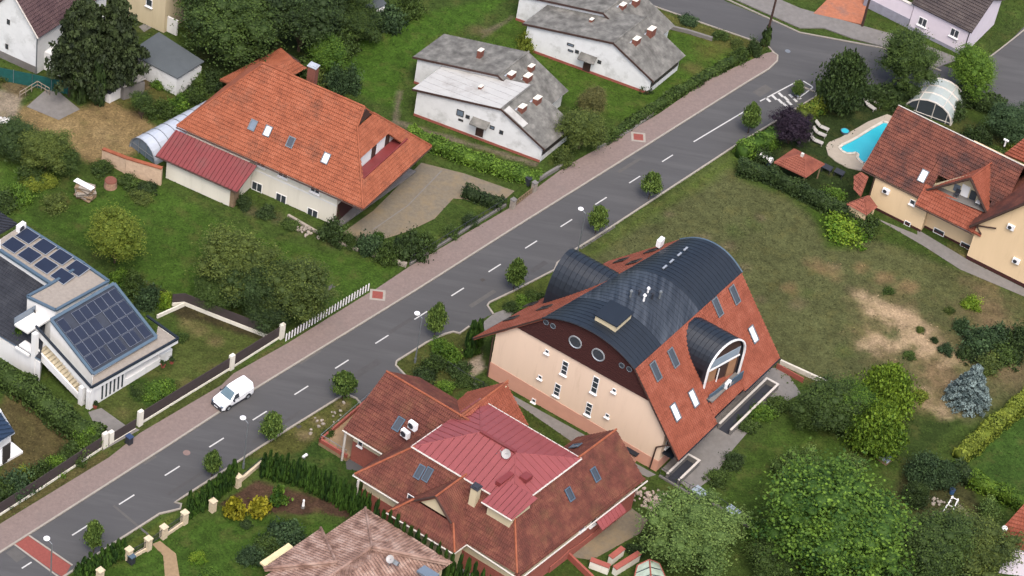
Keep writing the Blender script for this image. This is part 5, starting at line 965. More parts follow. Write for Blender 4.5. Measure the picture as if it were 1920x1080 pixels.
# ------------------------------------------------------------------ ochre house by the pool
def yellow_house():
    k = 560 / 1440; F = Fr(W(1360 + 935 * k, 140 + 765 * k), -25, 68); p = F.p; t = thing('guest_house', 'ochre house with a weathered red tile roof and a triangular balcony dormer', 'house', p(2, 4, 0))
    c = lambda x, y: (1360 + x * k, 140 + y * k)
    ez, rz = 4.6, 10.7; vr = 6.0
    MB().fbox(F, -7.0, 0, .3, 14, 0, 4.6).build('wall', YELLOW, t); MB().fbox(F, .003, 6.6, 1.4, 14, 0, 4.9).build('recessed_wall', YELLOW, t); MB().fbox(F, 6.2, 17, -.3, 13, 0, 5.4).build('gable_block', YELLOW, t)
    MB().fbox(F, -7.02, .02, .27, .3, 0, .35).build('plinth', BROWNW, t); MB().fbox(F, 6.18, 17, -.33, -.3, 0, .5).build('plinth', BROWNW, t); MB().fbox(F, .02, 6.2, 1.37, 1.4, 0, .3).build('plinth', BROWNW, t)
    fr = [p(-7.8, -.6, ez), p(4.6, -.6, ez), p(4.6, vr, rz), p(-8.6, vr, rz)]; m_ = YELT
    ue = hit(*c(650, 465), p(0, 0, ez), UP); ul = F.loc(ue); rr = F.loc(hit(*c(830, 155), p(0, 0, rz), UP)); r1 = F.loc(hit(*c(1330, 385), p(0, 0, rz), UP))
    v_e = F.loc(hit(*c(930, 575), p(0, 0, ez), UP)); vR = (rr[1] + r1[1]) / 2; vE = (ul[1] + v_e[1]) / 2; uL0, uL1 = ul[0], rr[0]
    zz = lambda v: ez + (rz - ez) * (v - vE) / (vR - vE)
    dl = F.loc(hit(*c(970, 555), p(0, vE + .8, zz(vE + .8)), UP)); u_d0 = v_e[0] + .3; u_d1 = 6.4
    slope(t, [p(uL0, vE, ez), p(u_d0, vE, ez), p(u_d0 + .2, vR, rz), p(uL1, vR, rz)], m_)
    slope(t, [p(u_d0, vE - .75, ez - .62), p(7.0, vE - .75, ez - .62), p(7.0, vE + 1.2, zz(vE + 1.2)), p(u_d0, vE + 1.2, zz(vE + 1.2))], CHTILE)
    slope(t, [p(uL1, vR, rz), p(12, vR, rz), p(12, vR + 6.5, ez), p(uL1, vR + 6.5, ez)], m_)
    MB().prism([p(-6.9, vE + .5, ez), p(-6.9, vR + 5.5, ez), p(-6.9, vR, rz - .4)], F.u * .2).build('gable_wall', YELLOW, t)
    # triangular dormer with its balcony
    pk, rd, L0, R0_ = c(1185, 500), c(1280, 430), c(970, 555), c(1262, 668)
    n_m = np.cross(F.u, p(0, vR, rz) - p(0, vE, ez)); Bk = hit(*rd, p(0, vE, ez), n_m); P0 = W(*pk, Bk[2]); u0, vf = F.loc(P0); z0 = P0[2]
    Lp = hit(*L0, p(0, vf, 0), np.cross(F.u, UP)); Rp = hit(*R0_, p(0, vf, 0), np.cross(F.u, UP)); v_b = vE + (z0 - ez) / (rz - ez) * (vR - vE)
    Lb = p(F.loc(Lp)[0] + .3, vE + (Lp[2] - ez) / (rz - ez) * (vR - vE) + .3, Lp[2]); Rb = p(F.loc(Rp)[0] - .1, vf + .6, Rp[2])
    slope(t, [P0, Bk, Lb, Lp], CHTILE); slope(t, [P0, Bk, Rb, Rp], CHTILE); caps(t, [(P0 + UP * .1, Bk + UP * .1)], CHTILE)
    nV = nrm(np.cross(F.u, UP)); nV = nV if nV @ F.v < 0 else -nV
    for q in (Lp, Rp): MB().tube(P0 + nV * .1, q + nV * .1, .14, .14, 6).build('verge_board', DKBROWN, t)
    vb_ = vf + 1.4; ul_, ur_ = F.loc(Lp)[0] + .5, F.loc(Rp)[0] - .2
    slope(t, [p(u_d0, vb_, zz(vb_)), p(8, vb_, zz(vb_)), p(8, vR, rz), p(u_d0 + .2, vR, rz)], m_); slope(t, [p(u_d0, vE + 1.2, zz(vE + 1.2)), p(ul_, vE + 1.2, zz(vE + 1.2)), p(ul_, vb_, zz(vb_)), p(u_d0, vb_, zz(vb_))], m_); slope(t, [p(ur_, vE + 1.2, zz(vE + 1.2)), p(8, vE + 1.2, zz(vE + 1.2)), p(8, vb_, zz(vb_)), p(ur_, vb_, zz(vb_))], m_)
    sh = F.v * 1.3; G = [Lp + sh, Rp + sh, P0 + sh]; MB().prism([q - UP * .15 for q in G], F.v * .1).build('dormer_wall', BEIGE, t); ct = (Lp + Rp) / 2 + sh
    MB().obox(ct + F.u * .3 + UP * .9, F.u * .5, F.v * .05, UP * .8).build('balcony_door', FRAMEW, t); MB().obox(ct + F.u * 1.35 + UP * .7, F.u * .4, F.v * .05, UP * .75).build('balcony_door', GLASS, t); MB().obox(ct - F.u * .7 + UP * .75, F.u * .4, F.v * .05, UP * .5).build('window', GLASSG, t)
    MB().prism([Lp, Rp, Rp + sh, Lp + sh], (0, 0, .06)).build('balcony_floor', CONC, t)
    for k_, (f_, lab) in enumerate(((.45, 'small dark chair on the triangular balcony of the ochre house'), (.8, 'pale table on the triangular balcony, right of the dark chair'))):
        q = Lp * (1 - f_) + Rp * f_ + F.v * .7 + UP * .06; d_ = thing(('balcony_chair', 'balcony_table')[k_], lab, ('chair', 'table')[k_], q)
        MB().obox(q + UP * .45, F.u * .28, F.v * .28, UP * .04).build(('seat', 'table_top')[k_], (BLACKP, FRAMEW)[k_], d_)
        for a in (-1, 1):
            for b in (-1, 1): MB().obox(q + F.u * .22 * a + F.v * .22 * b + UP * .21, F.u * .025, F.v * .025, UP * .21).build('leg', STEELG, d_)
        if k_ == 0: MB().obox(q + F.v * .26 + UP * .7, F.u * .28, F.v * .03, UP * .25).build('backrest', BLACKP, d_)
    sky_px(t, *c(955, 490), fr and [p(uL0, vE, ez), p(u_d0, vE, ez), p(u_d0 + .2, vR, rz), p(uL1, vR, rz)], .9, 1.5, FRAMEG, GLASSB)
    # big gable on the right
    v2 = -.9; zr2 = 9.4; ur2 = 13.2; V0 = hit(*c(1180, 730), p(0, v2, 0), np.cross(F.u, UP)); u_l, z_l = F.loc(V0)[0], V0[2]; V1 = hit(*c(1440, 620), p(0, v2, 0), np.cross(F.u, UP)); sl_ = (V1[2] - z_l) / (F.loc(V1)[0] - u_l); zr2 = z_l + sl_ * (ur2 - u_l)
    slope(t, [p(u_l, v2, z_l), p(ur2, v2, zr2), p(ur2, vR + 2, zr2), p(u_l, vR + 2, z_l)], m_); slope(t, [p(ur2, v2, zr2), p(2 * ur2 - u_l, v2, z_l), p(2 * ur2 - u_l, vR + 2, z_l), p(ur2, vR + 2, zr2)], m_)
    MB().prism([p(6.2, -.3, 5.4), p(17, -.3, 5.4), p(17, -.3, zr2 - sl_ * 3.8 - .2), p(ur2, -.3, zr2 - .3), p(6.2, -.3, z_l + sl_ * (6.2 - u_l) - .2)], F.v * .3).build('gable_wall', YELLOW, t)
    MB().tube(p(u_l, v2 - .05, z_l - .1), p(ur2, v2 - .05, zr2 - .1), .16, .16, 6).build('verge_board', DKBROWN, t)
    for a, b in (((6.3, 5.2), (8.4, z_l + 1.0)), ((7.0, 4.3), (6.0, 5.3))): MB().tube(p(a[0], -.45, a[1]), p(b[0], -.45, b[1]), .09).build('timber_brace', DKBROWN, t)
    wr = [c(1440, 430), c(1280, 560)]
    # windows, air conditioners
    for x, y, w_, h_ in ((903, 615, .7, .7), (878, 718, .8, .7)): wwin(t, F, *c(x, y), 'v', .3, w_, h_)
    for x, y in ((1045, 668), (1160, 728)): wwin(t, F, *c(x, y), 'v', 1.4, 1.4, .7, None, None, True, 1)
    for x, y in ((1030, 758), (1160, 825)): wwin(t, F, *c(x, y), 'v', 1.4, 1.4, .75)
    for i, (x, y, val, lab) in enumerate(((778, 558, .3, 'air conditioner under the left eaves of the ochre house'), (727, 675, .2, 'air conditioner low on the ochre house by the small hipped roof'), (1380, 732, -.3, 'air conditioner high on the ochre gable wall at the right'), (1405, 895, -.3, 'air conditioner low on the ochre gable wall at the right'))): aircon(lab, hit(*c(x, y), p(0, val, 0), np.cross(F.u, UP)) , nV)
    MB().tube(p(-7.1, .2, 4.5), p(-7.1, .2, .1), .07).build('downpipe', DKBROWN, t); MB().tube(p(6.1, 1.3, 5.2), p(6.1, 1.0, .1), .07).build('downpipe', DKBROWN, t)
    gutter(t, [(p(uL0, vE - .08, ez - .1), p(u_d0, vE - .08, ez - .1)), (p(u_d0, vE - .85, ez - .7), p(6.0, vE - .85, ez - .7))], DKBROWN); caps(t, [(p(uL1, vR, rz + .1), p(8, vR, rz + .1))], GUTTER, .06)
    # lean-tos
    q = [hit(*c(x, y), p(0, 0, z), UP) for x, y, z in ((620, 490, 2.6), (690, 490, 3.9), (648, 585, 2.6), (690, 500, 3.9))]; slope(t, [hit(*c(622, 490), p(0, 0, 3.4), UP), hit(*c(655, 468), p(0, 0, 4.2), UP), hit(*c(690, 492), p(0, 0, 4.2), UP), hit(*c(650, 588), p(0, 0, 2.6), UP), hit(*c(620, 555), p(0, 0, 2.6), UP)], GAZT, name='lean_to_roof')
    z_ = 2.4; b4 = [hit(*c(*q), p(0, 0, z_), UP) for q in ((585, 625), (692, 585), (732, 640), (680, 678))]; ap = hit(*c(690, 588), p(0, 0, 3.6), UP); ap2 = (b4[0] + b4[2]) / 2 + UP * 1.2
    for i in range(4): slope(t, [b4[i], b4[(i + 1) % 4], ap2], GAZT, name='porch_roof')
    MB().prism([np.array([v[0], v[1], 0]) + (sum(b4) / 4 - v) * np.array([.15, .15, 0]) for v in b4], (0, 0, 2.35)).build('porch_wall', YELLOW, t)
    # red roofs at the picture's right edge, behind the dormer
    slope(t, [hit(*c(1345, 380), p(0, 0, 8.2), UP), hit(*c(1440, 310), p(0, 0, 9), UP), hit(*c(1500, 360), p(0, 0, 9), UP), hit(*c(1440, 425), p(0, 0, 8.0), UP)], CHTILE)
    d = thing('vent_stack', 'white double vent stack behind the ochre house roof ridge', 'vent', W(*c(1340, 325)) + F.v * 0); g = hit(*c(1345, 345), p(0, 0, 7.4), UP)
    MB().tube(g, g + UP * .9, .1).build('pipe', FRAMEW, d); MB().tube(g + UP * .9 - F.u * .3, g + UP * .9 + F.u * .3, .14).build('cowl', FRAMEW, d)
    # gazebo
    z = 2.2; gp = [W(*c(*q), z) for q in ((235, 425), (332, 360), (478, 433), (388, 498))]; ctr = sum(gp) / 4; gz = thing('gazebo', 'gazebo with a small hipped red tile roof beside the hedge', 'gazebo', ctr * np.array([1, 1, 0])); e0, e1 = gp[0] * .5 + gp[1] * .5, gp[2] * .5 + gp[3] * .5
    ra, rb = e0 + (e1 - e0) * .42 + UP * 1.15, e0 + (e1 - e0) * .6 + UP * 1.15
    for q in ([gp[0], gp[3], rb, ra], [gp[3], gp[2], rb], [gp[2], gp[1], ra, rb], [gp[1], gp[0], ra]): slope(gz, q, GAZT, .3)
    caps(gz, [(gp[0], ra), (gp[1], ra), (gp[2], rb), (gp[3], rb), (ra, rb)], GAZT, .08)
    for q in gp: b = q + (ctr - q) * .14; MB().tube(np.array([b[0], b[1], 0]), np.array([b[0], b[1], 2.2]), .09).build('post', WOOD, gz)
    MB().obox((ra + rb) / 2 + UP * .2, F.u * .18, F.v * .14, UP * .25).build('finial', GUTTER, gz)
    # pool, deck and cover
    dk = [c(*q) for q in ((485, 345), (500, 325), (560, 300), (690, 225), (780, 190), (830, 210), (800, 300), (760, 420), (655, 462), (590, 448), (530, 415), (495, 385))]
    sheet('pool_deck', dk, .06, DECK, 'curved pale stone pool surround', .1)
    wt = [c(*q) for q in ((550, 352), (565, 338), (600, 322), (640, 300), (700, 262), (760, 228), (830, 240), (800, 300), (760, 400), (668, 430), (648, 415), (636, 400), (640, 386), (630, 377), (612, 381), (585, 380), (560, 368))]
    sheet('pool_water', wt, .075, POOLW, 'bright turquoise swimming pool water')
    wp = [W(*q, .08) for q in wt]; cp = MB()
    for a, b in zip(wp, wp[1:] + wp[:1]): cp.obox((a + b) / 2 + UP * .04, (b - a) / 2 * 1.04, nrm(np.cross(UP, b - a)) * .16, UP * .05)
    cp.build('pool_coping', mat('white_coping', C(226, 220, 206, .6)), None, kind='structure', label='white rim of the swimming pool')
    co = W(*c(975, 225)); cv = thing('pool_cover', 'arched clear pool cover with white ribs behind the ochre house', 'pool cover', co); dA = nrm(W(*c(1070, 245)) - W(*c(850, 165))); dL = nrm(W(*c(1105, 215)) - W(*c(1060, 250))); r_ = 2.6; half = 4.2
    b0 = W(*c(1085, 245)); b1 = W(*c(860, 165)); cen = (b0 + b1) / 2; hw = np.linalg.norm(b0 - b1) / 2; xd = (b0 - b1) / (2 * hw); ld = nrm(F.v * 1.0 + F.u * -.05)
    polyc = mat('clear_cover_sheet', C(176, 186, 184, .7), .2, .05, spec=.6); AN = np.linspace(0, math.pi, 10)
    pt_ = lambda a, s_: cen + xd * hw * math.cos(a) + UP * 2.5 * math.sin(a) + ld * s_
    for j in range(3):
        for i in range(3):
            mb = MB()
            for a0, a1 in zip(AN[i * 3:i * 3 + 3], AN[i * 3 + 1:i * 3 + 4]): mb.prism([pt_(a0, j * 1.7 + .05), pt_(a1, j * 1.7 + .05), pt_(a1, (j + 1) * 1.7 - .05), pt_(a0, (j + 1) * 1.7 - .05)], -UP * .03)
            mb.build('pane', polyc, cv)
    for j in range(4):
        mb = MB()
        for a0, a1 in zip(AN[:-1], AN[1:]): mb.tube(pt_(a0, j * 1.7), pt_(a1, j * 1.7), .11, .11, 6)
        if j == 0:
            for a0 in AN[2:-2:2]: mb.tube(cen + xd * hw * math.cos(a0), pt_(a0, 0), .06)
            mb.tube(pt_(AN[0], 0) + UP * .3, pt_(AN[-1], 0) + UP * .3, .06)
        mb.build('rib', GUTTER, cv)
    for a0 in AN[::3]: MB().tube(pt_(a0, 0), pt_(a0, 5.1), .06).build('purlin', GUTTER, cv)
    MB().prism([pt_(a, -.02) for a in AN], ld * .02).build('end_pane', GLASS, cv)
    LOUNGE = mat('lounger_cloth', C(206, 202, 196, .5), .7)
    # loungers
    for i, (x, y, lab) in enumerate(((465, 262, 'white lounger beside the purple tree, uppermost of the three'), (452, 292, 'white lounger beside the purple tree, middle of the three'), (437, 328, 'white lounger beside the purple tree, lowest of the three'), (725, 142, 'white lounger on the lawn above the pool, farther from the street'), (695, 160, 'white lounger on the lawn above the pool, nearer the street'))):
        g = W(*c(x, y)); l_ = thing('sun_lounger', lab, 'sun lounger', g, 'white sun loungers by the pool'); ax = nrm(W(*c(505, 283)) - W(*c(440, 255))) if i < 3 else nrm(W(*c(758, 162)) - W(*c(705, 125))); sx = np.cross(UP, ax)
        MB().obox(g + UP * .32 + ax * .3, ax * .55, sx * .28, UP * .05).build('seat', LOUNGE, l_); MB().obox(g + UP * .58 - ax * .65, ax * .34 - UP * .25, sx * .28, UP * .05).build('backrest', LOUNGE, l_)
        for a in (-.8, .8):
            for b in (-.28, .28): MB().obox(g + ax * a + sx * b + UP * .15, ax * .03, sx * .03, UP * .15).build('leg', LOUNGE, l_)
    for i, (x, y, lab) in enumerate(((487, 468, 'black garden table right of the gazebo'), (545, 490, 'black garden chair group farther right of the gazebo'))):
        g = W(*c(x, y)); l_ = thing('garden_table', (lab if i == 0 else 'second black garden table, nearer the ochre house'), 'table', g); MB().obox(g + UP * .7, F.u * .6, F.v * .45, UP * .04).build('table_top', BLACKP, l_)
        for a in (-.5, .5):
            for b in (-.35, .35): MB().obox(g + F.u * a + F.v * b + UP * .35, F.u * .04, F.v * .04, UP * .35).build('leg', BLACKP, l_)
    g = W(*c(192, 425)); bq = thing('tank', 'white horizontal tank on a blue cradle beside the hedge', 'tank', g); MB().tube(g + UP * .75 - F.u * .8, g + UP * .75 + F.u * .8, .38, .38, 14).build('barrel', FRAMEW, bq); MB().obox(g + UP * .2, F.u * .7, F.v * .3, UP * .2).build('cradle', BLUEP, bq)
    g = W(*c(575, 278)); bq = thing('paddling_pool', 'small blue round tub on the lawn beside the pool deck', 'tub', g); MB().tube(g, g + UP * .25, .5, .55, 14).build('rim', BLUEG, bq); MB().tube(g + UP * .24, g + UP * .262, .45, .45, 14).build('water', POOLW, bq)
yellow_house()
# ------------------------------------------------------------------ brown hipped roof at the bottom
def brown_house():
    c = lambda px, py: (480 + px / 4, 810 + py / 4); z = 3.6; t = thing('bungalow', 'bungalow under a mottled brown hipped roof at the bottom', 'house', W(700, 1075)); w_ = lambda x, y, zz=z: W(*c(x, y), zz)
    A, B, Cc, D, E = w_(820, 570), w_(1450, 985), w_(548, 755), w_(485, 722), w_(85, 1020)
    ap = w_(870, 865, 5.9); F = Fr(A, -27, 55); p = F.p
    u_ap, v_ap = F.loc(ap)
    rd = p(u_ap + 1.0, v_ap - 12, 5.9 + 0)
    R2 = w_(1440, 1005, 4.0)
    sl_n = [A, B, p(12.0, -3.0, 4.3), p(u_ap + 6.0, v_ap - .6, 5.9), ap]
    slope(t, [A, p(10.6, -.1, z), p(10.6 - 4.2, v_ap, 5.9), ap], BROWNT, .34, lift=.07)
    slope(t, [p(0, 0, z), ap, p(u_ap, -20, 5.9), p(0, -20, z)], BROWNT, .34, lift=.07)
    slope(t, [p(10.6, -.1, z), p(6.4, v_ap, 5.9), p(6.4, -20, 5.9), p(10.6, -20, z)], BROWNT, .34, lift=.07)
    slope(t, [ap, p(6.4, v_ap, 5.9), p(6.4, -20, 5.95), p(u_ap, -20, 5.95)], BROWNT, .34, lift=.07)
    G = w_(600, 975, 5.3); u_g, v_g = F.loc(G); d0 = F.loc(D)
    nM = np.cross(F.v, ap - A); nM = nM if nM[2] > 0 else -nM; oM = A + UP * .38
    D3, G3, E3 = [hit(*c(*q), oM, nM) for q in ((485, 722), (600, 978), (60, 1024))]; slope(t, [D3, G3, E3], BROWNT, .34, thick=.36, lift=.07, name='raised_roof_layer')
    nF = np.cross(F.u, ap - A); nF = nF if nF[2] > 0 else -nF; oF = A + UP * .3
    K1, K2 = hit(*c(872, 868), oF, nF), hit(*c(1440, 985), oF, nF); slope(t, [K1, K2, hit(*c(1425, 960), oF, nF), hit(*c(1180, 795), oF, nF), hit(*c(885, 840), oF, nF)], BROWNT, .34, thick=.28, lift=.07, name='raised_roof_layer')
    caps(t, [(K1 + UP * .1, K2 + UP * .1), (D3 + UP * .08, G3 + UP * .08), (G3 + UP * .08, E3 + UP * .08)], BROWNT, .15)
    caps(t, [(A + UP * .06, ap + UP * .08), (ap + UP * .08, p(6.4, v_ap, 6.0)), (p(10.6, -.1, z + .08), p(6.4, v_ap, 6.0)), (ap + UP * .08, p(u_ap, -12, 6.0))], BROWNT, .14)
    MB().fbox(F, .5, 10.0, -20, -.6, 0, 3.5).build('wall', BEIGE, t)
    cw = MB().obox(w_(155, 925, 2.4), nrm(A - Cc) * 1.9, nrm(np.cross(UP, A - Cc)) * .35, UP * .12).build('awning', mat('cream_awning', C(226, 208, 164, .75)), t)
    g = w_(1000, 985, 5.9); u = thing('satellite_dish', 'white twin roof unit on the mottled brown roof', 'satellite dish', g); n_ = 12; nn = nrm(np.array([-.3, -.5, .6])); a = nrm(np.cross(nn, UP)); b = np.cross(nn, a); q = g + UP * .6; ring = [q + a * .42 * math.cos(x) + b * .42 * math.sin(x) for x in np.arange(n_) * 6.2832 / n_]
    MB().add([q - nn * .14] + ring, [[0, 1 + i, 1 + (i + 1) % n_] for i in range(n_)]).add([q - nn * .17] + ring, [[0, 1 + (i + 1) % n_, 1 + i] for i in range(n_)]).build('reflector', mat('dish_grey', C(200, 198, 196, .5)), u); MB().tube(g - UP * .3, q - nn * .12, .05).build('mast', STEELG, u); MB().obox(q - nn * .4 - a * .5, a * .35, b * .2, nn * .2).build('casing', STEELG, u)
    s_ = w_(1290, 1060, 5.1); MB().obox(s_, F.u * .9, F.v * .55, UP * .12).build('roof_light', GLASSG, t)
brown_house()
# ------------------------------------------------------------------ houses and sheds along the top edge
def simple_house(name, label, cat, F, u0, u1, v0, v1, ze, zr, wallm, roofm, axis='u', over=.4, mult=None):
    t = thing(name, label, cat, F.p((u0 + u1) / 2, (v0 + v1) / 2, 0)); p = F.p; MB().fbox(F, u0, u1, v0, v1, 0, ze).build('wall', wallm, t)
    if axis == 'u':
        vm = (v0 + v1) / 2; slope(t, [p(u0 - over, v0 - over, ze), p(u1 + over, v0 - over, ze), p(u1 + over, vm, zr), p(u0 - over, vm, zr)], roofm); slope(t, [p(u0 - over, v1 + over, ze), p(u1 + over, v1 + over, ze), p(u1 + over, vm, zr), p(u0 - over, vm, zr)], roofm)
        for u in (u0, u1 - .2): MB().prism([p(u, v0, ze + .01), p(u, v1, ze + .01), p(u, vm, zr - .25)], F.u * .2).build('gable_wall', wallm, t)
    else:
        um = (u0 + u1) / 2; slope(t, [p(u0 - over, v0 - over, ze), p(u0 - over, v1 + over, ze), p(um, v1 + over, zr), p(um, v0 - over, zr)], roofm); slope(t, [p(u1 + over, v0 - over, ze), p(u1 + over, v1 + over, ze), p(um, v1 + over, zr), p(um, v0 - over, zr)], roofm)
        for v in (v0, v1 - .2): MB().prism([p(u0, v, ze + .01), p(u1, v, ze + .01), p(um, v, zr - .25)], F.v * .2).build('gable_wall', wallm, t)
    return t
F = Fr(W(1440 + 1410 / 4, 395 / 4), -27, 63); p = F.p
t = simple_house('cottage', 'pale lilac house with a brown grey roof across the junction', 'house', F, -7.0, .9, 0, 9.0, 4.0, 6.6, LILAC, BRNGREY, 'u', .35)
for px, py in ((1730, 41), (1790, 62)): wwin(t, F, px, py, 'v', 0, 1.2, 1.2, None, None, True, 1)
MB().fbox(F, -7.02, .92, -.02, 0, 0, .5).build('plinth', mat('grey_plinth', C(140, 140, 152, .8)), t); MB().tube(p(.92, -.05, 3.9), p(.92, -.05, .1), .06).build('downpipe', FRAMED, t)
bw = thing('boundary_wall', 'pale lilac boundary wall with a grey base beside the red brick court', 'wall', p(-10.5, .3, 0)); MB().fbox(F, -13.6, -7.1, .1, .4, 1.4, 3.4).build('wall', LILAC, bw); MB().fbox(F, -13.65, -7.1, .05, .45, 0, 1.4).build('plinth', mat('grey_plinth', C(140, 140, 152, .8)), bw); MB().fbox(F, -13.65, -7.1, .02, .48, 3.4, 3.5).build('coping', GUTTER, bw)
el = thing('meter_cabinet', 'small white cabinet on the grey base of the lilac wall', 'cabinet', p(-11.6, -.1, 0)); MB().obox(hit(1639, 40, p(0, .0, 0), np.cross(F.u, UP)), F.u * .35, F.v * .12, UP * .4).build('casing', FRAMEW, el); MB().obox(hit(1639, 40, p(0, -.13, 0), np.cross(F.u, UP)), F.u * .18, F.v * .01, UP * .2).build('door', GUTTER, el)
F = Fr(W(1535, -12), -27, 63); gs = thing('garage', 'grey roofed garage corner beside the red brick court', 'garage', F.p(-4, 3, 0)); MB().fbox(F, -9, -.8, .6, 6, 0, 2.6).build('wall', BEIGE, gs); slope(gs, [F.p(-9.5, .2, 2.6), F.p(-.4, .2, 2.6), F.p(-.4, 6.5, 3.6), F.p(-9.5, 6.5, 3.6)], SLATE)
F = Fr(W(1920, -5), -27, 63); gs = thing('shed', 'shed with red boarding at the top right corner', 'shed', F.p(-1, 3, 0)); MB().fbox(F, -2.6, 2, 0, 4, 0, 2.4).build('wall', REDM, gs); MB().fbox(F, -1.2, 2.2, -.4, 4.3, 2.4, 2.6).build('roof', FRAMEW, gs)
# top left white gable house
F = Fr(W(67, 138), -20, 63); p = F.p; t = thing('gable_house', 'tall white house with a maroon tile roof at the top left corner', 'house', p(-6, 4, 0)); ct = hit(71, 68, p(0, 0, 0), np.cross(F.u, UP)); ap = hit(31, -3, p(0, 0, 0), np.cross(F.u, UP)); uc, zc = F.loc(ct)[0], ct[2]; ua, za = F.loc(ap)[0], ap[2]; ua2 = ua - .5; za2 = za + .5 * (za - zc) / (uc - ua)
MB().prism([p(2 * ua2 - uc, 0, 0), p(uc, 0, 0), p(uc, 0, zc), p(ua2, 0, za2), p(2 * ua2 - uc, 0, zc)], F.v * 12).build('wall', OLDW, t); slope(t, [p(uc + .3, -.3, zc), p(uc + .3, 12.4, zc), p(ua2, 12.4, za2 + .3), p(ua2, -.3, za2 + .3)], MAROON); slope(t, [p(2 * ua2 - uc - .3, -.3, zc), p(2 * ua2 - uc - .3, 12.4, zc), p(ua2, 12.4, za2 + .3), p(ua2, -.3, za2 + .3)], MAROON)
MB().tube(p(uc + .3, -.35, zc), p(ua2, -.35, za2 + .3), .09).build('verge_trim', GUTTER, t); MB().fbox(F, 2 * ua2 - uc, uc + .02, -.05, 0, 0, 1.0).build('plinth', CONC, t); MB().tube(p(uc, -.12, zc), p(uc, -.12, .1), .07).build('downpipe', STEELG, t)
for px, py in ((16, 41), (13, 87)): wwin(t, F, px, py, 'v', 0, .4, .7, FRAMED, GLASS, False)
MB().fbox(F, uc + .01, uc + 2.6, 1.2, 5, 0, 2.6).build('side_annex', WHITE, t); MB().fbox(F, uc + 2.0, uc + 2.05, 1.1, 1.2, .2, 2.2).build('door', DKBROWN, t)
# grey roofed shed and its lean-tos
z = 2.7; q = [W(241, 97, z), W(298, 60, z + 1.1), W(383, 112, z + .9), W(333, 146, z - .1)]; t = thing('shed', 'low shed with a wide smooth grey roof beside the dark conifer', 'shed', W(300, 130)); g = q[0] + (q[2] - q[3])
roof = [W(240, 98, z), W(333, 147, z), W(383, 115, 3.3), W(298, 60, 3.3)]; MB().prism(roof, (0, 0, -.12)).build('roof', mat('grey_sheet_roof', C(104, 112, 116, KH), .8, .08, .5, stain=C(78, 84, 88, KH), stain_lo=.55), t)
ctr = sum(roof) / 4; MB().prism([np.array([v[0], v[1], 0]) + (ctr - v) * np.array([.06, .06, 0]) for v in roof], (0, 0, 2.5)).build('wall', OLDW, t)
MB().obox(W(345, 150, 1.0), nrm(roof[2] - roof[1]) * .7, np.array([.02, .02, 0]), UP * 1.0).build('door', DKBROWN, t)
t = thing('lean_to', 'lean-to with a pale corrugated roof below the grey shed', 'shed', W(240, 165)); q = [W(205, 146, 1.9), W(232, 165, 1.9), W(276, 148, 2.3), W(238, 128, 2.3)]; metal(t, q, mat('pale_corrugated', C(172, 170, 166, KH), .7, .06), .45, along='d'); ctr = sum(q) / 4; MB().prism([np.array([v[0], v[1], 0]) + (ctr - v) * np.array([.1, .1, 0]) for v in q], (0, 0, 1.8)).build('wall', CONC, t)
t = thing('lean_to', 'low lean-to with a dark felt roof under the ivy clad trunks', 'shed', W(210, 175)); q = [W(190, 168, 1.5), W(206, 176, 1.5), W(230, 160, 1.8), W(204, 146, 1.8)]; MB().prism(q, (0, 0, -.08)).build('roof', DARKT, t); ctr = sum(q) / 4; MB().prism([np.array([v[0], v[1], 0]) + (ctr - v) * np.array([.1, .1, 0]) for v in q], (0, 0, 1.4)).build('wall', WHITE, t)
# beige house at the top
F = Fr(W(265, 42), -22, 60); p = F.p; t = thing('terraced_house', 'beige house with an outside stair at the top edge', 'house', p(0, 3, 0)); MB().fbox(F, -2.6, 3.2, 0, 5, 0, 6).build('wall', BEIGE, t); MB().fbox(F, -7.5, -2.6, .8, 5, 0, 6.5).build('grey_wall', CONC, t); MB().tube(p(-2.6, -.08, 6), p(-2.6, -.08, .1), .07).build('downpipe', FRAMED, t)
MB().fbox(F, 3.2, 4.6, .5, .7, 0, 2.2).build('stair_wall', WHITE, t); wwin(t, F, 280, 5, 'v', 0, .9, 1.1)
slope(t, [p(-8, -.5, 6.5), p(3.6, -.5, 6.2), p(3.6, 5.5, 8.5), p(-8, 5.5, 8.5)], BRNGREY)
# small roofs at the edges
t = thing('shed', 'grey roofed shed among the trees at the top edge', 'shed', W(705, 20)); q = [W(685, 10, 2.4), W(700, 20, 2.4), W(725, 6, 2.8), W(712, -8, 2.8)]; MB().prism(q, (0, 0, -.1)).build('roof', mat('grey_sheet_roof', C(104, 112, 116, KH)), t); MB().prism([v * np.array([1, 1, 0]) for v in q], (0, 0, 2.2)).build('wall', OLDW, t)
t = thing('porch_house', 'corner of a white house with a blue grey roof at the left edge', 'house', W(0, 880)); q = [W(-40, 760, 3.4), W(0, 768, 3.4), W(24, 812, 2.7), W(-20, 840, 2.7)]; slope(t, [W(-50, 750, 3.8), W(2, 772, 3.8), W(27, 812, 2.8), W(-40, 852, 2.8)], mat('blue_grey_sheet', C(58, 78, 104, KH), .4, .08), .5); gutter(t, [(W(27, 812, 2.75), W(-40, 852, 2.75)), (W(2, 772, 3.8), W(27, 812, 2.8))], ALU)
MB().prism([W(-40, 862), W(20, 838), W(0, 800), W(-50, 820)], (0, 0, 2.6)).build('wall', WHITE, t); MB().prism([W(-10, 880), W(43, 850), W(22, 832), W(-30, 860)], (0, 0, .3)).build('porch_step', FRAMEW, t); MB().obox(W(12, 850, 1.3), F.u * .06, F.v * .5, UP * 1.2).build('door', FRAMED, t)
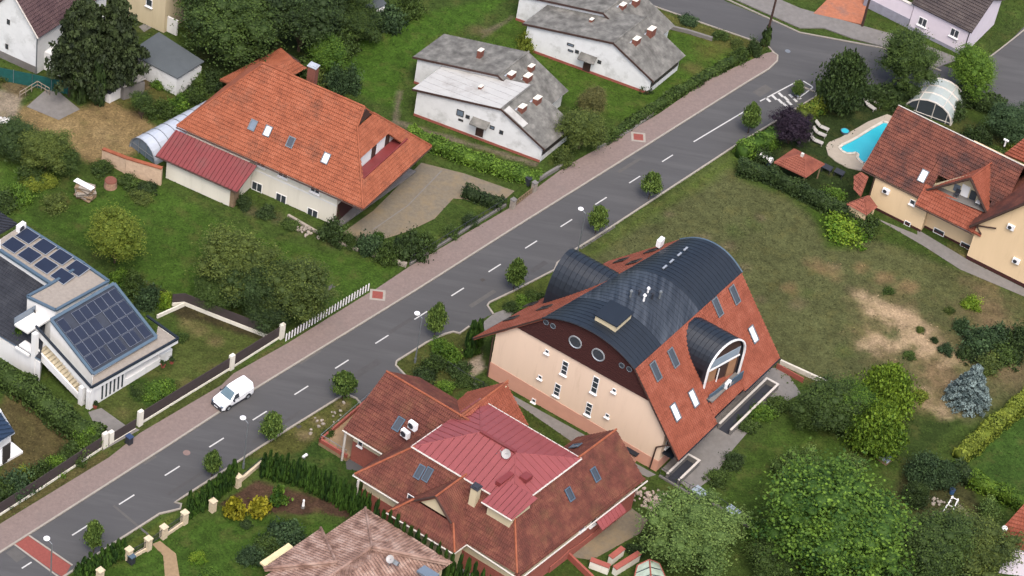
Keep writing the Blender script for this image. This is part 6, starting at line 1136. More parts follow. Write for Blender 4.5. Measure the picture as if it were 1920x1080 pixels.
t = thing('corner_house', 'corner of a white house with an orange roof at the right edge', 'house', W(1930, 1060)); slope(t, [W(1862, 1010, 3.6), W(1862, 1022, 3.6), W(1960, 1040, 3.6), W(1960, 900, 6.5), W(1920, 945, 5.4)], CHTILE); MB().prism([W(1872, 1075), W(1960, 1085), W(1960, 990), W(1900, 1000)], (0, 0, 3.2)).build('wall', LILAC, t); gutter(t, [(W(1862, 1022, 3.55), W(1960, 1040, 3.55))], GUTTER); MB().tube(W(1880, 1000, 3.5), W(1884, 990, 4.6), .3).build('chimney', WHITE, t)
# ------------------------------------------------------------------ van
def van():
    a, b = W(426.5, 769.6), W(464.5, 746.5); ax = nrm(b - a); sx = np.cross(UP, ax); mid = (a + b) / 2 + sx * .82; o = mid - ax * 2.2
    t = thing('parked_van', 'white panel van parked half on the pink footway', 'van', mid); q = lambda x, y, z: o + ax * x + sx * y + UP * z
    hs = [(0, .72), (.05, .86), (.35, .99), (.95, 1.1), (1.12, 1.14), (1.5, 1.5), (1.82, 1.74), (2.15, 1.83), (3.2, 1.86), (4.1, 1.84), (4.3, 1.76), (4.36, 1.5)]
    def ws(x): return np.interp(x, [0, .12, .5, 4.2, 4.36], [.68, .84, .9, .9, .86])
    secs = []
    for x, h in hs:
        w_ = ws(x); tp = .74 if h > 1.5 else np.interp(h, [.7, 1.15, 1.5], [.92, .86, .76]); z2 = min(h - .06, 1.08)
        secs.append([(x, y, z) for y, z in ((-w_ * .97, .3), (-w_, .6), (-w_ * .99, z2), (-w_ * (tp + .09), h - .05 if h < 1.4 else h - .14), (-w_ * tp, h), (w_ * tp, h), (w_ * (tp + .09), h - .05 if h < 1.4 else h - .14), (w_ * .99, z2), (w_, .6), (w_ * .97, .3))])
    mb = MB(); n = 10
    P = [q(*v) for s in secs for v in s]; f = []
    for i in range(len(secs) - 1):
        for j in range(n): f.append([i * n + j, i * n + (j + 1) % n, (i + 1) * n + (j + 1) % n, (i + 1) * n + j])
    f += [list(range(n))[::-1], list(range((len(secs) - 1) * n, len(secs) * n))]; mb.add(P, [x[::-1] for x in f]); body = mb.build('body', CARW, t)
    bv = body.modifiers.new('edge', 'BEVEL'); bv.width = .03; bv.segments = 2; bv.limit_method = 'ANGLE'; bv.angle_limit = rad(25)
    y0 = .69
    MB().prism([q(1.12, -.76, 1.15), q(1.12, .76, 1.15), q(1.84, .64, 1.745), q(1.84, -.64, 1.745)], (ax * -.35 + UP * .4) * .06).build('windscreen', GLASSG if False else mat('windscreen_glass', C(84, 102, 110), .12, .1, spec=.6), t)
    for s in (-1, 1):
        MB().prism([q(1.35, s * .893, 1.12), q(2.25, s * .893, 1.12), q(2.2, s * .79, 1.62), q(1.78, s * .79, 1.62)], sx * s * .035).build('side_window', GLASS, t)
        MB().obox(q(1.45, s * 1.02, 1.12), ax * .06, sx * .1, UP * .1).build('mirror', BLACKP, t)
        MB().obox(q(.1, s * .66, .8), ax * .1, sx * .13, UP * .08).build('headlight', GLASSG, t)
        MB().obox(q(2.9, s * .905, 1.0), ax * 1.25, sx * .012, UP * .02).build('side_rail', mat('pale_grey_trim', C(170, 174, 178)), t)
        MB().obox(q(4.35, s * .74, 1.1), ax * .03, sx * .07, UP * .22).build('tail_light', REDM, t)
        MB().obox(q(2.2, s * .885, .36), ax * 1.0, sx * .03, UP * .07).build('sill', BLACKP, t)
        for gx in (1.25, 2.32, 3.25): MB().obox(q(gx, s * .906, .8), ax * .012, sx * .006, UP * .38).build('door_gap', mat('pale_grey_trim', C(170, 174, 178)), t)
        MB().obox(q(2.15, s * .915, .98), ax * .09, sx * .015, UP * .025).build('door_handle', BLACKP, t)
        for x in (.85, 3.55):
            MB().tube(q(x, s * .86, .36), q(x, s * .905, .36), .4, .4, 16).build('wheel_arch', BLACKP, t)
            wh = MB().tube(q(x, s * .72, .32), q(x, s * .935, .32), .32, .32, 16).build('wheel', TYRE, t); MB().tube(q(x, s * .93, .32), q(x, s * .95, .32), .19, .19, 12).build('rim', ALU, wh)
    MB().obox(q(.0, 0, .52), ax * .1, sx * .72, UP * .2).build('bumper', BLACKP, t); MB().obox(q(-.1, 0, .5), ax * .012, sx * .26, UP * .06).build('number_plate', FRAMEW, t); MB().obox(q(4.36, 0, .45), ax * .06, sx * .8, UP * .12).build('bumper', BLACKP, t)
    MB().obox(q(2.2, 0, .27), ax * 2.05, sx * .8, UP * .06).build('underbody', BLACKP, t); MB().obox(q(4.375, 0, 1.1), ax * .006, sx * .012, UP * .6).build('rear_door_gap', BLACKP, t)
van()
# ------------------------------------------------------------------ street furniture
for i, (bx, by, hx, hy, lab) in enumerate(((94, 1106, 101, 1023, 'street lamp with a white head above the red crossing band'), (456, 878, 465, 789, 'street lamp with a white head beside the thujas, in front of the van'), (778, 680, 796, 585, 'street lamp with a white head standing on the planted island'), (1081, 482, 1096, 400, 'street lamp with a white head beside the barrel roofed chalet'))):
    b = W(bx, by); t = thing('street_lamp', lab, 'street lamp', b, 'street lamps along the kerb'); MB().tube(b, b + UP * 6.5, .085, .05, 8).build('pole', STEELG, t); MB().tube(b, b + UP * .7, .12, .12, 8).build('base', STEELG, t)
    MB().tube(b + UP * 6.5, b + UP * 6.62 + ds * .5, .04).build('arm', STEELG, t); MB().ell(b + UP * 6.66 + ds * .75, .33, .33, .12, 10, 5).build('lamp_head', FRAMEW, t)
for i, (x, y, xt, lab, h) in enumerate(((1433, 86, 1450, 'dark wooden utility pole at the street corner with ivy round its foot', 9.5), (1616, 50, 1632, 'dark utility pole beside the lilac boundary wall', 8.5))):
    b = W(x, y); t = thing('utility_pole', lab, 'utility pole', b); MB().tube(b, b + UP * h, .17, .12, 8).build('pole', DKBROWN, t); MB().obox(b + UP * (h - .5), dd * .8, ds * .06, UP * .06).build('crossarm', DKBROWN, t)
    if i == 0: crown_obj('ivy', get_crown('column', 'small', 0), LEAF['mid'], (0, 0, 0), (.75, .75, 3.2), 0, t)
a, b = W(1616, 50) + UP * 8.1, W(1433, 86) + UP * 9.1
wm = MB(); pts = [a + (b - a) * k / 8 - UP * .5 * math.sin(math.pi * k / 8) for k in range(9)]
for q0, q1 in zip(pts[:-1], pts[1:]): wm.tube(q0, q1, .018, .018, 4)
wm.build('overhead_wire', BLACKP, None, loc=a, label='thin overhead wire between the two utility poles', cat='wire')
def bin_(x, y, lab, lid, z=0):
    b = W(x, y, z); t = thing('wheelie_bin', lab, 'bin', b); MB().prism([b - dd * .26 - ds * .3, b + dd * .26 - ds * .3, b + dd * .26 + ds * .3, b - dd * .26 + ds * .3], (0, 0, .95)).build('body', BLACKP, t); MB().obox(b + UP * .99, dd * .3, ds * .35, UP * .045).build('lid', lid, t); MB().tube(b + UP * .1 - dd * .3 + ds * .3, b + UP * .1 + dd * .3 + ds * .3, .1, .1, 8).build('wheel', TYRE, t)
bin_(242, 831, 'black wheelie bin with a blue lid on the pink footway', BLUEP, .12); bin_(246, 1055, 'black wheelie bin with a grey blue lid beside the stone gate pillar', BLUEG); bin_(990, 346, 'black wheelie bin by the gate of the orange roofed house', BLACKP, .1)
# ------------------------------------------------------------------ fences
def panel_fence(label, pts, posts, base_h=.3, ph=1.85, slat=DARKSLAT, post_m=OFFW, cat='fence', base_m=OFFW, gap=.16, postw=.28, posth=None, name='fence'):
    G = [W(*p) for p in pts]; t = thing(name, label, cat, G[0]); k = 0
    for a, b in zip(G[:-1], G[1:]):
        d = nrm(b - a); s = np.cross(UP, d)
        if base_h: MB().obox((a + b) / 2 + UP * base_h / 2, (b - a) / 2, s * .07, UP * base_h / 2).build('base_wall', base_m, t)
        z = base_h + .03
        while z + .1 < ph: MB().obox((a + b) / 2 + UP * (z + gap * .46), (b - a) / 2, s * .025, UP * gap * .46).build('slat', slat, t); z += gap
    for p in posts: g = W(*p); MB().obox(g + UP * (posth or ph + .2) / 2, dd * postw, ds * postw * .7, UP * (posth or ph + .2) / 2).build('post', post_m, t)
    return t
panel_fence('dark slat fence with white pillars and base along the white house garden', [(262, 796), (345, 745), (432, 692), (527, 632)], [(262, 797), (433, 692), (527, 634)])
panel_fence('dark sliding gate beside the pale drive of the white house', [(211, 829), (254, 803)], [(207, 830)], .05, 1.4, cat='gate', name='gate')
panel_fence('dark slat fence on a white base in front of the left hand hedge', [(-30, 985), (60, 928), (190, 842)], [(196, 838)], .3, 1.8)
panel_fence('dark slat fence with a stepped white base behind the white house lawn', [(322, 574), (345, 572), (420, 602), (503, 634)], [], .5, 1.7, gap=.2); panel_fence('short white wall at the corner of the white house lawn', [(294, 597), (345, 574)], [], .5, .5)
A, B = W(536, 640), W(690, 546); L = np.linalg.norm(B - A); d = nrm(B - A); t = thing('picket_fence', 'white picket fence along the footway beside the wild garden', 'fence', A); n = int(L / .42)
for i in range(n + 1): g = A + d * L * i / n; MB().obox(g + UP * .55, d * .09, ds * .02, UP * .5).prism([g + d * .09 + UP * 1.05 - ds * .02, g + UP * 1.2 - ds * .02, g - d * .09 + UP * 1.05 - ds * .02], ds * .04).build('picket', FRAMEW, t)
for z in (.32, .85): MB().obox((A + B) / 2 + UP * z + ds * .05, (B - A) / 2, ds * .025, UP * .05).build('rail', DKBROWN, t)
# stone pillars with iron panels by the near kerb
PX = [(345, 981), (306, 1008), (277, 1030), (241, 1050)]; t = thing('pillar_fence', 'pale stone pillars with dark iron panels by the sandy garden path', 'fence', W(*PX[0])); ST = mat('pale_stone_block', C(206, 190, 162, .75), .9, .12, 4)
for x, y in PX: g = W(x, y); q = MB().obox(g + UP * .75, dd * .28, ds * .28, UP * .75).build('pillar', ST, t); MB().obox(g + UP * 1.56, dd * .34, ds * .34, UP * .06).build('cap', ST, q)
for i, (a, b) in enumerate(zip(PX[:-1], PX[1:])):
    a, b = W(*a), W(*b); d = nrm(b - a); L = np.linalg.norm(b - a); bs = i != 1
    if bs: MB().obox((a + b) / 2 + UP * .2, (b - a) / 2, ds * .15, UP * .2).build('base_wall', ST, t)
    mb = MB(); mb.tube(a + UP * 1.3, b + UP * 1.3, .03, .03, 5).tube(a + UP * .5, b + UP * .5, .03, .03, 5)
    for k in range(1, int(L / .16)): g = a + d * k * .16; mb.tube(g + UP * .45, g + UP * 1.3, .018, .018, 4)
    mb.build('iron_panel' if bs else 'gate_leaf', BLACKP, t)
for i, (x, y, lab) in enumerate(((398, 958, 'pale stone pillar standing within the thuja row'), (445, 912, 'pale stone pillar at the upper end of the short thuja row'), (187, 1088, 'pale stone pillar among the thujas at the bottom edge'))):
    g = W(x, y); t = thing('stone_pillar', lab, 'pillar', g); MB().obox(g + UP * .7, dd * .28, ds * .28, UP * .7).build('shaft', ST, t); MB().obox(g + UP * 1.46, dd * .34, ds * .34, UP * .06).build('cap', ST, t)
A, B = W(449, 905), W(490, 870); t = thing('low_wall', 'low stone wall with a dark rail beside the thujas', 'wall', A); MB().obox((A + B) / 2 + UP * .25, (B - A) / 2, ds * .12, UP * .25).build('wall', ST, t); MB().tube(A + UP * .9, B + UP * .9, .03).tube(A + UP * .5, A + UP * .9, .025).tube(B + UP * .5, B + UP * .9, .025).build('rail', BLACKP, t)
# low walls along the footway
def low_wall(label, pts, h, wd, m, rail=None):
    G = [W(*p) for p in pts]; t = thing('low_wall', label, 'wall', G[0]); mb = MB(); r = MB()
    for a, b in zip(G[:-1], G[1:]):
        s = np.cross(UP, nrm(b - a)); mb.obox((a + b) / 2 + UP * h / 2, (b - a) / 2, s * wd / 2, UP * h / 2)
        if rail:
            n = max(2, int(np.linalg.norm(b - a) / .9)); r.tube(a + UP * rail, b + UP * rail, .03, .03, 5).tube(a + UP * (h + .1), b + UP * (h + .1), .025, .025, 5)
            for k in range(n + 1): g = a + (b - a) * k / n; r.tube(g + UP * h, g + UP * rail, .03, .03, 5)
    mb.build('wall', m, t)
    if rail: r.build('rail', BLACKP, t)
low_wall('low concrete wall with a dark wire fence in front of the paved yard', [(768, 497), (860, 440), (948, 386)], .35, .25, CONC, 1.2)
low_wall('low rubble wall at the corner of the paved yard garden', [(700, 480), (735, 492), (762, 500)], .5, .4, STONE)
low_wall('long low stone edging wall between the two back lawns', [(540, 405), (600, 440), (665, 468), (700, 480)], .25, .3, STONE)
low_wall('pale stone wall by the footway below the old house', [(1000, 346), (1030, 327), (1060, 310)], .5, .3, CONC)
low_wall('broken grey wall along the street below the back old house', [(1225, 215), (1180, 247), (1120, 280)], .3, .3, CONC)
low_wall('pale kerb wall left of the rough verge by the side street', [(1240, 50), (1290, 62), (1335, 76)], .5, .3, CONC)
low_wall('white topped retaining wall behind the chalet slope', [(1462, 682), (1550, 722)], .6, .22, mat('white_coping', C(226, 220, 206, .6)))
low_wall('red boarded wall under the white topped retaining wall', [(1455, 690), (1505, 718)], .7, .1, ORANGEP)
low_wall('concrete footing with a green wire fence behind the villa', [(1236, 893), (1290, 925), (1345, 950), (1405, 990)], .25, .25, CONC, 1.3)
low_wall('grey wall with a cable fence in the chalet front garden', [(838, 690), (870, 712), (905, 730)], .2, .2, CONC, 1.0)
for x, y, lab in ((960, 392, 'grey stone gate pillar of the orange roofed house, nearer the van'), (1000, 360, 'grey stone gate pillar of the orange roofed house, by the black bin')):
    g = W(x, y); t = thing('gate_pillar', lab, 'pillar', g); MB().obox(g + UP * .7, dd * .25, ds * .25, UP * .7).build('shaft', STONE, t); MB().obox(g + UP * 1.45, dd * .3, ds * .3, UP * .05).build('cap', CONC, t)
A, B = W(962, 390), W(998, 362); t = thing('driveway_gate', 'low timber driveway gate between two grey pillars', 'gate', A); MB().obox((A + B) / 2 + UP * .85, (B - A) / 2 * .9, ds * .03, UP * .05).build('rail', WOOD, t); MB().obox((A + B) / 2 + UP * .3, (B - A) / 2 * .9, ds * .03, UP * .05).build('rail', WOOD, t)
for k in range(10): g = A + (B - A) * (.08 + .84 * k / 9); MB().obox(g + UP * .6 - ds * .05, dd * .07, ds * .02, UP * .45).build('slat', WOOD, t)
# green shade net fence at the top left
G = [W(-10, 148), W(60, 162), W(132, 178)]; t = thing('net_fence', 'dark green shade net fence below the white gable house', 'fence', G[0]); mb = MB()
for a, b in zip(G[:-1], G[1:]): s = np.cross(UP, nrm(b - a)); mb.obox((a + b) / 2 + UP * .9, (b - a) / 2, s * .02, UP * .9)
mb.build('net', GREENNET, t); pm = MB()
for a, b in zip(G[:-1], G[1:]):
    for k in range(3): g = a + (b - a) * k / 2; MB().tube(g, g + UP * 1.9, .04).build('post', STEELG, t)
t = thing('railing', 'rusty pipe railing round the grey concrete slab', 'railing', W(60, 180)); q = [W(37, 185), W(70, 165), W(92, 178)]; mb = MB()
for a, b in zip(q[:-1], q[1:]):
    for z in (.5, 1.0): mb.tube(a + UP * z, b + UP * z, .05)
    for k in range(4): g = a + (b - a) * k / 3; mb.tube(g, g + UP * 1.0, .05)
mb.build('pipe_frame', mat('rusty_pipe', C(150, 138, 122, .7), .7, .2, 3), t)
# ------------------------------------------------------------------ piles, boxes and garden things
def stones(name, label, cat, px, py, rx, ry, n, s0, s1, hmax, m=STONE, ang=0):
    b = W(px, py); t = thing(name, label, cat, b); me = []; r = random.Random(int(px)); ca, sa = math.cos(ang), math.sin(ang)
    for k in range(3):
        mb = MB().ell((0, 0, 0), 1, .8, .6, 6, 4); mb.v = [tuple(c * r.uniform(.8, 1.15) for c in v) for v in mb.v]; me.append(mb.mesh('stone_mesh', m))
    for i in range(n):
        o = bpy.data.objects.new('stone', me[i % 3]); scene.collection.objects.link(o); o.parent = t; u, v = r.gauss(0, .45), r.gauss(0, .45); s = r.uniform(s0, s1)
        o.location = (u * rx * ca - v * ry * sa, u * rx * sa + v * ry * ca, max(.08, hmax * math.exp(-(u * u + v * v) * 2) * r.uniform(.2, 1))); o.scale = (s, s, s); o.rotation_euler = (r.uniform(-.5, .5), r.uniform(-.5, .5), r.uniform(0, 6))
stones('stone_pile', 'pile of pale pinkish rubble stones at the corner of the villa', 'stone pile', 1222, 940, 3.4, 1.5, 80, .14, .34, .5, mat('pale_rubble', C(186, 168, 156, .65), .95, .25, 3), -.6)
stones('stone_pile', 'heap of grey rubble stones by the back lawn wall', 'stone pile', 568, 432, 1.8, .8, 26, .15, .32, .3, STONE, -.4)
stones('stone_pile', 'small heap of white rubble beside the green net fence', 'stone pile', 8, 228, 1.2, .8, 14, .2, .5, .3, mat('white_rubble', C(206, 204, 200, .7)))
stones('rock_border', 'scattered rocks along the bare kerb strip below the villa', 'rocks', 615, 785, 3.0, .7, 16, .12, .26, .12, STONE, .95)
def slab_pile():
    b = W(160, 370); t = thing('slab_pile', 'tall pile of stacked timber and stone slabs on the lawn', 'pile', b); r = random.Random(4)
    for k in range(16): z = .12 + .1 * k; a = r.uniform(-.5, .5); u = np.array([math.cos(a), math.sin(a), 0]); v = np.cross(UP, u); MB().obox(b + UP * z + u * r.uniform(-.25, .25), u * r.uniform(.6, 1.1), v * r.uniform(.4, .75), UP * .045).build('slab', WOOD if k % 3 else STONE, t)
    MB().obox(b + UP * 1.85 - np.array([.2, 0, 0]), np.array([1.1, -.5, 0]), np.array([.15, .3, 0]), UP * .04).build('board', FRAMEW, t)
slab_pile()
g = W(207, 350); t = thing('brick_well', 'round brick stump with a broken rim beside the slab pile', 'well', g); MB().tube(g, g + UP * .9, .75, .65, 14).build('shaft', mat('old_brick', C(168, 134, 112, .7), .95, .25, 4, bump=.5), t); MB().tube(g + UP * .9, g + UP * 1.02, .7, .62, 14).build('rim', BRICKC, t)
for x, y, lab in ((1310, 931, 'pale blue topped box on the fence line, nearer the chalet'), (1372, 967, 'pale blue topped box on the fence line, farther from the chalet')):
    g = W(x, y); t = thing('utility_box', lab, 'box', g); MB().obox(g + UP * .35, dd * .45, ds * .6, UP * .35).build('body', STEELG, t); MB().obox(g + UP * .74, dd * .55, ds * .75, UP * .04).build('lid', mat('pale_blue_sheet', C(164, 178, 188, .6), .5, .05), t)
g = W(1657, 862); t = thing('cold_frame', 'pale blue grey cold frame on the lawn below the golden conifer', 'cold frame', g); MB().obox(g + UP * .2, dd * .55, ds * .7, UP * .2).build('box', WOOD, t); MB().obox(g + UP * .44, dd * .6, ds * .75, UP * .03).build('lid', mat('pale_blue_sheet', C(164, 178, 188)), t)
for k in (-1, 1): MB().obox(g + UP * .475 + ds * .36 * k, dd * .52, ds * .3, UP * .008).build('pane', GLASSG, t)
g = W(1778, 962); t = thing('swing_frame', 'white wooden A frame leaning on the little paved square', 'frame', g); u = nrm(dd + ds * .2); v = np.cross(UP, u)
for s in (-1, 1): MB().tube(g - u * 1.0 + v * .5 * s, g + u * .9 + v * .3 * s + UP * 1.6, .07).tube(g + u * 1.6 + v * .4 * s, g + u * .9 + v * .3 * s + UP * 1.6, .06).build('leg', FRAMEW, t)
for k in (.3, .6, .95): MB().tube(g - u * 1.0 + u * 1.9 * k + UP * 1.6 * k - v * .45, g - u * 1.0 + u * 1.9 * k + UP * 1.6 * k + v * .45, .05).build('rung', FRAMEW, t)
g = W(1784, 925); t = thing('water_butt', 'small blue plastic tub behind the white A frame', 'tub', g); MB().tube(g, g + UP * .6, .25, .3, 10).build('body', mat('bright_blue_plastic', C(70, 110, 156, .6), .4), t); MB().tube(g + UP * .59, g + UP * .63, .32, .32, 10).build('rim', BLUEP, t)
stones('stone_pile', 'heap of rocks beside the white A frame', 'stone pile', 1755, 940, 1.0, .6, 18, .12, .25, .3, STONE)
g = W(568, 952); t = thing('garden_statue', 'small white garden statue in front of the long thuja row', 'statue', g); MB().tube(g, g + UP * .3, .2, .16, 8).build('plinth', CONC, t); MB().tube(g + UP * .3, g + UP * .9, .16, .1, 8).ell(g + UP * 1.05, .12, .12, .15, 8, 5).build('figure', FRAMEW, t)
g = W(571, 861); t = thing('garden_lantern', 'small white lantern on the lawn above the thuja row', 'lantern', g); MB().tube(g, g + UP * .4, .05).build('post', STEELG, t); MB().obox(g + UP * .5, dd * .3, ds * .12, UP * .1).build('shade', FRAMEW, t)
g = W(1050, 1075); t = thing('garden_stair', 'red capped white stair walls in the yard behind the villa', 'stair', W(1150, 1060))
for pa in ([(1142, 1058), (1165, 1040)], [(1105, 1062), (1140, 1075)], [(1150, 1078), (1195, 1050)]):
    a, b = W(*pa[0]), W(*pa[1]); s = np.cross(UP, nrm(b - a)); wv = MB().obox((a + b) / 2 + UP * .5, (b - a) / 2, s * .25, UP * .5).build('stair_wall', OFFW, t); MB().obox((a + b) / 2 + UP * 1.05, (b - a) / 2 * 1.03, s * .3, UP * .05).build('coping', ORANGEP, wv)
t = thing('greenhouse', 'small greenhouse with a red frame and pale glass at the bottom edge', 'greenhouse', W(1210, 1090)); q = [W(1195, 1060, 1.6), W(1236, 1056, 1.6), W(1260, 1110, 1.6), W(1180, 1120, 1.6)]; rg = (q[0] + q[1]) / 2 + UP * .7, (q[2] + q[3]) / 2 + UP * .7
for a, b, c_, d_ in ((q[0], q[3], rg[1], rg[0]), (q[1], q[2], rg[1], rg[0])):
    for k in range(4): f0, f1 = k / 4 + .02, (k + 1) / 4 - .02; MB().prism([a + (b - a) * f0, a + (b - a) * f1, d_ + (c_ - d_) * f1, d_ + (c_ - d_) * f0], (0, 0, .02)).build('pane', mat('greenhouse_glass', C(176, 192, 176, .7), .2, .1, 1.5), t)
fm = MB()
for a, b in ((q[0], q[1]), (q[0], q[3]), (q[1], q[2]), rg, (q[0], rg[0]), (q[1], rg[0])): fm.tube(a, b, .08)
fm.build('frame', ORANGEP, t); MB().prism([v * np.array([1, 1, 0]) for v in q], (0, 0, 1.55)).build('wall', GLASSG, t)
# ------------------------------------------------------------------ street trees
SG = 'young street trees along the near kerb'
for x, y, r, h, k, kd, lab in ((175, 1036, 1.05, 4.4, 'street', 'egg', 'young street tree beside the red crossing band'), (397, 893, .95, 3.6, 'street', 'egg', 'thin young street tree at the kerb above the short thuja row'), (507, 826, 1.3, 3.9, 'street', 'egg', 'round headed young street tree by the lamp opposite the van'), (641, 748, 1.35, 3.9, 'street', 'egg', 'round headed young street tree above the villa drive'), (814, 634, 1.15, 5.0, 'street', 'egg', 'slender greyish young street tree on the tip of the planted island'), (962, 545, 1.15, 4.6, 'street', 'egg', 'young street tree left of the barrel roofed entrance'), (1116, 438, 1.25, 4.2, 'street', 'egg', 'young street tree behind the chalet beside its lamp'), (1216, 373, 1.3, 4.0, 'street', 'egg', 'young street tree midway along the meadow kerb'), (1402, 250, 1.2, 4.6, 'street', 'egg', 'young street tree between the long white line and the purple tree'), (1492, 183, .85, 2.6, 'street', 'egg', 'small street tree in the painted parking bay')):
    tree('street_tree', lab, x, y, r, h, k, kd, 'mid', .28, SG, tr=.06)
# ------------------------------------------------------------------ thuja rows
def row(label, group, pts, n, h, r, jit=.12, leafk='thuja', first=0):
    G = [W(*p) for p in pts]; Ls = [np.linalg.norm(b - a) for a, b in zip(G[:-1], G[1:])]; T = sum(Ls); rn = random.Random(n * 3 + int(h * 10))
    for i in range(n):
        s = T * (i + .5) / n; j = 0
        while s > Ls[j]: s -= Ls[j]; j += 1
        g = G[j] + (G[j + 1] - G[j]) * s / Ls[j]; hh = h * rn.uniform(.86, 1.1); rr = r * rn.uniform(.9, 1.1)
        o = crown_obj('thuja', get_crown('column', 'small' if r < .55 else 'mid', i % 3), LEAF[leafk], g, (rr, rr, hh), rn.uniform(0, 6)); props(o, label, 'thuja', group)
row('dark green columnar thuja in the long row left of the red villa', 'thujas in the long row beside the villa', [(487, 893), (560, 912), (640, 952), (690, 982)], 21, 3.9, .46)
row('columnar thuja in the short row by the near kerb, behind the golden bushes', 'thujas in the short kerb row', [(348, 972), (388, 950), (440, 905)], 9, 3.5, .55)
row('columnar thuja in the row at the bottom left by the kerb', 'thujas in the bottom left row', [(140, 1092), (185, 1070), (236, 1042)], 9, 3.0, .52)
row('small columnar thuja between the brown roof and the villa', 'small thujas between the two roofs', [(692, 1004), (770, 1056), (850, 1106), (930, 1150)], 18, 5.0, .52)
for x, y, h, lab in ((878, 668, 5.4, 'tall slim thuja left of the chalet corner, nearer the street'), (891, 660, 5.0, 'tall slim thuja touching the chalet corner')): tree('thuja', lab, x, y, .75, h, 'thuja', 'column', 'mid', .02, None, 'thuja')
# ------------------------------------------------------------------ big trees, top left and behind the orange house
tree('conifer', 'tall dark conifer at the top left beside the white gable house', 158, 172, 5.0, 14.5, 'conif', 'layered', 'big', .2); tree('conifer', 'second tall dark conifer overhanging the grey shed', 212, 158, 4.4, 14, 'conif', 'layered', 'big', .2)
tree('conifer', 'dark conifer with a bare pale trunk beside the green net fence', 132, 180, 3.0, 13, 'conif', 'layered', 'mid', .4)
for x, y, h, lab in ((147, 187, 6, 'ivy clad column at the foot of the conifers, left one'), (182, 192, 6.5, 'ivy clad column at the foot of the conifers, right one')): tree('ivy_column', lab, x, y, 1.2, h, 'dark', 'column', 'mid', .02, None, 'tree')
for x, y, r, h, k, tr_, lab in ((432, 112, 6.0, 9, 'mid', .12, 'broad leafy green tree between the grey shed and the orange roof'), (400, 60, 5, 9, 'mid', .25, 'leafy green tree at the top edge behind the grey shed'), (500, 70, 4.6, 9, 'dark', .25, 'dark green tree above the small orange outbuilding'), (560, 95, 4.6, 9, 'dark', .22, 'dense dark tree behind the chimney of the orange house'), (590, 45, 4.0, 8, 'dark', .25, 'dark tree at the top edge left of the bright lawn'), (650, 35, 3.2, 6.5, 'mid', .3, 'small tree with a bare trunk at the top edge by the grey roof'), (610, 130, 2.8, 4.2, 'lush', .1, 'bushy bright green tree on the edge of the long lawn'), (670, 75, 2.8, 4, 'mid', .1, 'low spreading tree along the lawn edge')):
    tree('leafy_tree', lab, x, y, r, h, k, 'round', 'big', tr_)
for x, y, r, h, k, lab in ((725, 50, 2.0, 3.6, 'bluegr', 'bluish green bush at the top of the long lawn'), (690, 62, 1.7, 2.8, 'dark', 'dark round bush beside the bluish one on the lawn edge'), (640, 100, 1.8, 2.6, 'mid', 'green bush at the foot of the lawn edge trees'), (590, 165, 1.8, 3.2, 'olive', 'olive bush behind the orange roof ridge'), (625, 170, 1.6, 3.0, 'bluegr', 'grey green young pine behind the orange roof ridge'), (655, 165, 1.4, 2.5, 'bluegr', 'smaller grey green pine nearer the lawn'), (560, 150, 2.0, 3.2, 'mid', 'green bush beside the brick chimney'), (770, 25, 1.6, 2.4, 'mid', 'low bush at the top edge of the long lawn'), (310, 52, .5, 2.2, 'dark', 'tiny dark cypress beside the beige house')): shrub('bush', lab, x, y, r, h, k, 'mid')
for x, y, r, h, k, lab in ((265, 222, 1.5, 3.6, 'mid', 'small leafy tree on the edge of the tan mound'),): tree('leafy_tree', lab, x, y, r, h, k, 'round', 'mid', .25)
for x, y, r, h, k, lab in ((300, 215, 1.3, 1.8, 'mid', 'green bush right of the small leafy tree'), (335, 205, 1.3, 1.6, 'lush', 'bright bush in the kitchen garden by the polytunnel'), (365, 185, 1.4, 1.6, 'mid', 'low bush at the top end of the polytunnel'), (300, 160, 1.0, 1.0, 'lush', 'low vine patch below the grey shed'), (330, 168, 1.0, 1.2, 'lush', 'vine patch beside the shed door'), (370, 155, 1.6, 2.2, 'mid', 'bush right of the grey shed'), (400, 165, 1.6, 2.0, 'dark', 'dark bush left of the small orange outbuilding'), (345, 195, .9, 1.0, 'dark', 'dark low bush beside the polytunnel'), (5, 145, 1.0, 1.0, 'olive', 'dry bush below the green net fence')): shrub('bush', lab, x, y, r, h, k, 'mid')
# left lawn
for x, y, r, h, k, tr_, lab in ((85, 315, 3.0, 4.6, 'olive', .1, 'dense olive green tree below the tan mound'), (30, 290, 3.0, 4.2, 'dark', .05, 'dark leafy tree at the left edge below the mound'), (118, 322, 2.0, 3.2, 'mid', .05, 'green bushy tree beside the olive one'), (215, 492, 3.4, 6.2, 'yel', .22, 'yellow green orchard tree with a forked trunk on the left lawn'), (436, 550, 4.2, 7.8, 'olive', .12, 'large yellow olive tree in the middle of the wild garden'), (478, 580, 3.6, 6.4, 'dark', .08, 'dark green tree in the middle of the wild garden'), (547, 592, 4.0, 6.8, 'olive', .06, 'wide olive tree beside the picket fence'), (400, 575, 2.4, 3.6, 'mid', .05, 'lower green tree at the left of the wild garden'), (500, 610, 2.6, 3.6, 'dark', .03, 'dark bushy tree right behind the picket fence')):
    tree('garden_tree', lab, x, y, r, h, k, 'round', 'big', tr_)
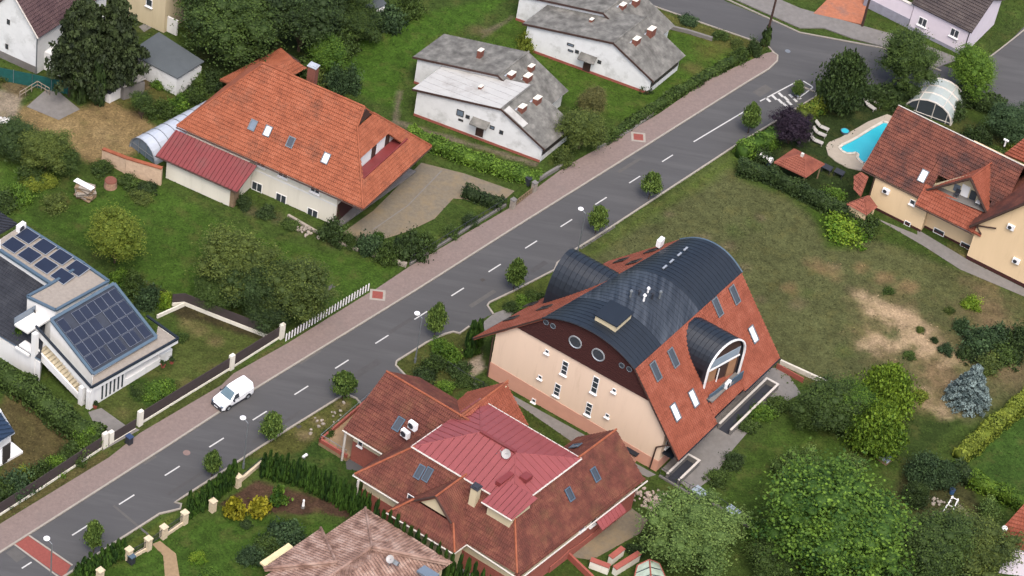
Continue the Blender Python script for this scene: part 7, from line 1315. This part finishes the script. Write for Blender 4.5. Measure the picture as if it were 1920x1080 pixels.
for x, y, r, h, k, lab in ((10, 275, 2.0, 2.4, 'mid', 'green bush at the left edge beside the pale rubble'), (55, 335, 1.6, 1.6, 'mid', 'green bush below the dark leafy tree'), (60, 350, 1.3, 1.3, 'yel', 'yellow green bush in the hedge line by the dark roof'), (35, 372, 1.5, 1.5, 'lush', 'bright bush in the hedge line by the dark roof'), (10, 385, 1.5, 1.4, 'mid', 'green bush at the left end of the hedge line'), (90, 345, 1.1, 1.2, 'yel', 'yellowish bush at the right end of the hedge line'), (190, 320, 1.2, 1.1, 'mid', 'low bush at the foot of the beige wall'), (240, 345, 1.2, .9, 'mid', 'weedy bush below the beige block wall'), (275, 355, 1.1, .9, 'dark', 'dark weedy bush at the corner of the annex'), (265, 372, 1.2, .7, 'olive', 'olive weeds on the left lawn'), (105, 385, 1.4, .9, 'olive', 'dry olive weeds round the orange heap'),
        (225, 528, 1.1, 1.9, 'lush', 'rose bush beside the flat roof of the white house'), (252, 548, 1.3, 2.0, 'mid', 'green bush behind the steep solar roof'), (278, 572, 1.4, 2.3, 'bluegr', 'bluish bush at the upper corner of the white house'), (308, 570, .95, 1.9, 'bright', 'bright yellow green bush by the white corner wall'), (245, 530, 1.0, 1.6, 'mid', 'leafy bush right of the rose bush'), (290, 738, 1.3, .9, 'lush', 'low flower bush in front of the veranda'), (265, 735, 1.0, .7, 'mid', 'low green bush below the slot windows'), (315, 728, .9, .7, 'lush', 'small flower bush by the dark slat fence'), (340, 636, .8, .6, 'mid', 'small bush at the upper corner of the white terrace')): shrub('bush', lab, x, y, r, h, k, 'mid')
tree('garden_tree', 'upright bright green tree between the dark roof and the white house', 38, 668, 1.3, 4.4, 'lush', 'egg', 'mid', .04)
hedge('hedge', 'long loose green hedge left of the white house', [(-15, 705), (60, 748), (120, 800), (185, 838)], 2.4, 1.9, 'mid', .28, 44)
for x, y, r, h, k, lab in ((165, 838, 1.2, 2.1, 'lush', 'bright bush at the gate end of the long hedge'), (135, 862, 1.3, 1.8, 'mid', 'green bush behind the dark fence, nearest the gate'), (105, 878, 1.2, 1.6, 'lush', 'bright bush behind the dark fence'), (75, 892, 1.2, 1.5, 'mid', 'green bush behind the middle of the dark fence'), (30, 925, 1.6, 2.3, 'bluegr', 'blue green bush at the lower end of the dark fence'), (5, 930, 1.5, 2.6, 'mid', 'tall bush at the left edge behind the dark fence'), (40, 900, 1.0, 1.4, 'yel', 'yellow green bush beside the blue grey roof corner')): shrub('bush', lab, x, y, r, h, k, 'mid')
# in front of the orange house and along the footway
for x, y, r, h, k, lab in ((622, 448, 1.5, 2.2, 'dark', 'dark round bush at the corner of the cream wall'), (690, 470, 1.5, 2.4, 'bluegr', 'blue green bush at the yard edge'), (725, 488, 1.3, 2.2, 'mid', 'bush between the yard and the lawn wall'), (768, 480, 1.7, 2.7, 'dark', 'big dark bush beside the footway at the paved yard'), (750, 470, 1.2, 1.8, 'bluegr', 'blue green bush left of the big dark one'), (795, 465, 1.2, 1.8, 'mid', 'green bush right of the big dark one'), (655, 458, .9, 1.2, 'mid', 'small bush at the left edge of the paved yard'), (708, 450, .7, 1.3, 'thuja', 'small upright conifer at the yard edge'), (845, 440, 1.0, .8, 'mid', 'low bush along the dark wire fence'), (880, 418, 1.0, .8, 'dark', 'low dark bush along the dark wire fence'), (545, 425, 1.0, .8, 'mid', 'weedy bush below the cream wall'), (500, 402, 1.1, .7, 'dark', 'dark weeds below the cream wall'), (455, 385, 1.0, 1.1, 'dark', 'dark bush beside the log store')): shrub('bush', lab, x, y, r, h, k, 'mid')
hedge('hedge', 'short clipped dark hedge beside the paved yard drive', [(868, 364), (900, 378), (942, 390)], 1.4, 1.2, 'dark', .22, 60, lump=.3); hedge('hedge', 'loose green hedge between the yard and the old white house', [(765, 255), (830, 285), (920, 318), (1010, 345)], 2.0, 1.3, 'lush', .26, 48)
tree('garden_tree', 'olive tree leaning over the corner of the old white house', 1085, 278, 2.9, 5.0, 'olive', 'round', 'big', .12); tree('garden_tree', 'sparse brownish tree behind the olive one', 1105, 222, 2.2, 4.0, 'brown', 'round', 'big', .15)
for x, y, r, h, k, lab in ((1055, 305, 1.3, 1.5, 'olive', 'bush below the corner of the old white house'), (1140, 258, 1.1, 1.6, 'mid', 'bush on the footway edge right of the olive tree'), (1385, 112, 1.1, 1.5, 'mid', 'bush at the street corner beside the utility pole'), (1412, 100, 1.0, 1.8, 'dark', 'dark bush next to the utility pole'), (1290, 42, 1.2, 1.0, 'bluegr', 'grey green bush on the side street verge'), (1350, 70, 1.0, .8, 'mid', 'low bush on the side street verge'), (1380, 85, .9, .7, 'olive', 'low olive bush on the side street verge'), (1210, 170, .8, 1.4, 'dark', 'dark bush at the lower corner of the back old house'), (985, 92, 1.2, 2.2, 'yel', 'bright creeper bush at the left end of the back old house'), (1042, 108, .5, 1.8, 'lush', 'narrow creeper on the old white wall'), (1120, 132, .5, 1.5, 'mid', 'creeper right of the dark old doorway')): shrub('bush', lab, x, y, r, h, k, 'mid')
hedge('hedge', 'loose vine covered hedge along the footway below the back old house', [(1130, 270), (1190, 230), (1260, 184), (1330, 143), (1400, 104)], 1.3, .9, 'mid', .26, 46, .3)
# chalet front gardens
for x, y, r, h, k, lab in ((842, 672, 1.2, 1.7, 'lush', 'bright green bush left of the tall thujas'), (815, 690, 1.3, 1.4, 'mid', 'green bush in the middle of the island'), (795, 708, 1.2, 1.2, 'dark', 'dark low bush on the island near its curved kerb'), (862, 700, 1.2, 1.1, 'dark', 'dark low bush below the tall thujas'), (870, 718, 1.0, .9, 'mid', 'green bush by the cable fence'), (835, 730, 1.0, 1.0, 'lush', 'bright bush by the villa roof corner'), (825, 655, 1.1, 1.1, 'lush', 'bright bush near the island tip'), (905, 735, 1.0, .8, 'dark', 'dark bush between chalet and villa'), (1000, 562, 1.1, 1.1, 'mid', 'green bush at the foot of the cross barrel roof'), (980, 572, 1.0, .9, 'lush', 'bright bush at the chalet entrance'), (960, 580, .9, .7, 'mid', 'low bush on the entrance island')): shrub('bush', lab, x, y, r, h, k, 'mid')
# bottom left garden
for x, y, r, h, k, lab in ((440, 966, 1.2, 2.2, 'gold', 'golden yellow conifer bush, left of the pair'), (484, 962, 1.3, 2.0, 'gold', 'golden yellow conifer bush, right of the pair'), (522, 944, 1.1, 2.3, 'lush', 'bright green conifer bush right of the golden pair')): tree('conifer_bush', lab, x, y, r, h, k, 'egg', 'small', .02, None, 'bush')
for x, y, r, h, k, lab in ((535, 1010, 1.8, 2.0, 'bluegr', 'grey green spiky shrub left of the brown roof'), (500, 1030, 1.4, 1.2, 'mid', 'green shrub by the cream awning'), (470, 1050, 1.2, 1.2, 'bluegr', 'blue green shrub at the bottom edge'), (371, 1048, .8, .8, 'bright', 'small bright round bush in the lawn'), (390, 1085, 1.0, .8, 'lush', 'small bright bush at the bottom edge of the lawn'), (615, 820, .7, .9, 'mid', 'small dark green bush on the lawn left of the villa'), (460, 985, .6, .5, 'dark', 'dark low plant before the golden pair')): shrub('bush', lab, x, y, r, h, k, 'mid')
# pool garden
tree('purple_tree', 'dark purple leaved tree beside the parking bay', 1478, 268, 2.6, 4.4, 'purple', 'round', 'big', .12)
for x, y, r, h, k, lab in ((1570, 205, 3.6, 8.5, 'dark', 'dark olive green tree by the junction, left of three'), (1690, 170, 4.0, 8.0, 'mid', 'broad green tree by the junction, middle of three'), (1810, 180, 3.4, 6.6, 'lush', 'brighter green tree by the junction, right of three'), (1890, 262, 3.2, 4.6, 'bluegr', 'dense blue green tree at the right edge by the second street')): tree('leafy_tree', lab, x, y, r, h, k, 'round' if x > 1600 else 'egg', 'big', .1)
hedge('hedge', 'dark clipped hedge between the meadow and the pool garden', [(1380, 322), (1440, 338), (1500, 368), (1560, 398), (1625, 425)], 1.6, 1.8, 'dark', .24, 55, .3)
hedge('hedge', 'tall green hedge beside the kerb, left of the purple tree', [(1385, 300), (1425, 280), (1450, 268)], 2.2, 2.2, 'lush', .26, 48); hedge('hedge', 'green hedge above the purple tree by the parking bay', [(1500, 225), (1545, 200)], 1.6, 1.7, 'yel', .26, 48)
hedge('hedge', 'dark hedge along the junction behind the pool cover', [(1620, 185), (1700, 190), (1800, 190), (1880, 215)], 1.8, 2.0, 'dark', .28, 44)
for x, y, r, h, k, lab in ((1585, 435, 2.6, 2.0, 'bright', 'spreading bright green bush below the clipped hedge'), (1620, 432, 1.6, 1.8, 'mid', 'green bush below the small hipped porch roof'), (1560, 378, 1.6, 1.5, 'lush', 'bright bush inside the pool garden by the hedge'), (1425, 300, 1.4, 2.0, 'dark', 'dark bush behind the white tank'), (1520, 215, 1.2, 1.3, 'lush', 'bright bush below the parking bay'), (1830, 265, 1.6, 2.0, 'dark', 'dark bush right of the pool cover'), (1870, 295, 1.4, 1.3, 'mid', 'bush behind the ochre house ridge'), (1905, 290, 1.3, 1.6, 'yel', 'yellow green bush behind the white vent stack'), (1790, 215, 1.4, 1.5, 'dark', 'dark bush beyond the pool cover'), (1690, 205, 1.5, 1.3, 'dark', 'dark bush above the pool cover'), (1655, 195, 1.2, 1.2, 'mid', 'bush left of the pool cover')): shrub('bush', lab, x, y, r, h, k, 'mid')
# meadow and right side
for x, y, r, h, k, lab in ((1820, 575, 1.0, 1.2, 'bright', 'bright yellow green bush alone on the dry meadow'), (1725, 745, .9, 1.0, 'yel', 'small pale green bush left of the blue spruce'), (1800, 618, .8, 1.5, 'bluegr', 'small blue green bush at the top of the meadow thicket'), (1830, 650, 2.0, 2.2, 'bluegr', 'large blue green bush in the meadow thicket'), (1812, 668, 1.2, 1.4, 'dark', 'dark bush at the lower edge of the meadow thicket'), (1865, 640, 1.7, 1.8, 'bluegr', 'blue green bush right of the large one in the thicket'), (1772, 660, .8, 1.0, 'bluegr', 'small round bush standing apart left of the thicket'), (1885, 670, 1.8, 1.6, 'mid', 'green bush at the right of the thicket'), (1912, 650, 1.8, 2.4, 'dark', 'dark bush at the right edge above the hedge'), (1850, 690, 1.5, 1.2, 'olive', 'olive weeds behind the blue spruce'), (1725, 620, .5, .6, 'olive', 'tiny bush on the bare patch'), (1752, 640, .4, .5, 'dark', 'tiny dark bush on the bare patch'), (1780, 585, .6, .6, 'olive', 'tiny olive bush left of the bright one'), (1705, 668, .7, .6, 'mid', 'tiny bush below the bare patch'), (1665, 548, .6, .6, 'mid', 'tiny bush on the upper meadow'),
        (1850, 965, 1.2, 1.7, 'willow', 'clipped pale green ball shrub beside the paved square'), (1400, 800, 1.2, 1.0, 'mid', 'low bush beside the chalet paving'), (1425, 780, 1.3, 1.3, 'lush', 'bright low bush beside the chalet paving'), (1375, 870, 1.2, 1.0, 'dark', 'dark low bush at the end of the chalet paving'), (1345, 900, 1.2, 1.1, 'mid', 'green bush at the fence corner behind the chalet'), (1455, 765, 1.3, 1.2, 'mid', 'bush at the upper end of the chalet paving'), (1420, 1000, 1.5, 1.3, 'lush', 'low green bush at the fence end'), (1210, 1020, .9, .9, 'mid', 'low bush beside the yard of the villa'), (1190, 1035, .9, .8, 'dark', 'dark low bush beside the yard stair')): shrub('bush', lab, x, y, r, h, k, 'mid')
b_ = tree('blue_spruce', 'conical blue spruce with tiered branches on the dry meadow', 1812, 752, 2.9, 6.0, 'blue', 'spruce', 'big', .02)
for x, y, r, h, k, kd, lab in ((1548, 792, 3.8, 5.0, 'mid', 'round', 'big dark leafy bush tree beside the golden conifers'), (1590, 790, 3.2, 4.6, 'lush', 'round', 'green bush tree at the foot of the golden conifers'), (1508, 790, 2.2, 2.8, 'mid', 'round', 'leafy bush tree nearest the chalet paving')): tree('garden_tree', lab, x, y, r, h, k, kd, 'big', .03)
for x, y, r, h, lab in ((1650, 770, 3.5, 6.4, 'bright green conical conifer, upper of the pair'), (1634, 838, 3.6, 5.8, 'bright green conical conifer, lower of the pair')): tree('conifer', lab, x, y, r, h, 'golive', 'egg', 'big', .0)
hedge('hedge', 'diagonal yellow green hedge at the right edge below the blue spruce', [(1935, 745), (1870, 800), (1795, 865)], 1.8, 1.5, 'yel', .26, 48); hedge('hedge', 'yellow hedge above the clipped ball shrub', [(1815, 905), (1870, 930), (1930, 960)], 1.7, 1.5, 'golive', .24, 48, .2); hedge('hedge', 'dark hedge left of the yellow hedge', [(1790, 880), (1820, 910)], 1.6, 1.4, 'dark', .26, 44)
tree('leafy_tree', 'very large leafy green tree at the bottom right', 1545, 1070, 8.0, 11, 'lush', 'round', 'big', .08); tree('leafy_tree', 'leafy green tree at the bottom edge right of the very large one', 1730, 1082, 5.2, 7, 'mid', 'round', 'big', .08); tree('leafy_tree', 'leafy olive green tree in front of the orange corner roof', 1815, 1068, 4.6, 6, 'olive', 'round', 'big', .05)
tree('willow_tree', 'pale silvery green willow like tree behind the villa yard', 1290, 1050, 5.2, 7.0, 'willow', 'round', 'big', .1); tree('leafy_tree', 'dark green tree low between the willow and the very large tree', 1450, 1085, 3.0, 4.6, 'mid', 'round', 'big', .05)
for x, y, r, h, k, lab in ((1730, 900, 2.4, 3.4, 'bluegr', 'dark blue green conifer above the white A frame'), (1765, 905, 1.9, 2.8, 'bluegr', 'second blue green conifer beside the dark hedge'), (1715, 940, 1.7, 2.4, 'dark', 'dark conifer right of the very large tree')): tree('conifer', lab, x, y, r, h, k, 'egg', 'big', .0)
for x, y, r, h, k, lab in ((1475, 885, 1.5, 2.4, 'willow', 'silvery shrub at the upper left of the very large tree'), (1510, 875, 1.3, 2.0, 'willow', 'silvery shrub above the very large tree'), (1600, 878, 1.3, 1.8, 'willow', 'silvery shrub beside the cold frame')): shrub('bush', lab, x, y, r, h, k, 'mid')
# ------------------------------------------------------------------ grass tufts over lawns and meadow (nobody could count them)
def tufts():
    global RNG; RNG = np.random.default_rng(5); n = 110000; x = RNG.uniform(-66, 62, n); y = RNG.uniform(-50, 78, n); ix = ((x - GX0) / GS).astype(int); iy = ((y - GY0) / GS).astype(int); k = iy * NX + ix; keep = RNG.random(n) < GD[k] * .9
    c = np.c_[x, y, np.zeros(n)] - CAM; dpt = c @ CF; sx_ = 960 + FPX * (c @ CR) / dpt; sy_ = 540 - FPX * (c @ CU) / dpt
    bad = np.zeros(n, bool)
    for poly in NOGRASS:
        q = np.array(poly, float); ins = np.zeros(n, bool)
        for i in range(len(q)):
            a, b = q[i], q[(i + 1) % len(q)]; ins ^= ((a[1] > sy_) != (b[1] > sy_)) & (sx_ < (b[0] - a[0]) * (sy_ - a[1]) / (b[1] - a[1] + 1e-12) + a[0])
        bad |= ins
    keep &= ~bad; x, y, k = x[keep], y[keep], k[keep]; n = len(x); a = RNG.uniform(0, 6.28, n); w_ = RNG.uniform(.06, .17, n); dx, dy = np.cos(a) * w_, np.sin(a) * w_; z0 = RNG.uniform(.01, .07, n)
    V = np.empty((n, 3, 3)); V[:, 0] = np.c_[x - dx, y - dy, z0]; V[:, 1] = np.c_[x + dx, y + dy, z0 + RNG.normal(size=n) * .03]; V[:, 2] = np.c_[x - dy, y + dx, z0 + RNG.normal(size=n) * .03 + .02]
    me = bpy.data.meshes.new('grass_tufts'); me.vertices.add(n * 3); me.vertices.foreach_set('co', V.ravel()); me.loops.add(n * 3); me.loops.foreach_set('vertex_index', np.arange(n * 3, dtype=np.int32)); me.polygons.add(n); me.polygons.foreach_set('loop_start', np.arange(n, dtype=np.int32) * 3); me.update(calc_edges=True)
    col = np.ones((n, 3, 4)); col[:, :, :3] = (GC[k] * RNG.uniform(.55, 1.6, (n, 1)))[:, None]; ca = me.attributes.new('ground_col', 'FLOAT_COLOR', 'POINT'); ca.data.foreach_set('color', col.ravel().astype(np.float32))
    m = bpy.data.materials.new('grass_blade'); m.use_nodes = True; nn = m.node_tree.nodes; at = nn.new('ShaderNodeAttribute'); at.attribute_name = 'ground_col'; m.node_tree.links.new(at.outputs['Color'], nn['Principled BSDF'].inputs['Base Color']); nn['Principled BSDF'].inputs['Roughness'].default_value = .9; nn['Principled BSDF'].inputs['Specular IOR Level'].default_value = .1
    me.materials.append(m); o = bpy.data.objects.new('grass', me); scene.collection.objects.link(o); props(o, 'grass tufts over the lawns and the rough meadow', 'grass', None, 'stuff')
ROADPX = KL[:12] + [(1440, 84), (1330, 46), (1215, 6), (1180, -15), (1330, -20), (1360, 2), (1500, 60), (1660, 88), (1790, 130), (1850, 108), (1890, 80), (1940, 30), (1960, 230), (1900, 215), (1800, 200), (1640, 170), (1530, 150)] + KR3[::-1][2:] + KR2[::-1] + [(700, 800)] + KR[::-1]
NOGRASS = [[(945, 740), (952, 736), (1090, 812), (1230, 890), (1215, 895), (1075, 830)], [(1640, 405), (1720, 430), (1820, 490), (1930, 545), (1930, 562), (1800, 507), (1730, 462)], [(165, 772), (190, 765), (235, 797), (262, 806), (192, 845)], [(905, 603), (925, 586), (990, 558), (950, 602), (910, 627)], [(50, 198), (95, 158), (152, 205), (110, 227)], ROADPX, KL + PTOP, [(640, 438), (700, 395), (790, 305), (870, 325), (965, 358), (940, 380), (850, 372), (815, 410), (770, 432), (700, 455)], [(640, 790), (700, 740), (745, 690), (770, 710), (850, 760), (930, 800), (800, 900), (650, 880)], [(1355, -12), (1500, 52), (1600, 72), (1650, 85), (1760, 125), (1800, 110), (1700, 70), (1500, 15)], [(1240, 880), (1310, 930), (1380, 880), (1430, 800), (1505, 740), (1430, 690)], [(1040, 1040), (1180, 950), (1215, 975), (1200, 1000), (1110, 1050)], [(285, 1020), (300, 1014), (330, 1038), (338, 1090), (310, 1090), (306, 1042)], [(1550, 295), (1640, 215), (1690, 230), (1660, 320), (1610, 320), (1565, 300)]]
tufts()
